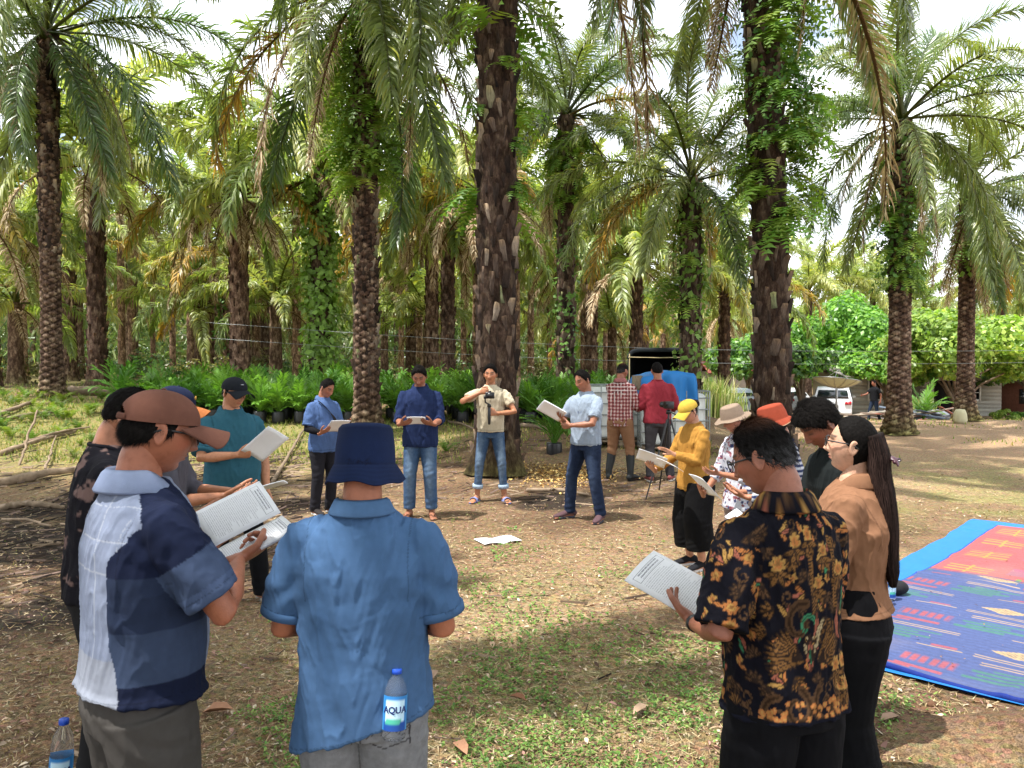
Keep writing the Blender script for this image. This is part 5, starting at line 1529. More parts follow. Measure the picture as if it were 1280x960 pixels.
def col_floral_dark(V, arms, root):
    C = np.ones((len(V), 3)) * A(S('#23222a'))
    n1 = fbm(V * 13, 2, 3); n2 = vnoise(V * 60, 6)
    k = smooth(.30, .40, n1 + .22 * n2)[:, None]; C = C + (A(S('#8f726c')) - C) * k
    return C
def col_patchwork(V, arms, root):
    x, y, z = V.T
    light = A(S('#93a0bd')); navy = A(S('#1c2644')); slate = A(S('#46587a')); dk = A(S('#2b3854'))
    C = np.ones((len(V), 3)) * light
    grid = ((np.abs(np.sin(z * 38)) < .05) | (np.abs(np.sin(x * 42 + .6)) < .05))[:, None]
    C = np.where(grid, A(S('#b3bccf')), C)
    C = np.where((z < 1.02)[:, None], A(S('#a3abbd')), C)
    # right of the back and the side: dark panels one under the other
    th = np.degrees(np.arctan2(x, -y - .0)); pr = (th > 46 + 30 * smooth(1.26, 1.37, z) + 11 * smooth(1.1, .92, z)) & (x > .02)
    c2 = np.where((z > 1.235)[:, None], navy, np.where((z > 1.09)[:, None], dk * 1.1, np.where((z > .955)[:, None], slate * .8, np.where((z > .86)[:, None], navy * .8, slate * 1.2))))
    C = np.where(pr[:, None], c2, C)
    fr = (th > 142)
    C = np.where(fr[:, None], light, C)
    # left side
    C = np.where((th < -52)[:, None], np.where((z > 1.1)[:, None], navy, slate), C)
    # sleeves
    for i, (Sh, E, W, sp) in enumerate(arms):
        d = E - Sh; Ln = np.linalg.norm(d); d = d / Ln; q = V - Sh; t = q @ d; r_ = np.linalg.norm(q - t[:, None] * d, axis=1)
        m = (r_ < .085) & (t > -.02) & (np.abs(x) > .115)
        sl = np.where((t < .105)[:, None], navy, np.where((t < .19)[:, None], slate, slate * 1.35))
        C = np.where(m[:, None], sl, C)
    return C

def col_batik(V, arms, root):
    r = np.random.default_rng(12)
    x, y, z = V.T
    th = np.arctan2(x, -y)                         # 0 at the middle of the back
    u = th * .17; v = z.copy()
    for i, (Sh, E, W, sp) in enumerate(arms):      # sleeves get their own unrolling
        d = E - Sh; Ln = np.linalg.norm(d); d = d / Ln; q = V - Sh; t = q @ d; pr = q - t[:, None] * d; rr = np.linalg.norm(pr, axis=1)
        m = (rr < .083) & (t > .03) & (np.abs(x) > .12)
        a1 = unit(np.cross(d, [0, 1, .1])); a2 = np.cross(d, a1)
        ang = np.arctan2(pr @ a2, pr @ a1)
        u = np.where(m, (1.2 + i) + ang * .070, u); v = np.where(m, 1.4 - t, v)
    n = len(V); C = np.ones((n, 3)) * A(S('#14141f'))
    org, yel, gold, brn, sal, grn, pal, drk = [A(S(c)) for c in ('#c9792f', '#c8963f', '#94652c', '#5d4128', '#b9664c', '#368f62', '#c4ac7c', '#30231c')]
    def put(mask, col):
        C[mask] = col
    def near(cx, cy, R):
        return np.where((np.abs(u - cx) < R) & (np.abs(v - cy) < R))[0]
    def flower(cx, cy, R, k, c1, c2, ph):
        i = near(cx, cy, R * 1.25)
        if not len(i): return
        dx, dy = u[i] - cx, v[i] - cy; rr = np.hypot(dx, dy); a = np.arctan2(dy, dx)
        e = R * (.62 + .38 * np.abs(np.cos(k * a / 2 + ph)))
        C[i[rr < e * 1.10]] = brn; C[i[rr < e]] = c1; C[i[rr < e * .62]] = c2; C[i[rr < e * .25]] = gold
        ray = (np.abs(np.sin(k * a + ph)) < .22) & (rr < e * .9) & (rr > e * .3); C[i[ray]] = c1 * .55
    def petal(cx, cy, L, w, ang, col, bend=0.0, vein=True):
        i = near(cx, cy, L * 1.2)
        if not len(i): return
        dx, dy = u[i] - cx, v[i] - cy; ca, sa = cos(ang), sin(ang)
        s = (dx * ca + dy * sa) / L; t_ = (-dx * sa + dy * ca) - bend * L * (s * s)
        ww = w * np.clip(np.sin(np.pi * np.clip(s, 0, 1)), 0, 1) ** .6
        m = (s > 0) & (s < 1) & (np.abs(t_) < ww)
        C[i[(s > -.03) & (s < 1.04) & (np.abs(t_) < ww + .0035) & (ww > 0)]] = drk * 1.3
        C[i[m]] = col
        if vein: C[i[m & (np.abs(t_) < w * .16)]] = col * .45
    def scroll(cx, cy, R, turns, w, col, ph, sg=1):
        tt = np.linspace(0, 1, 60); a = ph + sg * tt * turns * 2 * pi; rr = R * (1 - .85 * tt)
        i = near(cx, cy, R * 1.2)
        if not len(i): return
        px, py = cx + rr * np.cos(a), cy + rr * np.sin(a)
        d = np.hypot(u[i][:, None] - px, v[i][:, None] - py); j = d.argmin(1); dm = d.min(1); ww = w * (1 - .6 * tt[j])
        C[i[dm < ww]] = col; C[i[dm < ww * .35]] = col * .4
    def spray(cx, cy, R, k, ang, span, col, w=.006, bend=.15):
        for q in range(k):
            a = ang + span * (q / (k - 1) - .5); petal(cx, cy, R * (1 - .25 * abs(q / (k - 1) - .5)), w, a, col if q % 2 else col * .75, bend * (q / (k - 1) - .5) * 2, True)
    # scattered small motifs over everything, then the large composed ones
    pts = []
    for reg in ((-.56, .56, .72, 1.5), (1.0, 1.42, 1.1, 1.42), (2.0, 2.42, 1.1, 1.42)):
        for _ in range(4000):
            p = (r.uniform(reg[0], reg[1]), r.uniform(reg[2], reg[3]))
            if all((p[0] - q[0]) ** 2 + (p[1] - q[1]) ** 2 > .041 ** 2 for q in pts): pts.append(p)
            if len(pts) > 800: break
    for (cx, cy) in pts:
        if abs(cx) < .2 and .80 < cy < .90: continue
        kd = r.integers(0, 7); a = r.uniform(0, 6.28)
        if kd == 0: flower(cx, cy, r.uniform(.017, .024), r.integers(5, 9), org, yel, a)
        elif kd == 1:
            for q in range(3): petal(cx, cy, r.uniform(.035, .05), .006, a + (q - 1) * .55, (org, sal, yel)[q], .2 * (q - 1))
        elif kd == 2: petal(cx, cy, .045, .007, a, grn, .25); petal(cx, cy, .04, .006, a + .7, sal, -.2)
        elif kd == 3: scroll(cx, cy, .022, 1.1, .0045, brn * 1.3, a, r.choice([-1, 1]))
        elif kd == 4: spray(cx, cy, .04, 5, a, 1.6, gold, .004)
        elif kd == 5: spray(cx, cy, .032, 6, a, 2.6, brn * 1.4, .0035)
        else: flower(cx, cy, .014, 5, yel, org, a); petal(cx, cy - .01, .032, .005, a, org, .2)
    # feathered tail arching over the shoulder blades
    for s_ in (-1, 1):
        tt = np.linspace(0, 1, 22)
        for q in range(22):
            px_, py_ = .045 + s_ * (.055 - .01 * tt[q]) , 1.37 - .20 * tt[q]
            petal(px_, py_, .028, .0040, (0 if s_ > 0 else pi) - s_ * .5, gold * (.8 if q % 2 else 1.1), .2, False)
    # big curled tails: brown, green, salmon
    scroll(-.07, 1.13, .060, 1.0, .015, brn, 1.2, 1); scroll(-.045, 1.115, .042, .7, .008, grn, .4, 1); 
    petal(-.02, 1.03, .12, .014, 1.05, sal, .35); petal(-.02, 1.02, .13, .010, 1.35, pal, -.25)
    scroll(.17, 1.10, .055, 1.0, .012, brn, 2.0, -1); petal(.14, 1.06, .12, .013, 2.0, sal, -.3); petal(.18, 1.11, .10, .009, 1.5, grn, .2)
    # winged creature low on the back with beaded coils
    cx, cy = -.03, 1.04
    for s_ in (-1, 1):
        spray(cx + s_ * .03, cy - .02, .13, 11, (pi / 2 - s_ * 1.25), .9, gold, .0055, .2)
        for q in range(6): petal(cx, cy - .035 + .006 * q, .085 - .008 * q, .007, pi / 2 - s_ * (.35 + .13 * q), pal if q % 2 else yel, s_ * .35)
        scroll(cx + s_ * .055, cy - .15, .052, 1.2, .014, brn, pi / 2 + s_ * .4, s_)
        scroll(cx + s_ * .115, cy - .165, .045, 1.0, .012, brn * 1.1, pi / 2, -s_)
    petal(cx, cy - .05, .085, .013, pi / 2, sal, 0); petal(cx, cy - .03, .045, .006, pi / 2, grn, 0)
    for q in range(90):
        px_, py_ = cx + r.uniform(-.16, .16), cy - .19 + r.uniform(-.035, .055)
        i = near(px_, py_, .0075); d = np.hypot(u[i] - px_, v[i] - py_); C[i[d < .0075]] = org * 1.0; C[i[d < .0035]] = yel
    for (px_, py_) in ((.10, .99), (.125, .93), (.16, .99), (.155, .925), (.11, .99), (.06, 1.33), (-.02, 1.38), (-.09, 1.36), (.13, 1.27), (-.15, 1.30), (.02, 1.24)):
        flower(px_, py_, .026, 7, yel, org, px_ * 30)
        spray(px_, py_ - .02, .05, 4, -pi / 2, 2.2, gold, .006)
    # plain hem
    C[(v < .855) & (u < .9)] = A(S('#1b1d2e'))
    k = (1 + .25 * fbm(V * 90, 2, 5))[:, None]
    return C * k

def col_jeans_pocket(base, stitch, side=1):
    def f(V, legs):
        x, y, z = V.T; C = np.ones((len(V), 3)) * A(base)
        C = C * (1 + .16 * fbm(V * 14, 3, 2))[:, None]
        back = y < 0
        for s in (-1, 1):
            cx = s * .085
            # pocket outline: five-sided
            hw = .068; top, bot = .905, .78
            inside = (np.abs(x - cx) < hw) & (z < top) & (z > bot + .022 * np.abs(x - cx) / hw - .0)
            dx = np.abs(np.abs(x - cx) - hw); dz = np.abs(z - (bot + .02 * (np.abs(x - cx) / hw)))
            ln = back & (((dx < .0022) & (z < top) & (z > bot)) | ((dz < .0022) & (np.abs(x - cx) < hw)) | ((np.abs(z - top) < .002) & (np.abs(x - cx) < hw)))
            C[ln] = A(stitch)
            w = .040 - .030 * np.abs(np.sin((x - cx) / hw * pi * 1.0)) * np.sign(1)
            for off in (0, .0075):
                wl = bot + .035 + off + .022 * np.abs(((x - cx) / hw * 1.5 + .5) % 1 - .5) * 2
                C[back & (np.abs(z - wl) < .0019) & (np.abs(x - cx) < hw * .98)] = A(stitch)
        C[back & (np.abs(x) < .003) & (z < .93)] *= .55
        C[back & (np.abs(z - .925) < .002)] = A(stitch)
        C[(np.abs(np.abs(x) - .165) < .0035) & (np.abs(y) < .02) & (z < .9)] *= .5
        return C
    return f
def col_denim(base, worn, amt=.5):
    def f(V, legs):
        x, y, z = V.T; C = np.ones((len(V), 3)) * A(base)
        m = np.zeros(len(V))
        for (H, K, Ak, fa, fz) in legs:
            m = np.maximum(m, np.exp(-((x - K[0]) / .045) ** 2) * smooth(.0, .06, y - K[1] + .02) * (.45 + .55 * np.exp(-((z - .55) / .22) ** 2)))
        m = np.clip(m * amt + .35 * amt * fbm(V * 22, 3, 7), 0, 1)[:, None]
        C = C + (A(worn) - C) * m
        C[(np.abs(np.abs(x) - .16) < .004) & (np.abs(y) < .03)] *= .6
        return C
    return f

GREY_SOLE = S('#8d8a85')
def build_people():
    # --- man in the patchwork shirt
    bc, bn, bu = (.14, .50, 1.115), (-.22, -.62, .75), (.05, .75, .62)
    sp = dict(w=(.060, .255, 1.205), f=(-.35, .93, .10), n=(-.35, -.25, .90), p='grip', pole=(1, -.75, -.25))
    P = person("man in brown cap and blue-grey patchwork shirt reading an open booklet", -1.030, 2.10, 1.70, 44, skin=S('#9c6248'), res=2, head=(-10, 15, 0), lean=2, girth=1.05, belly=.35, shoulder=.99,
               shirt=dict(col=col_patchwork, hem=.895, sleeve=.80, flare=1.07, loose=1.06, collar='shirt', collar_col=S('#8fa0c4'), amp=.0045, sleeve_w=1.12),
               trousers=dict(col=S('#57534f'), w=1.08, amp=.0055, r=[.104, .096, .086, .080, .078, .076, .076]), shoes=dict(kind='shoe', col=S('#2a2725')),
               hair=dict(kind='short', thick=.013), hat=hat_cap(S('#7d5040'), back_open=True, tilt=-8, logo=None), glasses=dict(col=(.012, .01, .01)),
               armR=sp, armL=dict(w=(-.20, .26, 1.14), f=(.15, .9, .1), n=(.25, -.2, .9), p='hold', pole=(-.4, -.3, -1)), feet=[(.12, .02, -10), (-.11, 0, 10)], seed=1, stubble=.3)
    booklet(P, "thick open booklet with a ruled heading box, held by the man in the brown cap", (-.078, .350, 1.262), wdir(44, (-.20, -.44, .88)), wdir(44, (.80, .50, .30)), .160, .225, open_=True)
    # --- man in the bucket hat
    P = person("man seen from behind in dark blue bucket hat and blue polo shirt", -.425, 2.17, 1.60, 90, skin=S('#a86a4c'), res=2, head=(0, 10, 0), lean=2, girth=1.14, belly=.5, shoulder=1.02,
               shirt=dict(col=S('#4b75a6'), hem=.80, sleeve=.83, flare=1.06, loose=1.03, collar='polo', collar_col=S('#527cac'), cuff=S('#4b75a6'), hem_slant=(.30, 0), open=False, amp=.0058, sleeve_w=1.10),
               trousers=dict(col=col_jeans_pocket(S('#9b9c9f'), S('#4f4d50')), w=1.04, mat=M_DENIM, amp=.004, r=[.104, .096, .085, .078, .076, .074, .072]), shoes=dict(kind='shoe', col=S('#3a3a3c')),
               hair=dict(kind='short', thick=.008), hat=hat_bucket(S('#1b2c54'), top=.112, tilt=-4, crown_r=.097, top_r=.086, cz=-.010, brim_z=-.064, brim_r=.127),
               armR=dict(w=(.13, .24, 1.05), f=(-.4, .8, .2), n=(-.2, -.2, .9), p='hold', pole=(.35, -.2, -1)), armL=dict(w=(-.14, .24, 1.05), f=(.4, .8, .2), n=(.2, -.2, .9), p='hold', pole=(-.35, -.2, -1)), seed=2)
    paper(P, "sheet of paper hidden in front of the man in the bucket hat", (0, .32, 1.12), (0, -.7, .7), (0, .7, .7), .21, .15)
    BUCKET = P
    # --- batik man
    c, n_, u_ = (-.02, .50, 1.045), wdir(112, (.10, -.50, .85)), wdir(112, (-.72, .62, .05))
    P = person("man with thinning hair and glasses in black, orange and gold batik shirt", 0.790, 2.20, 1.61, 112, skin=S('#96604a'), res=2, head=(30, 20, 0), lean=3, girth=.98, belly=.4, shoulder=.95,
               shirt=dict(col=col_batik, hem=.83, sleeve=.93, flare=1.08, loose=1.06, collar='shirt', amp=.006, sleeve_w=1.2),
               trousers=dict(col=S('#16161b'), w=1.08, amp=.004, r=[.105, .10, .095, .092, .090, .088, .088]), shoes=dict(kind='shoe', col=S('#1c1a1a')),
               hair=dict(kind='short', thick=.010, grey=.35, bald=.55), glasses=dict(col=(.03, .03, .03)),
               armR=dict(w=(.060, .285, 1.125), f=(-.85, .5, .05), n=(-.1, -.3, .95), p='pinch', pole=(.5, -.5, -.8)),
               armL=dict(w=(-.200, .190, 1.055), f=(.15, .95, .15), n=(.5, .1, .85), p='hold', pole=(-.5, -.5, -.9)), seed=3, stubble=.2)
    paper(P, "stapled printed sheets held low by the man in the batik shirt", (-.150, .360, 1.125), n_, u_, .20, .29, .018, .004)
    w_ = P.arms[1][2]; d_ = unit(P.arms[1][2] - P.arms[1][1])
    V, F = tube([w_ - d_ * .035, w_ - d_ * .018], [.032, .032], [.028, .028], seg=20, cap='flat'); MB().add(V, F, S('#2a2422')).obj("watch_strap", M_BLACKP, P.root)
    # --- woman in brown
    P = person("woman with long straight dark hair in camel brown blouse and black cropped trousers", 1.305, 2.93, 1.56, 150, skin=S('#c49a80'), res=2, female=True, gender='f', head=(2, -6, 0), lean=0, girth=1.25, shoulder=1.04,
               shirt=dict(col=S('#a2714e'), hem=.93, sleeve=1.55, flare=1.06, loose=1.05, collar='shirt', collar_col=S('#a2714e'), cuff=S('#a2714e'), amp=.0055, sleeve_w=1.08),
               trousers=dict(col=S('#131317'), waist=1.04, hem=.30, w=1.12, amp=.0035, r=[.116, .105, .090, .082, .080, .082, .086]), shoes=dict(kind='slide', col=S('#b9c4bf'), sole=S('#8f9a95')),
               hair=dict(kind='long', thick=.014), glasses=dict(col=(.08, .03, .04)),
               armR=dict(w=(.10, .30, 1.13), f=(-.4, .8, .3), n=(-.2, -.3, .9), p='hold', pole=(.6, -.6, -.8)), armL=dict(w=(-.10, .30, 1.12), f=(.3, .9, .2), n=(.3, -.2, .9), p='hold', pole=(-.5, -.7, -.8)), seed=4,
               feet=[(.10, .02, -6), (-.10, -.03, 6)])
    long_hair(P)
    paper(P, "sheet of paper held by the woman in brown, behind the batik shirt", (0, .38, 1.19), (0, -.6, .8), (0, .8, .6))
    # --- man bending his head, dark shirt
    P = person("black-haired man in very dark green shirt bowing his head beside the brown blouse", 1.56, 3.55, 1.635, 188, skin=S('#8a5843'), res=2, head=(0, 36, 0), lean=8, girth=1.05,
               shirt=dict(col=S('#23292a'), hem=.80, sleeve=.85, collar='shirt', collar_col=S('#23292a'), amp=.004), trousers=dict(col=S('#2b2b30')), shoes=dict(kind='slide', col=S('#c3cec9'), sole=S('#a8b3ae')),
               hair=dict(kind='fringe', thick=.022), armR=dict(w=(.08, .33, 1.08), f=(-.4, .8, .2), n=(-.2, -.3, .9), p='hold'), armL=dict(w=(-.10, .33, 1.08), f=(.4, .8, .2), n=(.2, -.3, .9), p='hold'), seed=5)
    # --- orange hat
    P = person("person in orange brimmed hat and navy and white striped top", 1.70, 4.75, 1.515, 176, skin=SKM, res=1, female=True, gender='f', head=(0, 18, 0), lean=4,
               shirt=dict(col=col_stripes(S('#2b3a6b'), S('#d5d8e2'), 175), hem=.86, sleeve=1.8, collar='round', collar_col=S('#2b3a6b')), trousers=dict(col=S('#22242c')), shoes=dict(kind='shoe', col=S('#444444')),
               hair=dict(kind='long', thick=.012), hat=hat_bucket(S('#b4492a'), brim_r=.132, brim_z=-.012, edge=S('#d9b48a'), top=.125),
               armR=dict(w=(.09, .30, 1.08), f=(-.4, .8, .2), n=(-.2, -.3, .9), p='hold'), armL=dict(w=(-.10, .30, 1.08), f=(.4, .8, .2), n=(.2, -.3, .9), p='hold'), seed=6)
    # --- beige hat, floral top
    c, n_, u_ = (.02, .34, 1.00), (-.05, -.72, .68), (0, .7, .7)
    P = person("woman in beige brimmed hat and white top with small flowers", 1.735, 5.78, 1.475, 196, skin=SKM, res=1, female=True, gender='f', head=(0, 22, 0), lean=4, girth=1.05,
               shirt=dict(col=col_floral_white, hem=.80, sleeve=1.3, collar='round', collar_col=S('#d9dbe6'), flare=1.1), trousers=dict(col=S('#a08a80'), w=1.05, amp=.004), shoes=dict(kind='shoe', col=S('#6b6b6b')),
               hair=dict(kind='long', thick=.012), hat=hat_bucket(S('#a58d78'), brim_r=.150, brim_z=.008, top=.122, crown_r=.096, tilt=-6),
               armR=hold(c, n_, u_, .24, .30, 1, .3), armL=dict(w=(-.11, .30, 1.13), f=(.1, .9, .1), n=(.5, .2, .8), p='hold'), seed=7)
    paper(P, "open white booklet held against the floral top", c, n_, u_, .25, .27)
    # --- yellow woman
    c, n_, u_ = (.17, .40, 1.105), (.30, -.55, .72), (.5, .6, .35)
    P = person("woman in yellow cap and mustard yellow top with black skirt-like trousers", 1.60, 6.70, 1.485, 204, skin=S('#b58468'), res=1, female=True, gender='f', head=(4, 26, 0), lean=3, girth=1.15, belly=.35,
               shirt=dict(col=S('#c98d1e'), hem=.80, sleeve=1.88, collar='round', collar_col=S('#c98d1e'), flare=1.02, amp=.0065), 
               trousers=dict(col=S('#141416'), hem=.22, w=1.12, amp=.003, r=[.118, .115, .112, .112, .112, .112, .112]), shoes=dict(kind='shoe', col=S('#222226'), sole=S('#cfcfcf')),
               hair=dict(kind='long', thick=.010, bun=(0, -.115, .025, .042)), hat=hat_cap(S('#d9b11f'), tilt=-4, logo=None), glasses=dict(col=(.03, .02, .02)),
               armR=hold(c, n_, u_, .21, .297, 1, .45, dirin=.6), armL=dict(w=(-.04, .30, 1.17), f=(.55, .65, .45), n=(-.1, .55, -.6), p='flat'), seed=8)
    paper(P, "printed sheet held out by the woman in the yellow cap", c, n_, u_, .21, .297)
    P.HG  # chest print
    chest_print(P)
    c2, n2_, u2_ = (-.14, .40, 1.08), (-.1, -.5, .85), (-.3, .8, .4)
    paper(P, "folded blue and white leaflet between the yellow top and the floral top", c2, n2_, u2_, .24, .16, name="leaflet")
    # --- pale blue T-shirt
    c, n_, u_ = (.165, .40, 1.26), (.15, -.60, .62), (.55, .50, .60)
    P = person("man in pale grey-blue T-shirt and dark jeans with red and grey trainers", .84, 8.72, 1.70, 226, skin=S('#94634b'), res=1, head=(-8, 18, 0), lean=1, girth=1.08,
               shirt=dict(col=S('#9fb0c4'), hem=.86, sleeve=.72, collar='round', collar_col=S('#9fb0c4'), amp=.006), trousers=dict(col=col_denim(S('#202f4c'), S('#4f6486'), .5), mat=M_DENIM, w=1.04), shoes=dict(kind='shoe', col=S('#574246'), sole=S('#3c3c44')),
               hair=dict(kind='short', thick=.011), armR=dict(w=(.12, .25, 1.155), f=(-.2, .9, .3), n=(-.3, -.6, .7), p='hold', pole=(.8, -.3, -.8)), armL=dict(w=(.03, .24, 1.09), f=(.9, .2, -.1), n=(0, -.9, .1), p='relax', pole=(-.8, .1, -.8)),
               feet=[(.21, .06, -22), (-.19, 0, 18)], seed=9)
    paper(P, "white booklet held up at chest height by the man in the pale blue T-shirt", c, n_, u_, .22, .29, .014, .010)
    tee_print(P)
    # --- cream T-shirt, stabiliser
    P = person("young man in cream T-shirt and light jeans filming with a handheld stabiliser", -.275, 9.90, 1.745, 268, skin=S('#a87353'), res=1, head=(-4, 6, 0), girth=.90,
               shirt=dict(col=S('#d8c9a8'), hem=.88, sleeve=.62, collar='round', collar_col=S('#d8c9a8'), amp=.006), trousers=dict(col=col_denim(S('#3f5f86'), S('#8ba6bf'), .7), mat=M_DENIM, hem=.17, turnup=S('#9fb2c4'), r=[.095, .082, .070, .060, .054, .050, .050]),
               shoes=dict(kind='slide', col=S('#7d86b8'), sole=S('#6f78ac')), hair=dict(kind='short', thick=.016),
               armR=dict(w=(.115, .20, 1.375), f=(-.75, .45, .25), n=(-.3, -.9, -.1), p='grip', pole=(1.0, .1, -.5)), armL=dict(w=(-.085, .22, 1.12), f=(.75, .55, .15), n=(.2, -.6, -.1), p='grip', pole=(-1, 0, -.7)),
               feet=[(.17, .04, -20), (-.17, .04, 22)], seed=10)
    stabiliser(P)
    # --- navy shirt
    c, n_, u_ = (0, .33, 1.105), (0, -.62, .78), (0, .78, .62)
    P = person("broad man in navy shirt and faded blue jeans with flip-flops, head bowed", -1.065, 8.92, 1.765, 270, skin=S('#8f5f48'), res=1, head=(0, 28, 0), lean=3, girth=1.12, belly=.2, shoulder=1.06,
               shirt=dict(col=S('#23345f'), hem=.80, sleeve=1.22, collar='shirt', collar_col=S('#23345f'), amp=.006), trousers=dict(col=col_denim(S('#41648f'), S('#7f9cba'), .7), mat=M_DENIM, hem=.10, w=1.02, r=[.1, .088, .076, .068, .064, .062, .060]),
               shoes=dict(kind='sandal', col=S('#6a4636'), sole=S('#4f3a30')), hair=dict(kind='short', thick=.014),
               armR=hold(c, n_, u_, .20, .16, 1, .5, dirin=.75), armL=hold(c, n_, u_, .20, .16, -1, .5, dirin=.75), feet=[(.125, .03, -14), (-.125, .05, 14)], seed=11)
    paper(P, "small white leaflet held in both hands in front of the navy shirt", c, n_, u_, .20, .15, .01)
    # --- blue polo with the bag
    c, n_, u_ = (.10, .40, 1.13), (-.2, -.5, .8), (.25, .8, .5)
    P = person("man in mid-blue polo with black cross-body bag strap and black arm sleeves", -2.23, 9.05, 1.60, 322, skin=S('#9a654c'), res=1, head=(6, 26, 0), lean=2, girth=1.12, belly=.5,
               shirt=dict(col=S('#5373aa'), hem=.80, sleeve=.85, collar='polo', collar_col=S('#5c7cb2'), cuff=S('#5373aa'), amp=.006), trousers=dict(col=S('#2b2a31'), w=1.04, amp=.006), shoes=dict(kind='shoe', col=S('#332f2e')),
               hair=dict(kind='short', thick=.010, grey=.3), armR=hold(c, n_, u_, .24, .28, 1, .3), armL=dict(w=(-.14, .30, 1.13), f=(.6, .7, .1), n=(.3, -.5, .7), p='hold'), seed=12)
    paper(P, "white papers held by the man with the black bag strap", c, n_, u_, .24, .29)
    bag(P)
    # --- teal polo
    c, n_, u_ = (.17, .40, 1.225), (-.05, -.72, .62), (-.75, .35, .50)
    P = person("man in black cap, glasses and teal polo shirt holding one sheet", -2.08, 5.68, 1.675, 309, skin=S('#b57f5f'), res=1, head=(14, 16, 0), lean=1, girth=1.20, belly=.65, shoulder=1.05,
               shirt=dict(col=S('#2d6b7f'), hem=.82, sleeve=.86, collar='polo', collar_col=S('#2f7084'), cuff=S('#2d6b7f'), amp=.006), trousers=dict(col=S('#17181c'), w=1.02, hem=.055, amp=.006), shoes=dict(kind='shoe', col=S('#57504d'), sole=S('#a09a92')),
               hair=dict(kind='short', thick=.009), hat=hat_cap(S('#23272e'), tilt=-10, logo=(S('#aeb4bc'), (.014, .004, .004))), glasses=dict(col=(.015, .015, .015)),
               armR=dict(w=(.055, .285, 1.15), f=(-.92, .28, .05), n=(-.1, -.75, .5), p='pinch', pole=(.8, .1, -.8)), armL=dict(w=(-.245, .06, .84), f=(-.05, .15, -1), n=(.8, .3, 0), p='relax', pole=(-.6, -.6, 0)), feet=[(.11, .00, -20), (-.20, .10, 14)], seed=13)
    paper(P, "single printed sheet held out by the man in the teal polo", (-.115, .375, 1.225), (-.05, -.80, .55), (-.55, .35, .75), .21, .27)
    wt = P.arms[1][2]; d_ = unit(P.arms[1][2] - P.arms[1][1])
    V, F = tube([wt - d_ * .03, wt - d_ * .012], [.032, .032], [.026, .026], seg=18, cap='flat'); wo = MB().add(V, F, S('#55565a')).obj("wristwatch", M_METAL, P.root)
    # --- navy cap with orange peak
    P = person("man in navy cap with orange peak and grey shirt, half hidden by the brown cap", -1.90, 4.12, 1.665, 14, skin=S('#a87153'), res=1, head=(0, 18, 0), lean=4,
               shirt=dict(col=S('#5b5963'), hem=.82, sleeve=1.25, collar='shirt', collar_col=S('#5b5963')), trousers=dict(col=S('#2e2c30')), shoes=dict(kind='shoe', col=S('#33302e')),
               hair=dict(kind='short', thick=.010), hat=hat_cap(S('#1e2745'), brim=S('#c4702f'), tilt=-8, logo=(S('#c99a35'), (.016, .005, .012))),
               armR=dict(w=(.10, .34, 1.10), f=(-.3, .9, .1), n=(-.2, -.2, .95), p='hold'), armL=dict(w=(-.06, .37, 1.10), f=(.3, .9, .1), n=(.2, -.2, .95), p='hold'), seed=14)
    paper(P, "thin folded leaflet seen edge-on, beside the teal polo", (.03, .55, 1.13), (-.25, -.25, .9), (.1, .95, .25), .17, .24, .01, .006, name="leaflet")
    # --- dark floral shirt
    P = person("black-haired man in black shirt with pale floral print, behind the patchwork shirt", -1.74, 3.22, 1.68, 24, skin=S('#9c6a50'), res=1, head=(-4, 24, 0), lean=6, girth=1.1, belly=.3,
               shirt=dict(col=col_floral_dark, hem=.82, sleeve=.85, collar='round', collar_col=S('#23222a')), trousers=dict(col=S('#2a2a2c')), shoes=dict(kind='shoe', col=S('#33302e')),
               hair=dict(kind='short', thick=.020), armR=dict(w=(.10, .36, 1.12), f=(-.3, .9, .1), n=(-.2, -.2, .95), p='hold'), armL=dict(w=(-.06, .38, 1.12), f=(.3, .9, .1), n=(.2, -.2, .95), p='hold'), seed=15)
    paper(P, "white paper peeping out beyond the open booklet of the man in the brown cap", (.03, .52, 1.14), (-.25, -.35, .9), (.1, .9, .3), .20, .20, .01, .002)
    # --- two men at the back of the vehicle
    P = person("man in red and white checked shirt, tan trousers and black rubber boots", 1.60, 11.35, 1.72, 62, skin=S('#8f5d47'), res=0, head=(-20, 10, 0), lean=2, girth=1.1,
               shirt=dict(col=col_plaid, hem=.80, sleeve=1.7, collar='shirt', collar_col=S('#a86462')), trousers=dict(col=S('#9b6f4c'), hem=.36, w=1.1, amp=.007), shoes=dict(kind='boot', col=S('#26292a'), sole=S('#1c1d1d')),
               hair=dict(kind='short', thick=.007, grey=.3, bald=.4), armR=dict(w=(.20, .26, 1.02), f=(-.1, .9, .3), n=(-.8, 0, 0)), armL=dict(w=(.05, .33, 1.15)), feet=[(.16, .05, -18), (-.16, 0, 10)], seed=16)
    P = person("man in plain red long-sleeved top and dark grey trousers, seen from behind", 2.14, 11.30, 1.735, 92, skin=S('#8f5d47'), res=0, head=(0, 8, 0), lean=1, girth=1.15, shoulder=1.06,
               shirt=dict(col=S('#a32a3a'), hem=.84, sleeve=1.72, collar='round', collar_col=S('#a32a3a'), amp=.006), trousers=dict(col=S('#4b484c'), w=1.02, amp=.006), shoes=dict(kind='shoe', col=S('#8c4f4c'), sole=S('#b9b2aa')),
               hair=dict(kind='short', thick=.012), armR=dict(w=(.26, .20, 1.03)), armL=dict(w=(-.22, .22, 1.05)), feet=[(.20, .06, -25), (-.11, -.02, 8)], seed=17)
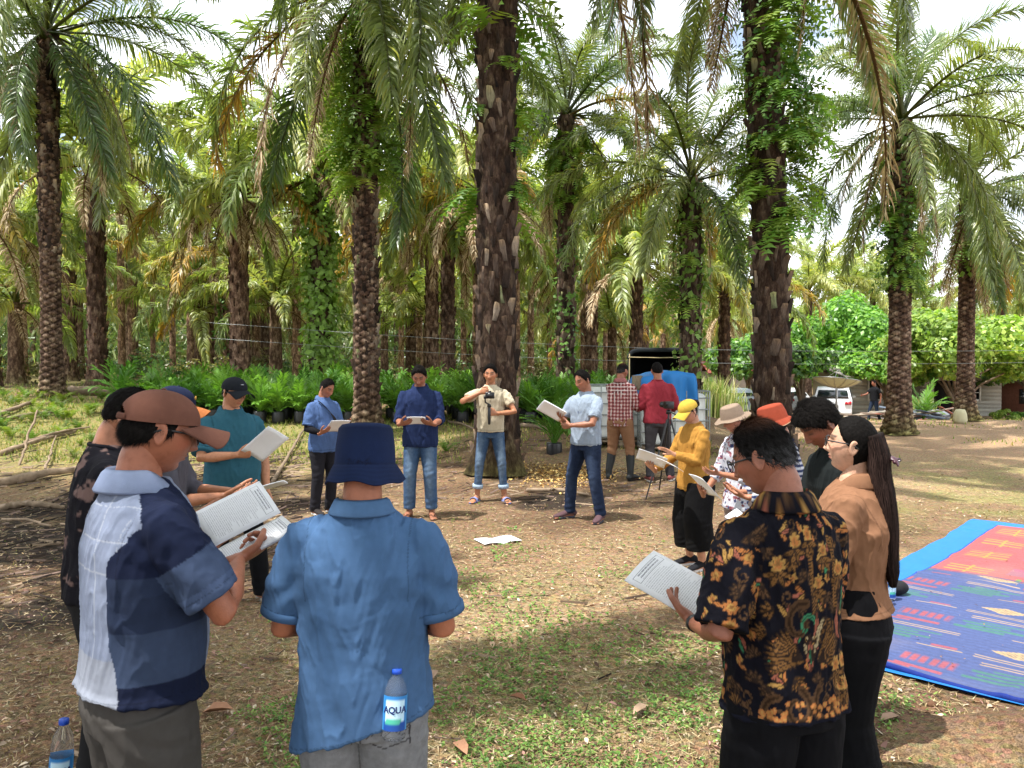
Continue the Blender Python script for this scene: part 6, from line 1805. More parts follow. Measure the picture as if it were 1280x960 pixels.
    # --- far walker
    P = person("distant man in black shirt and jeans walking with one arm out, by the white car", px2x(1093, 29), 29, 1.55, 200, skin=S('#8f5d47'), res=0, head=(0, 8, 0), girth=.9,
               shirt=dict(col=S('#1f2126'), hem=.86, sleeve=.7, collar='round', collar_col=S('#1f2126')), trousers=dict(col=S('#2c3a52')), shoes=dict(kind='shoe', col=S('#2a2a2a')),
               hair=dict(kind='short', thick=.012), armR=dict(w=(.20, .42, 1.10), pole=(.2, -.4, -1)), armL=dict(w=(-.24, -.10, .86)), feet=[(.09, .22, 0), (-.09, -.20, 0)], seed=18)
    return BUCKET

def booklet(P, label, c, n, up, w, h, open_=True):
    """open book: right block flat and thick, left page turned up"""
    M = mat_from(c, n, up)
    root = bpy.data.objects.new("booklet", None); COL.objects.link(root)
    root["label"] = label; root["category"] = "booklet"; root["group"] = "papers and booklets held by the people"
    root.matrix_world = P.world @ Matrix(M.tolist())
    me = sheet_mesh(w, h, .006, .012); o = link("page_block", me, None, root, (w / 2 - .004, 0, 0), (0, rad(-12), 0))
    me = sheet_mesh(w, h, .010, .004); o = link("page_block", me, None, root, (-w / 2 * .94 + .004, 0, .028), (0, rad(20), 0))

def long_hair(P):
    T = P.T; MH = P.MH
    h = lambda p: xf(MH, A([p], float))[0]
    pts = [h((0, -.075, .06)), h((0, -.105, -.02)), h((0, -.11, -.085)), T(A([0, -.120, 1.40])), T(A([0, -.135, 1.28])), T(A([0.0, -.14, 1.15])), T(A([.0, -.15, 1.09])), T(A([.0, -.155, 1.03]))]
    P0 = A(pts); s = np.linspace(0, 1, len(P0)); t = np.linspace(0, 1, 60); PP = np.stack([np.interp(t, s, P0[:, k]) for k in range(3)], 1)
    PP[2:-2] = (PP[:-4] + PP[1:-3] + PP[2:-2] + PP[3:-1] + PP[4:]) / 5
    rx = np.interp(t, [0, .2, .4, .6, .85, 1], [.076, .086, .086, .084, .070, .016]); ry = np.interp(t, [0, .2, .4, .6, .85, 1], [.035, .042, .038, .034, .028, .010])
    V, F = tube(PP, rx, ry, ref=(1, 0, 0), seg=90, cap='flat')
    m = len(V) - 2; th = np.tile(np.arange(90), 60)
    c = V[:m].reshape(60, 90, 3).mean(1).repeat(90, 0); d = unit(V[:m] - c)
    nz = fbm(np.stack([th * .55, np.repeat(t, 90) * 2.0, 0 * th], 1), 3, 4)
    V[:m] += d * (nz * .0055)[:, None]
    mbh = MB(); mbh.add(V, F, (.014, .009, .008))
    r = np.random.default_rng(3); ns = 1500; a_ = r.uniform(0, 2 * pi, ns); rho = r.uniform(.85, 1.13, ns); t0 = r.uniform(0, .55, ns); t1 = np.minimum(t0 + r.uniform(.2, .45, ns), 1.02)
    seg_ = []
    for q in np.linspace(0, 1, 6):
        tq = np.clip(t0 + (t1 - t0) * q, 0, 1); j = tq * 59; j0 = np.clip(j.astype(int), 0, 58); fj = (j - j0)[:, None]; c0 = PP[j0] * (1 - fj) + PP[j0 + 1] * fj
        seg_.append(c0 + np.stack([np.cos(a_) * np.interp(tq, t, rx) * rho, np.sin(a_) * np.interp(tq, t, ry) * rho, 0 * a_ - .03 * (tq > .95)], 1) + r.normal(0, .0015, (ns, 3)))
    seg_ = np.stack(seg_, 1); w_ = np.stack([-np.sin(a_), np.cos(a_), 0 * a_], 1)[:, None] * A([.0012, .0014, .0014, .0013, .001, .0004])[None, :, None]
    Vh = np.concatenate([seg_ - w_, seg_ + w_], 1).reshape(-1, 3); b_ = (np.arange(ns) * 12)[:, None]
    mbh.add(Vh, np.concatenate([b_ + A([k, k + 1, k + 7, k + 6]) for k in range(5)]), np.repeat(A([.020, .012, .010]) * r.uniform(.5, 2.6, (ns, 1)), 12, 0))
    o = mbh.obj("long_hair", M_HAIR, P.root)
    # claw clip
    mb = MB(); cpos = h((-.0, -.165, -.045))
    for q in range(5):
        a = rad(-60 + q * 30); p = h((.034 * sin(a), -.150, -.035 + .012 * cos(a)))
        p2 = h((.045 * sin(a), -.178, -.050))
        V, F = tube([p, (p + p2) / 2 + A([0, -.004, .006]), p2], [.006, .007, .004], seg=8); mb.add(V, F, S('#4a2a35'))
    V, F = tube([h((-.036, -.165, -.038)), h((0, -.178, -.030)), h((.036, -.165, -.038))], .009, seg=8); mb.add(V, F, S('#4a2a35'))
    mb.obj("hair_clip", M_BLACKP2, P.root)
M_BLACKP2 = M_plain("clip_plastic", (1, 1, 1), 0.3, 0.1, 10, 0, spec=.5)

def text_obj(txt, size, mat, parent, M, name="lettering", extrude=.0006, align='CENTER', shear=0.0, font_bold=0.0):
    cu = bpy.data.curves.new(name, 'FONT'); cu.body = txt; cu.size = size; cu.extrude = extrude; cu.align_x = align; cu.align_y = 'CENTER'; cu.offset = font_bold; cu.shear = shear
    cu.resolution_u = 2
    o = bpy.data.objects.new(name, cu); TMP.collection.objects.link(o)
    TMP.view_layers[0].update(); dg = TMP.view_layers[0].depsgraph
    me = bpy.data.meshes.new_from_object(o.evaluated_get(dg)); bpy.data.objects.remove(o)
    me.materials.clear(); me.materials.append(mat)
    o = bpy.data.objects.new(name, me); COL.objects.link(o); o.parent = parent
    if M is not None: o.matrix_local = Matrix(M)
    return o

M_INKD = M_plain("dark_ink", S('#5c4a1e'), .7, .1, 10, 0, attr=False)
M_INKB = M_plain("blue_ink", S('#33456e'), .7, .1, 10, 0, attr=False)
M_BLACKT = M_plain("black_webbing", S('#1b1b1e'), .8, .15, 30, .2, attr=False)

def chest_print(P):
    # small squiggled script across the chest
    mb = MB(); t = np.linspace(0, 1, 60)
    x = .075 - .15 * t; z = 1.235 + .006 * np.sin(t * 60) * (.5 + .5 * np.sin(t * 17)); y = .132 + .0 * t - .6 * (x ** 2)
    V, F = tube(P.T(np.stack([x, y + .004, z], 1)), .0022, seg=5); mb.add(V, F)
    mb.obj("chest_lettering", M_INKD, P.root)
def tee_print(P):
    for k, ch in enumerate("GOE"):
        M = mat_from(P.T(A([.038 - k * .038, .132, 1.235])), (0, 1, .05), (0, 0, 1)); text_obj(ch, .030, M_INKB, P.root, M.tolist(), "chest_letter")

def stabiliser(P):
    root = bpy.data.objects.new("camera_stabiliser", None); COL.objects.link(root)
    root["label"] = "black camera on a handheld gimbal stabiliser in front of the cream T-shirt"; root["category"] = "camera"
    root.matrix_world = P.world
    hx, hy, hz = .0, .285, 1.10
    def tb(pts, r, nm, m=M_BLACKP, par=root, seg=14, **k):
        V, F = tube(pts, r, seg=seg, **k); return MB().add(V, F).obj(nm, m, par)
    tb([(hx, hy, 1.00), (hx, hy, 1.08), (hx, hy, 1.20)], [.016, .019, .018], "handle")
    tb([(hx, hy, 1.20), (hx, hy, 1.235)], [.024, .024], "motor", cap='flat')
    tb([(hx, hy, 1.235), (hx + .045, hy + .02, 1.26), (hx + .05, hy + .02, 1.32)], .010, "arm")
    tb([(hx + .035, hy + .02, 1.325), (hx + .065, hy + .02, 1.325)], [.022, .022], "motor", cap='flat')
    V, F = box((hx - .01, hy + .02, 1.345), (.11, .055, .078)); cb = MB().add(V, F).obj("camera_body", M_BLACKP, root)
    bv = cb.modifiers.new("b", 'BEVEL'); bv.width = .008; bv.segments = 2
    tb([(hx - .01, hy + .045, 1.345), (hx - .01, hy + .10, 1.345)], [.030, .032], "lens", par=cb, cap='flat', seg=22)
    V, F = box((hx - .01, hy + .02, 1.392), (.035, .03, .018)); MB().add(V, F).obj("viewfinder", M_BLACKP, cb)

def bag(P):
    T = P.T; 
    t = np.linspace(0, 1, 20)
    fr = np.stack([.13 - .30 * t, .06 + .105 * np.sin(t * pi) ** .6 + .02 * t, 1.43 - .40 * t], 1)
    V, F = tube(T(fr), .017, .004, ref=(1, 0, 1), seg=8); MB().add(V, F).obj("bag_strap", M_BLACKT, P.root)
    bk = np.stack([.13 - .30 * t, -.04 - .115 * np.sin(t * pi) ** .6, 1.43 - .40 * t], 1)
    V, F = tube(T(bk), .017, .004, ref=(1, 0, 1), seg=8); MB().add(V, F).obj("bag_strap", M_BLACKT, P.root)
    V, F = tube([T(A([-.20, .02, 1.02])), T(A([-.215, .03, .86]))], [.075, .08], [.035, .04], ref=(0, 1, 0), seg=18, sup=3.5); MB().add(V, F).obj("bag", M_BLACKT, P.root)
    for (Sh, E, W, sp) in P.arms:      # black arm sleeves
        V, F = tube([Sh + (E - Sh) * .8, E, E + (W - E) * .35, E + (W - E) * .97], [.049, .046, .044, .030], seg=18, cap='flat'); MB().add(V, F, S('#17171b')).obj("arm_sleeve", M_CLOTH, P.root)

BUCKET = build_people()
# ---------------------------------------------------------------- mat and tarpaulin
def frame2(P0, u, v):
    return A([u, v])
MAT0 = A([1.78, 4.74]); MU = unit(A([.69, .72])); MV = unit(A([.745, -.667]))
M_MAT = M_cloth("woven_mat", 0.8, 260, 0.5, 0.22, sheen=0, spec=.2)
M_TARP = M_plain("blue_tarpaulin", (1, 1, 1), .55, .12, 5, .15, 14, spec=.3)

def mat_colour(a, b):
    """a: metres along the near edge, b: metres away from it"""
    n = len(a); blue = A(S('#35528f')); C = np.ones((n, 3)) * blue
    C *= (1 + .10 * np.sin(b * 420))[:, None]
    tan = A(S('#bfa27a')); red = A(S('#a04a60')); grn = A(S('#2b7470')); pur = A(S('#6f4f80')); org = A(S('#c0664a')); redz = A(S('#b5525a'))
    per = .46; row = np.floor(b / per).astype(int); fb = b - row * per; sh = (row % 2) * .55 + row * .13
    ap = (a + sh) % 1.5
    def rect(a0, a1, b0, b1, col, hatch=0):
        m = (ap > a0) & (ap < a1) & (fb > b0) & (fb < b1)
        if hatch: m = m & (np.sin(ap * hatch) > -.55)
        C[m] = col
    edge = lambda b0: b0
    rect(.02, .42, .04, .058, tan); rect(.02, .42, .075, .09, tan)
    rect(.44, .62, .03, .06, red); rect(.52, .78, .065, .11, red)
    m = (np.abs(ap - .22) / .15 + np.abs(fb - .22) / .075) < 1; C[m] = tan
    m2 = m & ((np.abs(ap - .22) / .15 + np.abs(fb - .22) / .075) < .72) & (np.sin(ap * 190) * np.sin(fb * 190) > .1); C[m2] = A(S('#7f7465'))
    rect(.50, .82, .17, .33, pur, 120); rect(.52, .80, .20, .30, red, 120)
    rect(.86, 1.14, .13, .17, grn); rect(.92, 1.24, .19, .23, grn); rect(.88, 1.16, .25, .29, grn); rect(.98, 1.28, .31, .34, grn)
    rect(.90, 1.36, .385, .40, tan); rect(.90, 1.36, .42, .432, tan)
    rect(1.20, 1.46, .05, .062, tan); rect(1.28, 1.42, .08, .11, red)
    # the red far field
    z = b > 2.55
    C[z] = redz * (1 + .08 * np.sin(b[z] * 420))[:, None]
    aa = a % .95; bb = b % .62
    m = z & (aa > .08) & (aa < .42) & (bb > .12) & (bb < .46) & ((np.sin(bb * 70) > .3) | (np.abs(aa - .25) < .01)); C[m] = A(S('#d98f45'))
    m = z & (aa > .52) & (aa < .85) & (bb > .25) & (bb < .55); C[m] = C[m] * .5 + A(S('#8b4f86')) * .5
    m = z & (aa > .60) & (aa < .9) & (bb > .05) & (bb < .16) & (np.sin(aa * 90) > 0); C[m] = A(S('#6b8a4a'))
    m = z & (np.abs(b - 2.57) < .012); C[m] = A(S('#2c3f7c'))
    C[(a < .012)] = A(S('#4a6bb0'))
    C *= (1 + .10 * fbm(n3(a * 4, b * 4), 3, 4))[:, None]; dust = smooth(.1, .7, fbm(n3(a * 2.2, b * 2.2), 4, 14))[:, None] * .30 + .16
    C = C * (1 - dust) + A(S('#9a8c80')) * dust
    return C * .8

def build_mat():
    na, nb = 300, 420
    La, Lb = 3.6, 4.95
    a = np.linspace(0, La, na); b = np.linspace(0, Lb, nb); Ag, Bg = np.meshgrid(a, b, indexing='ij'); a, b = Ag.ravel(), Bg.ravel()
    off = .02 * np.sin(a * 3.1 + 1) * (b < .4) * (1 - b / .4)
    xy = MAT0 + (MU[None] * (b + off)[:, None]) + MV[None] * a[:, None]
    xy = xy + MV * (.06 * smooth(1.6, 3.2, b) )[:, None] * (1 - a[:, None] / La)
    wr = .022 * np.maximum(0, fbm(n3(a * 2.2, b * 3.4), 3, 9)) + .012 * np.exp(-((b - 2.3 - .1 * a) / .03) ** 2) + .010 * np.exp(-((a - 1.1 - .15 * b) / .04) ** 2) * (b < 2.6)
    lift = .018 * np.exp(-(b / .12) ** 2) * (.6 + .6 * np.sin(a * 5))
    z = gz(xy[:, 0], xy[:, 1]) + .030 + wr + lift
    C = mat_colour(a, b)
    V = np.stack([xy[:, 0], xy[:, 1], z], 1)
    root = thing("woven_mat", "large patterned woven mat, blue with tan diamonds and a red far end", "mat", (0, 0, 0))
    o = link("mat_top", to_mesh("mat_top", V, grid_faces(na, nb, flip=True), C), M_MAT, root)
    # rolled hems, near and left; the near fold's shade painted as navy
    k = 120; t = np.linspace(0, 1, k)
    i0 = (np.linspace(0, na - 1, k).astype(int)) * nb
    P = V[i0] + A([0, 0, -.014]); Vv, Ff = tube(P, .016, .018, seg=8); MB().add(Vv, Ff, S('#1b2f78')).obj("hem", M_MAT, root)
    i0 = np.linspace(0, nb - 1, k).astype(int)
    P = V[i0] + A([0, 0, -.006]); Vv, Ff = tube(P, .008, .008, seg=8); MB().add(Vv, Ff, S('#2c4a9a')).obj("hem", M_MAT, root)
    # fallen leaf scraps and dust crumbs on the mat
    r = np.random.default_rng(6); n = 260; a_ = r.uniform(.1, 3.4, n); b_ = r.uniform(.1, 4.7, n); xy_ = MAT0 + MU[None] * b_[:, None] + MV[None] * a_[:, None]; mbl = MB()
    Cl = A([S('#8d6f55'), S('#6e5140'), S('#b39c76'), S('#4f3f33')])[r.integers(0, 4, n)]
    Vl, Fl, Cc = leaf_quads(xy_[:, 0], xy_[:, 1], gz(xy_[:, 0], xy_[:, 1]) + .046, r.uniform(.006, .03, n), r.uniform(.2, .5, n), r.uniform(0, 6.28, n), r.normal(0, .15, n), r.normal(0, .15, n), Cl, .2); mbl.add(Vl, Fl, Cc)
    mbl.obj("leaf_scraps", M_LITTER, None, False, kind="stuff")
    # tarpaulin under it, showing along the far left side
    na, nb = 90, 130
    a = np.linspace(-.06, 4.3, na); b = np.linspace(-.05, 5.22, nb); Ag, Bg = np.meshgrid(a, b, indexing='ij'); a, b = Ag.ravel(), Bg.ravel()
    a2 = a + (-.06 - .10 * smooth(.4, 2.4, b)) * (1 - smooth(0, 1.5, a)) + .03 * fbm(n3(b * 3, 0 * b), 2, 3) * (a < .2)
    xy = MAT0 + MU[None] * b[:, None] + MV[None] * a2[:, None]
    under = (a > .02) & (b > .0) & (b < 4.6)
    z = gz(xy[:, 0], xy[:, 1]) + .012 + .010 * (1 - np.abs(fbm(n3(a * 3, b * 4), 2, 12))) * (~under)
    col = np.ones((len(a), 3)) * A(S('#2470b8'))
    link("tarpaulin", to_mesh("tarpaulin", np.stack([xy[:, 0], xy[:, 1], z], 1), grid_faces(na, nb, flip=True), col), M_TARP, None,
         label="bright blue tarpaulin spread under the woven mat, showing at its far side", category="tarpaulin")
build_mat()

# ---------------------------------------------------------------- bottles
def plastic_mat():
    t = NT("clear_plastic"); b = t.bsdf((.93, .96, 1.0), .08, None, .5); b.inputs['Transmission Weight'].default_value = .95; b.inputs['IOR'].default_value = 1.12
    return t.done(b)
M_PET = plastic_mat()
M_CAP = M_plain("blue_cap", S('#1f4fc0'), .4, .06, 10, 0, attr=False, spec=.5)
M_LABEL = M_plain("blue_label", (1, 1, 1), .4, .05, 10, 0, spec=.4)
M_WATER = NT("water"); _b = M_WATER.bsdf((.80, .90, .98), .02, None, .5); _b.inputs['Transmission Weight'].default_value = 1; _b.inputs['IOR'].default_value = 1.2; M_WATER = M_WATER.done(_b)
M_INKNAVY = M_plain("navy_ink", S('#1d2c66'), .5, .05, 10, 0, attr=False)
def bottle(label, M, H=.22, R=.033, fill=.55, text=True, lz=(.10, .62), lab_back=(.02, .28, .62), group="plastic water bottles", tdir=-90):
    root = bpy.data.objects.new("water_bottle", None); COL.objects.link(root); root.matrix_world = M
    root["label"] = label; root["category"] = "bottle"; root["group"] = group
    pr = [(.001, .004), (R * .75, .0), (R * .96, .006)]
    for k in range(14):
        z = .012 + (H * .60 - .012) * k / 13; pr.append((R * (1 - .035 * (k % 2)), z))
    pr += [(R * .98, H * .66), (R * .86, H * .76), (R * .62, H * .84), (R * .38, H * .90), (R * .36, H * .93)]
    V, F = lathe(pr, 28); MB().add(V, F).obj("bottle_wall", M_PET, root)
    V, F = lathe([(.001, H * .99), (R * .40, H * .99), (R * .44, H * .985), (R * .44, H * .925), (R * .40, H * .92)], 24)
    MB().add(V, F).obj("cap", M_CAP, root)
    z0, z1 = H * lz[0], H * lz[1]
    th = np.linspace(0, 2 * pi, 60, endpoint=False); zz = np.linspace(z0, z1, 14)
    V = np.stack([(R * 1.012) * np.cos(th)[None] + 0 * zz[:, None], (R * 1.012) * np.sin(th)[None] + 0 * zz[:, None], zz[:, None] + 0 * th[None]], -1).reshape(-1, 3)
    d = np.angle(np.exp(1j * (np.tile(th, 14) - rad(tdir)))); v = (V[:, 2] - z0) / (z1 - z0)
    C = np.ones((len(V), 3)) * A(S('#2f7fc4')); C[v < .3] = A(S('#1d4c9c')); C[np.abs(d) > 1.1] = A(S('#3d8fce'))
    C[(np.abs(d) < .85) & (v > .28) & (v < .86)] = A(S('#bfe0f2')); C[(np.abs(d + .25 * np.sin(v * 9)) < .7) & (v > .2) & (v < .34)] = A(S('#4fb59a'))
    lb = MB().add(V, grid_faces(14, 60, wrap_n=True), C).obj("label", M_LABEL, root)
    if text:
        fs = (z1 - z0) * .27
        tw = "AQUA"; 
        for k, ch in enumerate(tw):
            a = rad(tdir) + (k - 1.5) * fs * .70 / R
            n = A([cos(a), sin(a), 0]); Mx = mat_from(n * R * 1.02 + A([0, 0, z0 + (z1 - z0) * .60]), n, (0, 0, 1))
            text_obj(ch, fs, M_INKNAVY, lb, Mx.tolist(), "letter", font_bold=fs * .02)
    return root
def TM(x, y, z, rx=0, ry=0, rz=0): return Matrix.Translation((x, y, z)) @ Euler((rad(rx), rad(ry), rad(rz))).to_matrix().to_4x4()
bottle("large clear water bottle standing on the soil beside the patchwork shirt", TM(px2x(66, 3.15), 3.15, G(px2x(66, 3.15), 3.15), 0, 4, 20), H=.315, R=.044, lz=(.1, .52))
_B = BUCKET.world
bottle("small water bottle stuck in the back pocket of grey jeans", TM(-.318, 2.17 - .132, .772, -9, 3, 8), H=.185, R=.0315, lz=(.16, .64))
bottle("water bottle on the woven mat, the one nearer the brown blouse", TM(px2x(1109, 5.5), 5.5, G(2.7, 5.5) + .035, 0, 2, 60), H=.24, R=.034, text=False)
bottle("water bottle on the woven mat, the one beside the small black bag", TM(px2x(1117, 5.62), 5.62, G(2.7, 5.6) + .035, 0, 0, 10), H=.24, R=.034, text=False)
def small_bag():
    x, y = px2x(1124, 5.75), 5.75; root = thing("small_bag", "small black bag with a thin strap lying on the mat beside the bottles", "bag", (x, y, G(x, y) + .035))
    V, F = ellipsoid((0, 0, .05), (.09, .06, .055), u=24, v=14); V = V + unit(V) * (.008 * fbm(V * 20, 2, 1))[:, None]; MB().add(V, F).obj("bag_body", M_BLACKT, root)
    t = np.linspace(0, 1, 16); V, F = tube(np.stack([-.09 - .10 * t, .02 + .1 * np.sin(t * 3), .07 + .12 * np.sin(t * pi)], 1), .005, seg=6); MB().add(V, F).obj("strap", M_BLACKT, root)
small_bag()

# ---------------------------------------------------------------- booklet lying on the soil
def ground_booklet():
    x, y = gpt(622, 678); root = thing("booklet", "open white booklet lying on the soil in the middle of the circle", "booklet", (x, y, G(x, y) + .012), rad(24))
    link("page_block", sheet_mesh(.20, .29, .012, .008), None, root, (.10, 0, 0.004), (0, rad(-4), rad(0)))
    link("page_block", sheet_mesh(.20, .29, .014, .008), None, root, (-.10, 0, 0.004), (0, rad(3), rad(0)))
ground_booklet()

# ---------------------------------------------------------------- camera on tripod
def tripod():
    x, y = px2x(836, 10.35), 10.35; z = G(x, y); root = thing("tripod_camera", "black video camera on a slim tripod just beyond the yellow cap", "camera", (x, y, z), rad(20))
    top = 1.02
    for k, a in enumerate((200, 320, 80)):
        ca, sa = cos(rad(a)), sin(rad(a)); r = .46 if k == 0 else .34
        V, F = tube([(ca * .03, sa * .03, top), (ca * r * .55, sa * r * .55, top * .45), (ca * r, sa * r, .0)], [.014, .012, .009], seg=10); lg = MB().add(V, F).obj("leg", M_BLACKP, root)
        V, F = tube([(ca * r * .55, sa * r * .55, top * .45 + .03), (ca * r * .6, sa * r * .6, top * .40)], [.019, .019], seg=10, cap='flat'); MB().add(V, F).obj("clamp", M_BLACKP, lg)
    V, F = tube([(0, 0, .55), (0, 0, top + .12)], .014, seg=12); MB().add(V, F).obj("centre_column", M_BLACKP, root)
    V, F = tube([(0, 0, top + .08), (0, 0, top + .14)], [.035, .03], seg=16, cap='flat'); MB().add(V, F).obj("pan_head", M_BLACKP, root)
    V, F = tube([(0, 0, top + .12), (.12, -.10, top + .04), (.20, -.16, top - .02)], [.008, .009, .012], seg=8); MB().add(V, F).obj("pan_handle", M_BLACKP, root)
    V, F = box((0, 0, top + .20), (.10, .13, .10)); cb = MB().add(V, F).obj("camera_body", M_BLACKP, root); b = cb.modifiers.new("b", 'BEVEL'); b.width = .012; b.segments = 2
    V, F = tube([(0, .06, top + .20), (0, .15, top + .20), (0, .17, top + .20)], [.036, .036, .042], seg=20, cap='flat'); MB().add(V, F).obj("lens", M_BLACKP, cb)
    V, F = box((-.055, -.03, top + .215), (.008, .08, .055)); MB().add(V, F).obj("screen", M_BLACKP, cb)
tripod()

# ---------------------------------------------------------------- young palms of the nursery
M_SEEDL = M_leaf("seedling_leaf", S('#47762c'), S('#76a03e'), .3, .5, .3, .3)
M_BAG = M_plain("polybag", (1, 1, 1), .35, .2, 30, .6, 60, spec=.5)
def seedling_mesh(seed, H=1.1, n=19, wide=.046, nl=14):
    r = np.random.default_rng(seed); mb = MB()
    for i in range(n):
        az = i * 2.4 + r.uniform(-.3, .3); e0 = 86 - 34 * (i / n); e1 = 60 - 120 * (i / n); L = H * r.uniform(.7, 1.1) * (1 - .25 * (i / n))
        P, s = frond_path(e0, e1, L, 1.4, 9)
        T = unit(np.gradient(P, axis=0))
        m = nl; t = np.linspace(.22, 1.0, m); t = np.concatenate([t, t]); sd = np.concatenate([np.ones(m), -np.ones(m)])
        B = np.stack([np.interp(t, s, P[:, k]) for k in range(3)], 1); Tt = unit(np.stack([np.interp(t, s, T[:, k]) for k in range(3)], 1))
        D = unit(np.stack([0 * sd, sd, 0 * sd], 1) * .62 + Tt * .9 + r.normal(0, .1, (2 * m, 3)))
        ln = (.30 * L * np.sin(pi * np.clip(.25 + .7 * (t - .22), 0, 1)) ** .6)[:, None]; w = wide * .5
        N = unit(np.cross(D, Tt) + 1e-6); W = unit(np.cross(D, N))
        p1 = B + D * ln * .5; p2 = B + D * ln + A([0, 0, -.12]) * ln
        V = np.stack([B, p1 - W * w, p1 + W * w, p2], 1)
        ca, sa = cos(az), sin(az); Rz = A([[ca, sa, 0], [-sa, ca, 0], [0, 0, 1]])
        V = V @ Rz
        b = (np.arange(2 * m) * 4)[:, None]; F = np.concatenate([b + A([0, 1, 2]), b + A([1, 3, 2])])
        c = r.uniform(.75, 1.3); mb.add(V.reshape(-1, 3), F, A([c, c, c]) * (A([1.2, 1.1, .8]) if r.random() < .12 else 1))
        Vr, Fr = tube(P @ Rz, np.linspace(.012, .003, 9), seg=4, cap=None); mb.add(Vr, Fr, A([1.1, 1.1, .8]))
    me = mb.mesh("foliage", False); me.materials.append(M_SEEDL); return me
def polybag_mesh(seed, H=.27, R=.14):
    r = np.random.default_rng(seed)
    pr = [(.001, 0), (R * .95, .0), (R * 1.02, .05), (R, H * .5), (R * 1.02, H * .9), (R * .97, H), (R * .93, H * .97), (.001, H * .93)]
    V, F = lathe(pr, 18); n = fbm(V * 9 + seed, 2, seed); V[:, 0] *= 1 + .08 * n; V[:, 1] *= 1 + .08 * n
    C = np.ones((len(V), 3)) * A(S('#2a2b2e')); C[-36:] = A(S('#4b3a2b'))
    me = to_mesh("polybag", V, F, C); me.materials.append(M_BAG); return me
def build_nursery():
    fm = [seedling_mesh(k, (.95, 1.1, 1.0, 1.2, .9)[k]) for k in range(5)]; bm = [polybag_mesh(k) for k in range(3)]
    r = np.random.default_rng(8); k = 0
    for ri, Y in enumerate((16.9, 17.7, 18.5, 19.3, 20.1, 21.0)):
        for X in np.arange(-8.6 + .25 * (ri % 2) + .1 * ri, 3.4, .50 if ri < 3 else .66):
            if abs(X - px2x(707, 20.5)) < .6 and Y > 19.5: continue
            if abs(X - px2x(458, 15.6)) < .1: continue
            x, y = X + r.uniform(-.08, .08), Y + r.uniform(-.12, .12)
            root = thing("palm_seedling", "young palm in a black polybag, one of the dense nursery block beyond the circle", "seedling", (x, y, G(x, y)), r.uniform(0, 6.28), "young palms of the nursery block")
            s = r.uniform(.68, .88)
            link("foliage", fm[r.integers(0, 5)], None, root, (0, 0, .20), (r.normal(0, .06), r.normal(0, .06), 0), s); link("polybag", bm[r.integers(0, 3)], None, root)
            k += 1
    x, y = gpt(693, 586); root = thing("palm_seedling", "single young palm in a black polybag standing alone behind the pale blue T-shirt", "seedling", (x, y, G(x, y)))
    link("foliage", seedling_mesh(31, 1.15, 12, .035, 15), None, root, (0, 0, .20)); link("polybag", polybag_mesh(4, .26, .13), None, root)
    x, y = px2x(1155, 27.5), 27.5; root = thing("palm_seedling", "bright young palm growing by the debris beside the ringed trunk", "seedling", (x, y, G(x, y))); link("foliage", seedling_mesh(33, 1.5, 12, .06, 14), None, root)
build_nursery()

# ---------------------------------------------------------------- tanks, tarpaulin, canvas-topped pickup
M_TANK = M_plain("white_tank", S('#d9dcd8'), .45, .08, 5, .1, attr=False); M_CAGE = M_plain("galvanised_tube", S('#8f9492'), .4, .15, 20, 0, attr=False, Metallic=.6)
M_PALLET = M_plain("weathered_wood", S('#8a7a66'), .9, .3, 14, .5, 60, attr=False)
def ibc(label, x, y, rz):
    root = thing("liquid_tank", label, "tank", (x, y, G(x, y)), rad(rz))
    V, F = box((0, 0, .62), (1.10, .94, .92)); o = MB().add(V, F).obj("tank_body", M_TANK, root); b = o.modifiers.new("b", 'BEVEL'); b.width = .09; b.segments = 4
    def bar(p, q, r=.011): V, F = tube([p, q], r, seg=6); MB().add(V, F).obj("cage_bar", M_CAGE, root, True)
    for z in (.20, .40, .60, .80, 1.0, 1.12):
        for s in (-1, 1): bar((-.59, s * .50, z), (.59, s * .50, z)); bar((s * .59, -.50, z), (s * .59, .50, z))
    for t in np.linspace(-.59, .59, 7):
        for s in (-1, 1): bar((t, s * .51, .14), (t, s * .51, 1.12), .010)
    for t in np.linspace(-.5, .5, 6):
        for s in (-1, 1): bar((s * .60, t, .14), (s * .60, t, 1.12), .010)
    pl = link("pallet", None, None, root) if False else None
    for t in (-.5, 0, .5): V, F = box((t, 0, .05), (.12, 1.0, .10)); MB().add(V, F).obj("pallet_block", M_PALLET, root, False)
    V, F = box((0, 0, .12), (1.2, 1.0, .03)); MB().add(V, F).obj("pallet_deck", M_PALLET, root, False)
    V, F = tube([(0, 0, 1.06), (0, 0, 1.13)], [.09, .09], seg=20, cap='flat'); MB().add(V, F).obj("lid", M_BLACKP, root)
ibc("white caged tank standing behind the checked shirt", px2x(772, 14.3), 14.3, 3)
ibc("white caged tank under the blue tarpaulin behind the red top", px2x(838, 13.9), 13.9, -2)
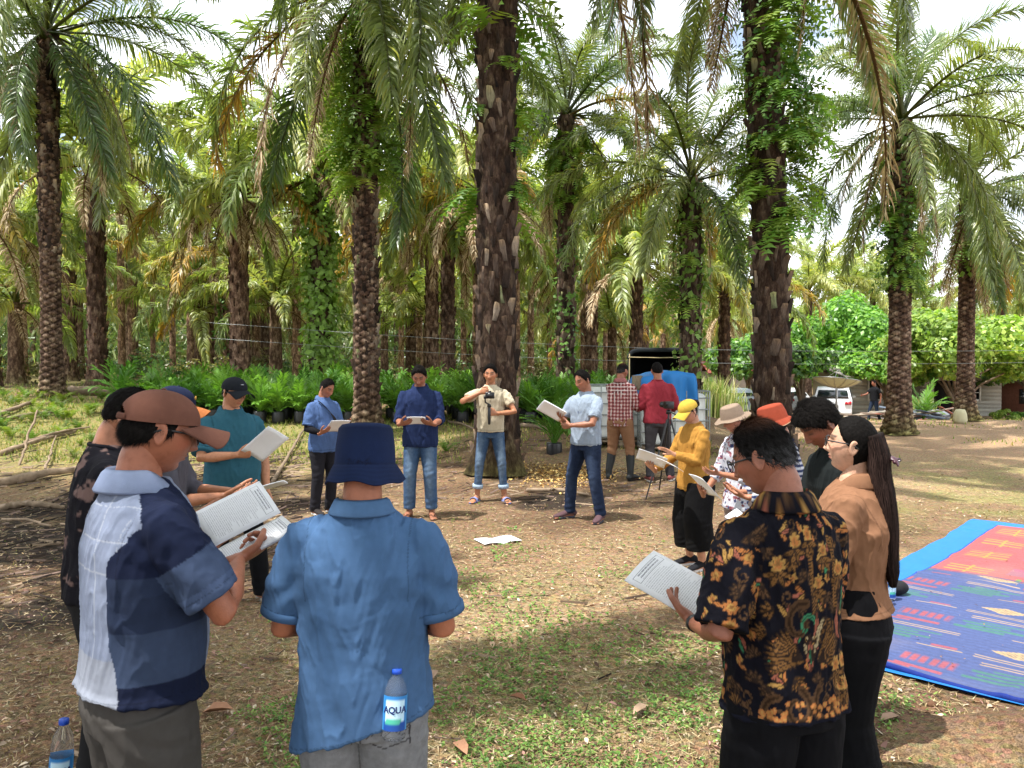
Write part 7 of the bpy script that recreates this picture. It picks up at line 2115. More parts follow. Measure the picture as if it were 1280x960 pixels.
def drape():
    cx, cy = px2x(829, 13.9), 13.9; z0 = G(cx, cy)
    a = np.linspace(-.85, .85, 60); b = np.linspace(-.85, .75, 50); Ag, Bg = np.meshgrid(a, b, indexing='ij'); a, b = Ag.ravel(), Bg.ravel()
    ea = np.maximum(np.abs(a) - .45, 0); eb = np.maximum(-.52 - b, 0)
    x = cx + np.sign(a) * np.minimum(np.abs(a), .47) * (1 + .0 * a) + np.sign(a) * .10 * ea ; y = cy + np.maximum(b, -.56) - (.03 * np.sin(a * 17) + .02 * np.sin(a * 31 + 1)) * smooth(0, .1, eb)
    z = z0 + 1.44 + .02 * np.sin(a * 9 + 1) - ea * 1.6 - eb * 1.9 + .03 * fbm(n3(a * 5, b * 5), 3, 5) - .10 * smooth(-.1, -.62, a) 
    z = np.maximum(z, z0 + .95)
    C = np.ones((len(a), 3)) * A(S('#2878bd'))
    V = np.stack([x + .02 * fbm(n3(a * 9, z * 9), 2, 6), y, z], 1)
    link("tarpaulin", to_mesh("tarpaulin", V, grid_faces(60, 50, flip=True), C), M_TARP, None, label="blue tarpaulin draped over the tank behind the red top", category="tarpaulin")
    V, F = box((cx, cy, z0 + 1.25), (1.0, .85, .25)); MB().add(V, F).obj("storage_crate", M_PALLET, None, False, label="crate beneath the draped blue tarpaulin on top of the tank", category="crate")
drape()
M_CANVAS = M_plain("canvas_hood", (1, 1, 1), .8, .15, 8, .5, 40); M_CARP = M_plain("car_paint_dark", S('#2c3138'), .3, .05, 5, 0, attr=False, spec=.6)
M_TYRE = M_plain("tyre_rubber", S('#1c1c1d'), .85, .15, 20, .2, attr=False); M_CHROME = M_plain("rim_metal", S('#a9adb0'), .3, .1, 10, 0, attr=False, Metallic=.8)
M_GLASSD = M_plain("dark_window", S('#20282e'), .08, .1, 3, 0, attr=False, spec=.8); M_RED = M_plain("red_lens", S('#b3202a'), .2, .1, 10, 0, attr=False, spec=.6)
M_ROPE = M_plain("pale_rope", S('#c9b98e'), .8, .1, 40, .2, attr=False); M_PLATE = M_plain("number_plate", S('#1b1c1e'), .4, .05, 5, 0, attr=False)
def wheel(root, x, y, r=.32, w=.2):
    V, F = tube([(x - w / 2, y, r), (x - w * .4, y, r), (x + w * .4, y, r), (x + w / 2, y, r)], [r * .93, r, r, r * .93], seg=28, cap='flat'); t = MB().add(V, F).obj("tyre", M_TYRE, root)
    s = 1 if x > 0 else -1
    V, F = tube([(x + s * (w / 2 - .01), y, r), (x + s * (w / 2 + .012), y, r)], [r * .62, r * .55], seg=20, cap='flat'); MB().add(V, F).obj("rim", M_CHROME, t)
def pickup():
    x, y = px2x(824, 18.0), 18.0; root = thing("canvas_pickup", "small pickup with a black canvas hood, seen from its open rear behind the tanks", "truck", (x, y, G(x, y)), rad(-14))
    w = 1.42; L = 2.0; zt = 1.78 - G(x, y) + .38
    def bx(c, s, nm, m, par=root): V, F = box(c, s); return MB().add(V, F, (1, 1, 1)).obj(nm, m, par, False)
    bed = bx((0, L / 2, .72), (w, L, .08), "bed_floor", M_CARP)
    for s in (-1, 1): bx((s * w / 2, L / 2, .90), (.05, L, .36), "side_panel", M_CARP)
    bx((0, -.03, .90), (w, .05, .36), "tailgate", M_CARP)
    # hood: arched canvas shell, open at the back
    t = np.linspace(0, 1, 30); prof = []
    for q in t:
        a = pi * q; prof.append((-(w / 2 + .03) * np.sign(cos(a)) * abs(cos(a)) ** .28 * 1.0, .95 + (zt - .95) * (sin(a) ** .30 if sin(a) > 0 else 0)))
    prof = A(prof); ys = np.linspace(0, L, 8)
    V = np.stack([prof[None, :, 0] * (1 + .01 * np.sin(ys * 9))[:, None], 0 * prof[None, :, 0] + ys[:, None], prof[None, :, 1] - .02 * np.abs(np.sin(ys * pi / L * 3))[:, None]], -1).reshape(-1, 3)
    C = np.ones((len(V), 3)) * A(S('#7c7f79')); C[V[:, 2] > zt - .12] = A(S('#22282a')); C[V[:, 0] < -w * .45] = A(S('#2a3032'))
    hood = link("canvas_hood", to_mesh("canvas_hood", V, grid_faces(8, 30), C), M_CANVAS, root); md = hood.modifiers.new("t", 'SOLIDIFY'); md.thickness = .02
    V = prof; Vf = np.concatenate([np.stack([prof[:, 0], 0 * prof[:, 0] + L - .02, prof[:, 1]], 1), [[0, L - .02, .95]]]); k = 30
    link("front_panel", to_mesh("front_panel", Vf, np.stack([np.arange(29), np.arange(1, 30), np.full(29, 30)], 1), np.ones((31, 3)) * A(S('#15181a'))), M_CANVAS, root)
    # rear flap band and rope
    Vb, Fb = tube(np.stack([prof[4:-4, 0] * .99, 0 * prof[4:-4, 0] - .01, prof[4:-4, 1] - .05], 1), .05, .012, ref=(0, 0, 1), seg=8); MB().add(Vb, Fb, S('#20262a')).obj("hood_edge", M_CANVAS, root)
    V, F = tube([(-w / 2, -.03, zt - .22), (0, -.03, zt - .235), (w / 2, -.03, zt - .22)], .012, seg=6); MB().add(V, F).obj("rope", M_ROPE, root)
    for s in (-1, 1): V, F = tube([(s * (w / 2 - .02), -.02, 1.05), (s * (w / 2 - .02), -.02, zt - .15)], .014, seg=8); MB().add(V, F).obj("hood_post", M_ROPE, root)
    # cab in front
    V, F = box((0, L + .75, 1.02), (w, 1.4, .70)); o = MB().add(V, F).obj("cab", M_CARP, root); b = o.modifiers.new("b", 'BEVEL'); b.width = .12; b.segments = 3
    V, F = box((0, L + .55, 1.45), (w * .9, .9, .42)); o = MB().add(V, F).obj("cab_roof", M_CARP, root); b = o.modifiers.new("b", 'BEVEL'); b.width = .10; b.segments = 3
    for s in (-1, 1):
        bx((s * (w * .45 + .004), L + .55, 1.46), (.01, .6, .28), "window", M_GLASSD); wheel(root, s * (w / 2 - .1), .45); wheel(root, s * (w / 2 - .1), L + .95)
        bx((s * (w / 2 - .1), -.06, .86), (.10, .03, .16), "tail_light", M_RED)
pickup()
# ---------------------------------------------------------------- cars
M_WHITE = M_plain("white_paint", S('#e6e8ea'), .22, .03, 4, 0, attr=False, spec=.6); M_SILVER = M_plain("pale_blue_paint", S('#b9c6d4'), .22, .03, 4, 0, attr=False, spec=.6)
M_AMBER = M_plain("clear_lens", S('#d7dde0'), .15, .05, 4, 0, attr=False, spec=.7)
def car(label, x, y, rz, paint, L=4.4, W=1.75, H=1.60, suv=True, z=None):
    root = thing("parked_car", label, "car", (x, y, G(x, y) if z is None else z), rad(rz), "cars parked by the house")
    # side profile, y = 0 at the tail, running forward
    pr = [(0.05, .35), (0.0, .55), (.03, .95), (.10, 1.02), (.42, H * .97), (.9, H), (2.2, H * .985), (2.75, H * .93), (3.35, 1.04), (4.15, .90), (4.38, .70), (4.40, .42), (4.2, .28), (.3, .28)]
    pr = A(pr) * A([L / 4.4, 1])
    inset = smooth(.95, H, pr[:, 1]) * .16
    n = len(pr); xs = A([-1, -.97, -.6, 0, .6, .97, 1]); rings = []
    for t in xs:
        sc = 1 if abs(t) < .99 else .985
        X = t * (W / 2 - inset)
        c = pr.mean(0); rings.append(np.stack([X, c[0] + (pr[:, 0] - c[0]) * sc, c[1] + (pr[:, 1] - c[1]) * sc], 1))
    V = np.concatenate(rings); F = grid_faces(7, n, wrap_n=True); V = np.concatenate([V, [[-(W / 2 - .03), L / 2, .7], [(W / 2 - .03), L / 2, .7]]])
    a = np.arange(n); b = (a + 1) % n; F2 = np.concatenate([np.stack([a, b, np.full(n, 7 * n)], 1), np.stack([6 * n + b, 6 * n + a, np.full(n, 7 * n + 1)], 1)])
    body = MB().add(V, [F, F2]).obj("body", paint, root, False)
    bv = body.modifiers.new("b", 'BEVEL'); bv.width = .03; bv.segments = 2
    def quad(p, nm, m, par=root, th=.02):
        p = A(p, float); nrm = unit(np.cross(p[1] - p[0], p[2] - p[0])); V = np.concatenate([p + nrm * .012, p - nrm * th]); F = A([[0, 1, 2, 3], [7, 6, 5, 4], [0, 4, 5, 1], [1, 5, 6, 2], [2, 6, 7, 3], [3, 7, 4, 0]])
        return MB().add(V, F).obj(nm, m, par, False)
    w = W / 2
    quad([(-w * .74, .40 * L / 4.4, H * .93), (-w * .84, .13, 1.08), (w * .84, .13, 1.08), (w * .74, .40 * L / 4.4, H * .93)], "rear_window", M_GLASSD)
    quad([(w * .74, 2.8 * L / 4.4, H * .90), (w * .86, 3.28 * L / 4.4, 1.08), (-w * .86, 3.28 * L / 4.4, 1.08), (-w * .74, 2.8 * L / 4.4, H * .90)], "windscreen", M_GLASSD)
    for s in (-1, 1):
        q = [(s * (w - .10), .62, H * .90), (s * (w - .015), .55, 1.06), (s * (w - .015), 1.75, 1.05), (s * (w - .11), 1.72, H * .92)]
        q2 = [(s * (w - .11), 1.82, H * .92), (s * (w - .015), 1.85, 1.05), (s * (w - .015), 3.05, 1.05), (s * (w - .12), 2.62, H * .88)]
        for Q in (q, q2): quad(Q if s < 0 else Q[::-1], "window", M_GLASSD)
        quad([(s * w * .97, .02, .98), (s * w * .97, -.01, .80), (s * w * .62, -.02, .80), (s * w * .66, .02, .93)][::s], "tail_light", M_RED, th=.05)
        quad([(s * w * .95, 4.33 * L / 4.4, .80), (s * w * .95, 4.36 * L / 4.4, .64), (s * w * .55, 4.41 * L / 4.4, .64), (s * w * .55, 4.36 * L / 4.4, .78)][::-s], "headlight", M_AMBER, th=.05)
        wheel(root, s * (w - .12), .82, .34, .22); wheel(root, s * (w - .12), L - .85, .34, .22)
        V, F = ellipsoid((s * (w + .07), 2.75, 1.08), (.10, .05, .07), u=12, v=8); MB().add(V, F).obj("wing_mirror", paint, root)
    quad([(-.26, .0, .78), (-.26, -.01, .64), (.26, -.01, .64), (.26, .0, .78)], "number_plate", M_PLATE, th=.03)
    V, F = box((0, .02, .42), (W * .96, .12, .18)); MB().add(V, F).obj("bumper", paint, root, False)
car("white SUV seen from behind, parked under the mesh dish", px2x(1041, 37.5), 37.5, -24, M_WHITE, H=1.66)
car("pale small car just left of the thick broken-barked palm", px2x(930, 40), 40, 20, M_SILVER, L=3.8, H=1.5)
car("white car glimpsed between the thick palm and the SUV", px2x(1001, 41), 41, 32, M_WHITE, L=4.1, H=1.48)

# ---------------------------------------------------------------- mesh dish, house, fence, debris, wires
M_DISHM = M_plain("dish_mesh", S('#a8ab8c'), .6, .1, 20, 0, attr=False)
def dish():
    x, y = px2x(1046, 32.5), 32.5; z = G(x, y); root = thing("satellite_dish", "large tilted mesh satellite dish on a post above the white SUV", "satellite dish", (x, y, z))
    zc = 1.78 - 20 / 29.5 - z + .0
    V, F = tube([(0, 0, 0), (0, 0, zc - .35)], .05, seg=10); MB().add(V, F).obj("post", M_METAL, root)
    Rm = rotm('Y', 7) @ rotm('X', -5)
    rr = np.linspace(.03, .95, 10); th = np.linspace(0, 2 * pi, 37)[:-1]; Rg, Tg = np.meshgrid(rr, th, indexing='ij')
    V = np.stack([Rg * np.cos(Tg), Rg * np.sin(Tg), .36 * Rg ** 2 - .33], -1).reshape(-1, 3) @ Rm.T + A([0, 0, zc])
    o = MB().add(V, grid_faces(10, 36, wrap_n=True)).obj("bowl", M_DISHM, root); m = o.modifiers.new("t", 'SOLIDIFY'); m.thickness = .012
    for k in range(12):
        a = k * pi / 6; q = np.linspace(.03, .97, 8); P = np.stack([q * cos(a), q * sin(a), .36 * q ** 2 - .345], 1) @ Rm.T + A([0, 0, zc]); V, F = tube(P, .010, seg=5); MB().add(V, F).obj("rib", M_METAL, root)
    V, F = tube(np.stack([.96 * np.cos(np.append(th, th[0])), .96 * np.sin(np.append(th, th[0])), np.full(37, .005)], 1) @ Rm.T + A([0, 0, zc]), .015, seg=5, cap=None); MB().add(V, F).obj("rim", M_METAL, root)
    for k in range(3):
        a = k * 2.094; V, F = tube(A([(.8 * cos(a), .8 * sin(a), -.09), (0, 0, .42)]) @ Rm.T + A([0, 0, zc]), .01, seg=5); MB().add(V, F).obj("strut", M_METAL, root)
dish()
M_BOARD = M_plain("pale_board", (1, 1, 1), .85, .14, 9, .4, 40); M_ROOFM = M_plain("rusty_sheet", S('#7d7770'), .7, .3, 5, .4, 20, attr=False); M_DARKIN = M_plain("dark_interior", S('#1c1a19'), .9, .1, 5, 0, attr=False)
M_WALLR = M_plain("brick_red_wall", S('#6b4638'), .9, .2, 8, .4, 20, attr=False)
def house(x0, x1, Y, label, wins, zt=2.5, depth=5.0, doors=()):
    zb = G((x0 + x1) / 2, Y); root = thing("timber_house", label, "house", (x0, Y, zb)); W = x1 - x0; r = np.random.default_rng(int(Y))
    bh = .21; nb = int(zt / bh)
    openings = list(wins) + list(doors)
    for k in range(nb):
        z0 = k * bh; cuts = [0]
        xs = sorted([(a, b) for (a, b, c, d) in openings if c < z0 + bh * .5 < d])
        cur = 0; spans = []
        for a, b in xs: spans.append((cur, a)); cur = b
        spans.append((cur, W))
        for a, b in spans:
            if b - a < .05: continue
            V = A([[a, 0, z0], [b, 0, z0], [b, -.035, z0 - .01], [a, -.035, z0 - .01], [a, .02, z0 + bh], [b, .02, z0 + bh], [b, -.012, z0 + bh], [a, -.012, z0 + bh]])
            F = A([[0, 3, 2, 1], [4, 5, 6, 7], [3, 7, 6, 2], [0, 1, 5, 4], [0, 4, 7, 3], [1, 2, 6, 5]])
            MB().add(V, F, A(S('#b3b0a4')) * r.uniform(.8, 1.1)).obj("plank", M_BOARD, root, False)
    for (a, b, c, d) in wins:
        fr = link("window", None, None, root) if False else None
        V, F = box(((a + b) / 2, .10, (c + d) / 2), (b - a, .02, d - c)); wd = MB().add(V, F).obj("window", M_GLASSD, root, False)
        for xx in (a, b): V, F = box((xx, -.03, (c + d) / 2), (.08, .06, d - c + .14)); MB().add(V, F, S('#d9d7cf')).obj("window_frame", M_BOARD, wd, False)
        for zz in (c, d): V, F = box(((a + b) / 2, -.03, zz), (b - a - .085, .056, .08)); MB().add(V, F, S('#d9d7cf')).obj("window_frame", M_BOARD, wd, False)
        nbar = max(2, int((b - a) / .3))
        for q in range(1, nbar): V, F = tube([(a + (b - a) * q / nbar, -.01, c), (a + (b - a) * q / nbar, -.01, d)], .018, seg=6); MB().add(V, F, S('#e2e2dd')).obj("window_bar", M_BOARD, wd)
        V, F = tube([(a, -.02, c + (d - c) * .4), (b, -.02, c + (d - c) * .4)], .018, seg=6); MB().add(V, F, S('#e2e2dd')).obj("window_bar", M_BOARD, wd)
    for (a, b, c, d) in doors:
        V, F = box(((a + b) / 2, .5, (c + d) / 2), (b - a, .9, d - c)); MB().add(V, F).obj("doorway", M_DARKIN, root, False)  # dark block filling the opening, its colour standing in for the unlit room
    V, F = box((W / 2, depth / 2 + .15, zt / 2), (W - .02, depth - .2, zt - .02)); 
    for s in (.0, W): V, F = box((s, depth / 2 + .03, zt / 2), (.04, depth, zt)); MB().add(V, F, S('#a8a294')).obj("side_wall", M_BOARD, root, False)
    V, F = box((W / 2, depth, zt / 2), (W, .05, zt)); MB().add(V, F, S('#a8a294')).obj("rear_wall", M_BOARD, root, False)
    V = A([[-.6, -.9, zt - .15], [W + .6, -.9, zt - .15], [W + .6, depth / 2, zt + .35], [-.6, depth / 2, zt + .35], [-.6, depth + .6, zt - .15], [W + .6, depth + .6, zt - .15]]); F = A([[0, 1, 2, 3], [3, 2, 5, 4]])
    o = MB().add(V, F).obj("roof", M_ROOFM, root, False); m = o.modifiers.new("t", 'SOLIDIFY'); m.thickness = .06
X_ = lambda px, Y: px2x(px, Y)
house(X_(1064, 40), X_(1118, 40), 40, "pale boarded house end behind the walking man, partly hidden by the leafy tree", [(.9, 1.55, .9, 2.0)], zt=2.3)
house(X_(1150, 41), X_(1252, 41), 41, "pale boarded house with a dark doorway and a white barred window", [(2.35, 3.2, .85, 1.85)], zt=2.3, doors=[(.75, 1.75, 0, 1.9)])
def red_shed():
    x0, x1, Y = X_(1256, 42), X_(1330, 42), 42; root = thing("red_wall_shed", "low brick-red shed right of the pale boarded house", "shed", (x0, Y, G(x0, Y)))
    V, F = box(((x1 - x0) / 2, 1.5, .95), (x1 - x0, 3, 1.9)); MB().add(V, F).obj("wall", M_WALLR, root, False); V, F = box(((x1 - x0) / 2, 1.4, 1.98), (x1 - x0 + .5, 3.8, .08)); MB().add(V, F).obj("roof", M_ROOFM, root, False)
    V, F = box((1.2, -.02, 1.0), (.8, .05, .8)); MB().add(V, F).obj("window", M_GLASSD, root, False)
red_shed()
def red_roof():
    x0, Y = X_(890, 60), 60; root = thing("far_house", "far low house with a faded red roof glimpsed above the reeds", "house", (x0, Y, G(x0, Y)))
    V, F = box((2.4, 2, 1.1), (4.8, 4, 2.2)); MB().add(V, F, S('#9c8f80')).obj("wall", M_BOARD, root, False)
    V = A([[-.4, -.4, 2.1], [5.2, -.4, 2.1], [5.2, 2, 3.0], [-.4, 2, 3.0], [-.4, 4.4, 2.1], [5.2, 4.4, 2.1]]); o = MB().add(V, A([[0, 1, 2, 3], [3, 2, 5, 4]]), S('#9c5a50')).obj("roof", M_BOARD, root, False); m = o.modifiers.new("t", 'SOLIDIFY'); m.thickness = .06
red_roof()

def branch(label, pts, r0, r1, m, name="fallen_branch", cat="branch", group=None, seed=0):
    P = A(pts, float); t = np.linspace(0, 1, 14); s = np.linspace(0, 1, len(P)); Q = np.stack([np.interp(t, s, P[:, k]) for k in range(3)], 1)
    Q[:, 2] += gz(Q[:, 0], Q[:, 1]); rr = np.random.default_rng(seed); Q[1:-1, :2] += rr.normal(0, .012, (12, 2))
    V, F = tube(Q, np.linspace(r0, r1, 14), seg=9); V = V + .1 * r0 * rr.normal(0, 1, V.shape)
    o = MB().add(V, F, rr.uniform(.8, 1.25)).obj(name, m, None, True, label=label, category=cat, group=group)
M_DRYW = M_plain("dry_branch", S('#85735f'), .9, .3, 12, .6, 60)
def build_debris():
    SL = ['thick pale stalk lying level with the brown cap at the left edge', 'second pale stalk, just beyond the thickest one', 'short stalk farthest back in the heap of stalks', 'stalk nearest the black floral shirt', 'stalk lying across the others on the heap', 'stubby upright piece in the heap of stalks', 'long stalk reaching out of the picture behind the heap', 'bare frond stalk leaning by the teal polo and the flared palm foot', 'short branch right of the navy shirt', 'branch lying beside the yellow wood shavings', 'dark branch beyond the wood shavings', 'thin twig lowest among the stalks']
    r = np.random.default_rng(21); g = "dry branches and palm stalks lying on the dark soil"
    for k, (x0, y0, x1, y1, rr, z) in enumerate(((0, 612, 108, 598, .07, .05), (0, 588, 92, 572, .05, .05), (10, 566, 80, 560, .045, .05), (0, 640, 75, 640, .05, .05), (30, 582, 110, 570, .03, .09), (55, 600, 70, 575, .02, .07),
                                            (-40, 575, 40, 555, .06, .06), (340, 610, 385, 560, .03, .05), (560, 556, 600, 566, .03, .04), (660, 618, 735, 622, .03, .03), (645, 560, 700, 566, .05, .04), (0, 655, 60, 662, .02, .03))):
        a, b = gpt(x0, y0), gpt(x1, y1)
        branch(SL[k], [(a[0], a[1], z), ((a[0] + b[0]) / 2, (a[1] + b[1]) / 2, z + .04), (b[0], b[1], z)], rr, rr * .6, M_DRYW, "palm_stalk", "branch", g, k)
    a = (px2x(22, 12.3), 12.3); b = (px2x(46, 13.2), 13.2); branch("thin stick leaning upright in the grass at the far left", [(a[0], a[1], 0), (b[0], b[1], .72)], .02, .016, M_DRYW, "leaning_stick", "stick")
    branch("grey log lying across behind the two left palms", [(px2x(88, 20), 20, .12), (px2x(178, 21), 21, .12)], .13, .10, M_DRYW, "fallen_log", "log", None, 3)
    # planks by the house
    g = "planks in the scrap heap before the house"
    for k in range(20):
        px = r.uniform(1050, 1192); Y = r.uniform(27.2, 30.5); x, y = px2x(px, Y), Y; z = G(x, y) + .08 + .03 * (k % 5)
        V, F = box((0, 0, 0), (r.uniform(1.2, 2.6), .16, .035)); 
        o = MB().add(V, F, A([S('#9a9590'), S('#7d6c5e'), S('#a56a5a'), S('#5f6a78'), S('#b0a594')][k % 5])).obj("scrap_plank", M_BOARD, None, False, label=['grey', 'brown', 'reddish', 'blue-grey', 'pale'][k % 5] + ' plank in the scrap heap, ' + ['at its left end', 'left of its middle', 'near the young palm', 'right of the young palm'][min(3, int((px - 1050) / 36))] + (', nearer side' if Y < 28.8 else ', house side'), category="plank", group=g)
        o.location = (x, y, z + .1); o.rotation_euler = (r.normal(0, .15), r.normal(0, .12), r.normal(.1, .5))
    V = np.stack(np.meshgrid(np.linspace(-1.2, 1.2, 24), np.linspace(-.6, .6, 12), indexing='ij'), -1).reshape(-1, 2); z = .45 - .25 * (V[:, 0] / 1.2) ** 2 - .3 * (V[:, 1] / .6) ** 2 + .07 * fbm(n3(V[:, 0] * 4, V[:, 1] * 4), 3, 3)
    x, y = px2x(1158, 28.3), 28.3; o = MB().add(np.stack([V[:, 0], V[:, 1], z], 1), grid_faces(24, 12, flip=True), S('#70757c')).obj("grey_sheeting", M_TARP, None, True, label="crumpled grey sheet over the scrap heap in front of the house", category="sheet"); o.location = (x, y, G(x, y))
    x, y = px2x(1201, 23.0), 23.0; V, F = lathe([(.001, 0), (.16, 0), (.19, .1), (.17, .3), (.12, .42), (.001, .44)], 20); V[:, 0] *= 1 + .15 * fbm(V * 8, 2, 2); MB().add(V, F, S('#c3bd9a')).obj("white_sack", M_BOARD, None, True, label="pale sack standing at the foot of the greyish ringed palm", category="sack", ).location = (x, y, G(x, y))
    # wires
    for k, (z0, z1, Y) in enumerate(((3.0, 2.2, 22.6), (2.55, 1.85, 22.9))):
        t = np.linspace(0, 1, 40); x = -9 + 26 * t; V, F = tube(np.stack([x, Y + 0 * t, z0 + (z1 - z0) * t - .35 * np.sin(pi * t)], 1), .006, seg=5)
        MB().add(V, F).obj("wire", M_CAGE, None, True, label=("upper" if k == 0 else "lower") + " of two thin wires strung between the palm trunks", category="wire")
build_debris()

# ---------------------------------------------------------------- broadleaf trees, bushes, reeds, undergrowth
M_BROAD = M_leaf("broad_leaf", (1, 1, 1), (1, 1, 1), .4, .4, .5, .25)
M_BARK = M_plain("tree_bark", S('#6e5f50'), .95, .3, 8, .7, 30, attr=False)
def leaf_cloud(mb, c, R, n, size, cols, seed, clumps=26, squash=.8):
    r = np.random.default_rng(seed)
    cc = unit(r.normal(0, 1, (clumps, 3))) * r.uniform(.35, 1.0, (clumps, 1)) ** .5; cc[:, 2] = np.abs(cc[:, 2]) * 1.0 - .30; 
    cr = r.uniform(.20, .36, clumps)
    k = r.integers(0, clumps, n); d = unit(r.normal(0, 1, (n, 3))); p = cc[k] + d * (cr[k] * r.uniform(.6, 1.08, n) ** .5)[:, None]
    P = A(c) + p * A([R, R, R * squash])
    out = unit(d + A([0, 0, .5]) + r.normal(0, .45, (n, 3))); dn = unit(np.cross(out, r.normal(0, 1, (n, 3)))); sd = np.cross(out, dn)
    s = size * r.uniform(.6, 1.35, n)
    V = np.stack([P - dn * (s / 2)[:, None], P + sd * (s * .34)[:, None] - out * (s * .05)[:, None], P + dn * (s * .6)[:, None] - out * (s * .2)[:, None], P - sd * (s * .34)[:, None] - out * (s * .05)[:, None]], 1).reshape(-1, 3)
    b = (np.arange(n) * 4)[:, None]; F = np.concatenate([b + A([0, 1, 2]), b + A([0, 2, 3])])
    C = A(cols)[r.integers(0, len(cols), n)] * (r.uniform(.75, 1.2, n) * (.8 + .4 * r.random(clumps)[k]))[:, None]
    mb.add(V, F, np.repeat(C, 4, 0)); return A(c) + cc * A([R, R, R * squash])
def broad_tree(label, px, Y, R, zc, n, size, cols, seed, trunk_r=.16, squash=.8, limbs=7, clumps=30):
    x = px2x(px, Y); z0 = G(x, Y); root = thing("broadleaf_tree", label, "tree", (x, Y, z0))
    mb = MB(); cc = leaf_cloud(mb, (0, 0, zc), R, n, size, cols, seed, clumps, squash); mb.obj("crown", M_BROAD, root, False)
    V, F = tube([(0, 0, -.1), (.05, 0, zc * .3), (0, .05, zc * .7), (0, 0, zc)], [trunk_r * 1.3, trunk_r, trunk_r * .8, trunk_r * .4], seg=12); MB().add(V, F).obj("trunk", M_BARK, root)
    r = np.random.default_rng(seed)
    for k in range(limbs):
        e = cc[r.integers(0, len(cc))]; s0 = zc * r.uniform(.15, .6)
        V, F = tube([(0, 0, s0), (e[0] * .4, e[1] * .4, s0 + (e[2] - s0) * .55), tuple(e)], [trunk_r * .5, trunk_r * .32, .02], seg=8); MB().add(V, F).obj("limb", M_BARK, root)
G1 = [S('#5f8f35'), S('#7aa843'), S('#4c7a2d'), S('#8fbb4f')]; G2 = [S('#86a445'), S('#9bb553'), S('#6f8f3c'), S('#adc062'), S('#7a9a40')]; G3 = [S('#4a6f3a'), S('#5d8044'), S('#3d6133'), S('#77935a')]
broad_tree("dense mid-green tree behind the cars and the mesh dish", 1052, 44, 3.5, 3.9, 12000, .26, G1, 1, squash=1.1)
broad_tree("bright yellow-green rounded tree shading the boarded house", 1196, 37, 3.5, 3.35, 19000, .24, G2, 2, squash=.78, limbs=14, clumps=46)
broad_tree("small green tree between the mid-green tree and the walking man", 1108, 39, 2.0, 2.6, 6000, .22, G1 + G2[:1], 3)
broad_tree("dark green tree at the right edge beyond the brick-red shed", 1285, 40, 2.8, 2.9, 8000, .28, G3, 4)
broad_tree("bushy dark green tree just right of the thick broken-barked palm", 1003, 39, 1.8, 2.7, 4000, .24, G1 + G3, 5)
broad_tree("loose green tree behind the tall reeds", 935, 50, 2.6, 3.0, 5000, .3, G3 + G1, 6)
def bush(label, px, Y, R, n, size, cols, seed, squash=.7, group=None):
    x = px2x(px, Y); root = thing("bush", label, "bush", (x, Y, G(x, Y)), 0, group); mb = MB(); leaf_cloud(mb, (0, 0, R * squash * .5), R, n, size, cols, seed, 14, squash); mb.obj("foliage", M_BROAD, root, False)
    V, F = tube([(0, 0, -.05), (0, 0, R * .5)], .03, seg=6); MB().add(V, F).obj("stem", M_BARK, root)
bush("round clipped bush in front of the boarded house's corner", 1258, 38, .62, 1500, .12, G2, 7)
bush("second low bush beyond the clipped one, at the picture's edge", 1283, 38.5, .6, 1200, .12, G1, 8)
def reeds():
    r = np.random.default_rng(9)
    for k, (px, Y, w, h, lb) in enumerate(((885, 25.5, .7, 1.25, "tall clump of pale green reeds beyond the yellow cap"), (908, 26.5, .5, 1.0, "smaller reed clump right of the tallest reeds"), (1150, 33, .5, 1.0, "tuft of tall grass near the leafy tree"))):
        x = px2x(px, Y); root = thing("reed_clump", lb, "reeds", (x, Y, G(x, Y))); n = 420
        bx, by = r.normal(0, w * .5, n), r.normal(0, .35, n); a = r.uniform(0, 6.28, n); h_ = h * r.uniform(.6, 1.25, n); le = r.uniform(.05, .5, n) * h_; w_ = .016
        ux, uy = np.cos(a), np.sin(a); z0 = 0 * bx
        V = np.stack([np.stack([bx - uy * w_, by + ux * w_, z0], 1), np.stack([bx + uy * w_, by - ux * w_, z0], 1), np.stack([bx + ux * le * .3 + uy * w_, by + uy * le * .3 - ux * w_, h_ * .7], 1), np.stack([bx + ux * le * .3 - uy * w_, by + uy * le * .3 + ux * w_, h_ * .7], 1), np.stack([bx + ux * le, by + uy * le, h_], 1)], 1).reshape(-1, 3)
        b = (np.arange(n) * 5)[:, None]; C = A([S('#a9b07a'), S('#8fa35a'), S('#c4bf94'), S('#7c9450')])[r.integers(0, 4, n)] * r.uniform(.8, 1.2, (n, 1))
        MB().add(V, [b + A([0, 1, 2, 3]), b + A([3, 2, 4])], np.repeat(C, 5, 0)).obj("blades", M_BROAD, root, False, kind="stuff")
reeds()
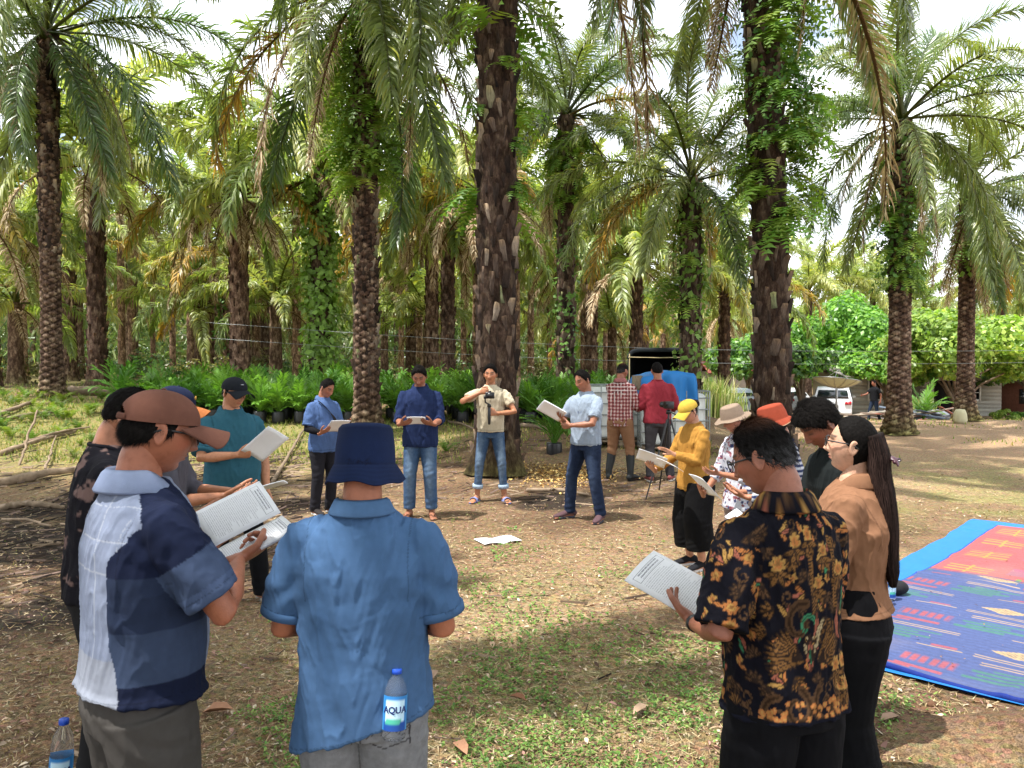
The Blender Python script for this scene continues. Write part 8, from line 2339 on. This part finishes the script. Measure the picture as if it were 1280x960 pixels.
def undergrowth():
    r = np.random.default_rng(15); mb = MB(); n = 0
    for k in range(150):
        Y = r.uniform(30, 82); half = .72 * Y; x = r.uniform(-half, half); px = 640 + x / Y * FPX
        if px > 800 and Y < 52: continue
        if px < 900 and Y < 24: continue
        R = r.uniform(.3, 1.1) * (1 + Y / 60); cols = [G3, [S('#6f6a4a'), S('#5c5f3c'), S('#857a58')], [S('#7a7a4c'), S('#5f6b40'), S('#8f8660')], G3][r.integers(0, 4)]
        leaf_cloud(mb, (x, Y, G(x, Y) + R * .3), R, 420, .07 + Y * .002, cols, 100 + k, 9, .75)
    mb.obj("undergrowth", M_BROAD, None, False, kind="stuff")
    # the mass of the plantation closing the view
    mb = MB()
    n = 170000; Y = r.uniform(66, 118, n); x = r.uniform(-1, 1, n) * (.86 * Y); px = 640 + x / Y * FPX; Y = np.where((px > 780) & (Y < 88), Y + 25, Y); x = (px - 640) / FPX * Y
    top = np.interp(px, [0, 700, 850, 960, 1100, 1280], [12.5, 12.5, 11, 9.0, 9.5, 8.5]) * (1 + .14 * fbm(n3(x * .16, Y * .05), 3, 8))
    z = -1 + (top + 1) * r.random(n) ** 1.1; P = np.stack([x, Y, z], 1)
    a = r.uniform(0, 6.28, n); d = unit(np.stack([np.cos(a) * .6, np.sin(a) * .6, r.uniform(-1.4, .25, n)], 1)); L = r.uniform(.9, 2.0, n)[:, None]; w = unit(np.cross(d, r.normal(0, 1, (n, 3)))) * .10
    V = np.stack([P - w, P + w, P + d * L], 1).reshape(-1, 3); C = A([S('#86a063'), S('#728c56'), S('#a0ae74'), S('#99946c'), S('#62794c')])[r.integers(0, 5, n)] * r.uniform(.7, 1.15, (n, 1))  # strip colours lightened in place of far sunlight
    mb.add(V, np.arange(3 * n).reshape(-1, 3), np.repeat(C, 3, 0)); mb.obj("far_palm_wood", M_BROAD, None, False, kind="stuff")
    # low ferns on the grassy rise
    mb = MB()
    for k in range(80):
        Y = r.uniform(12.8, 19.5); x = px2x(r.uniform(-20, 185), Y) if r.random() < .8 else px2x(r.uniform(-20, 700), Y)
        me = GFERNS[r.integers(0, 3)]; nv = len(me.vertices); V = np.empty(nv * 3, np.float32); me.vertices.foreach_get("co", V); V = V.reshape(-1, 3).astype(float)
        for q in range(1):
            ca, sa = cos(q * 2.1 + k), sin(q * 2.1 + k); V2 = V * r.uniform(.5, .9) @ A([[ca, sa, 0], [-sa, ca, 0], [0, 0, 1]])
            mb.add(V2 + A([x, Y, G(x, Y)]), np.arange(nv).reshape(-1, 3), A([1, 1, 1]) * r.uniform(.55, .95) * (A([1.6, 1.1, .8]) if r.random() < .5 else A([1.15, 1, .9])))
    mb.obj("low_ferns", M_FERN, None, False, kind="stuff")
    # yellow shavings heaped to the right of the massive trunk
    mb = MB(); n = 2600; x, y = px2x(1, 1) + r.normal(.85, .42, n) + .636, r.normal(11.9, .55, n)
    C = A([S('#d2b06a'), S('#c29a58'), S('#e0c486'), S('#a9814a')])[r.integers(0, 4, n)] * r.uniform(.8, 1.15, (n, 1))
    V, F, Cc = leaf_quads(x, y, gz(x, y) + .01 + .03 * r.random(n), r.uniform(.02, .06, n), r.uniform(.3, .6, n), r.uniform(0, 6.28, n), r.normal(0, .3, n), r.normal(0, .3, n), C, .2); mb.add(V, F, Cc); mb.obj("wood_shavings", M_LITTER, None, False, kind="stuff")
    # clods of dug soil at the lower right
    mb = MB()
    for k in range(500):
        x, y = r.normal(2.4, .4), r.normal(3.5, .22); s = r.uniform(.005, .022) * (1 + .5 * (r.random() < .1)); V, F = ellipsoid((x, y, G(x, y) + 0  + s * .3), (s, s * .8, s * .6), u=7, v=5); V = V + r.normal(0, s * .12, V.shape)
        mb.add(V, F, A(S('#6a4c38')) * r.uniform(.7, 1.3))
    mb.obj("soil_clods", M_LITTER, None, False, kind="stuff")
    # large single dry leaves, those one can point at
    big = [(268, 898, .16), (540, 857, .13), (648, 885, .10), (803, 900, .13), (575, 950, .14), (1118, 912, .12), (88, 735, .10), (775, 690, .08), (410, 660, .07), (705, 783, .10), (560, 780, .09), (615, 815, .08), (1180, 760, .06), (785, 838, .08)]
    for k, (px, py, s) in enumerate(big):
        if px == 1180: continue
        x, y = gpt(px, py); C = A([[S('#b08468'), S('#a98d78'), S('#8a6048'), S('#c3a58a')][k % 4]])
        V, F, Cc = leaf_quads(A([0.]), A([0.]), A([.004]), A([s]), A([.42]), A([k * 1.3]), A([.05]), A([.08]), C, .22)
        V, F = V, F
        o = MB().add(V, F, Cc).obj("dead_leaf", M_LITTER, None, False, label="large curled dry leaf " + ['below the left shirt hem, by the bucket hat man', 'just right of the blue polo hem', 'on the green patch below the fallen booklet', 'nearest the batik shirt', 'at the bottom edge by the grey jeans', 'beside the black cropped trousers', 'left of the patchwork shirt', 'beyond the sheets of the batik man', 'between the blue polo and the teal polo', 'midway between booklet and batik sheets', 'right of the blue sleeve', 'on the green patch, smaller', 'x', 'near the middle of the near ground'][k], category="leaf", group="large dry leaves on the clearing"); o.location = (x, y, G(x, y) + .012)
undergrowth()
for s_ in list(bpy.data.scenes):
    if s_ is not SC: bpy.data.scenes.remove(s_)
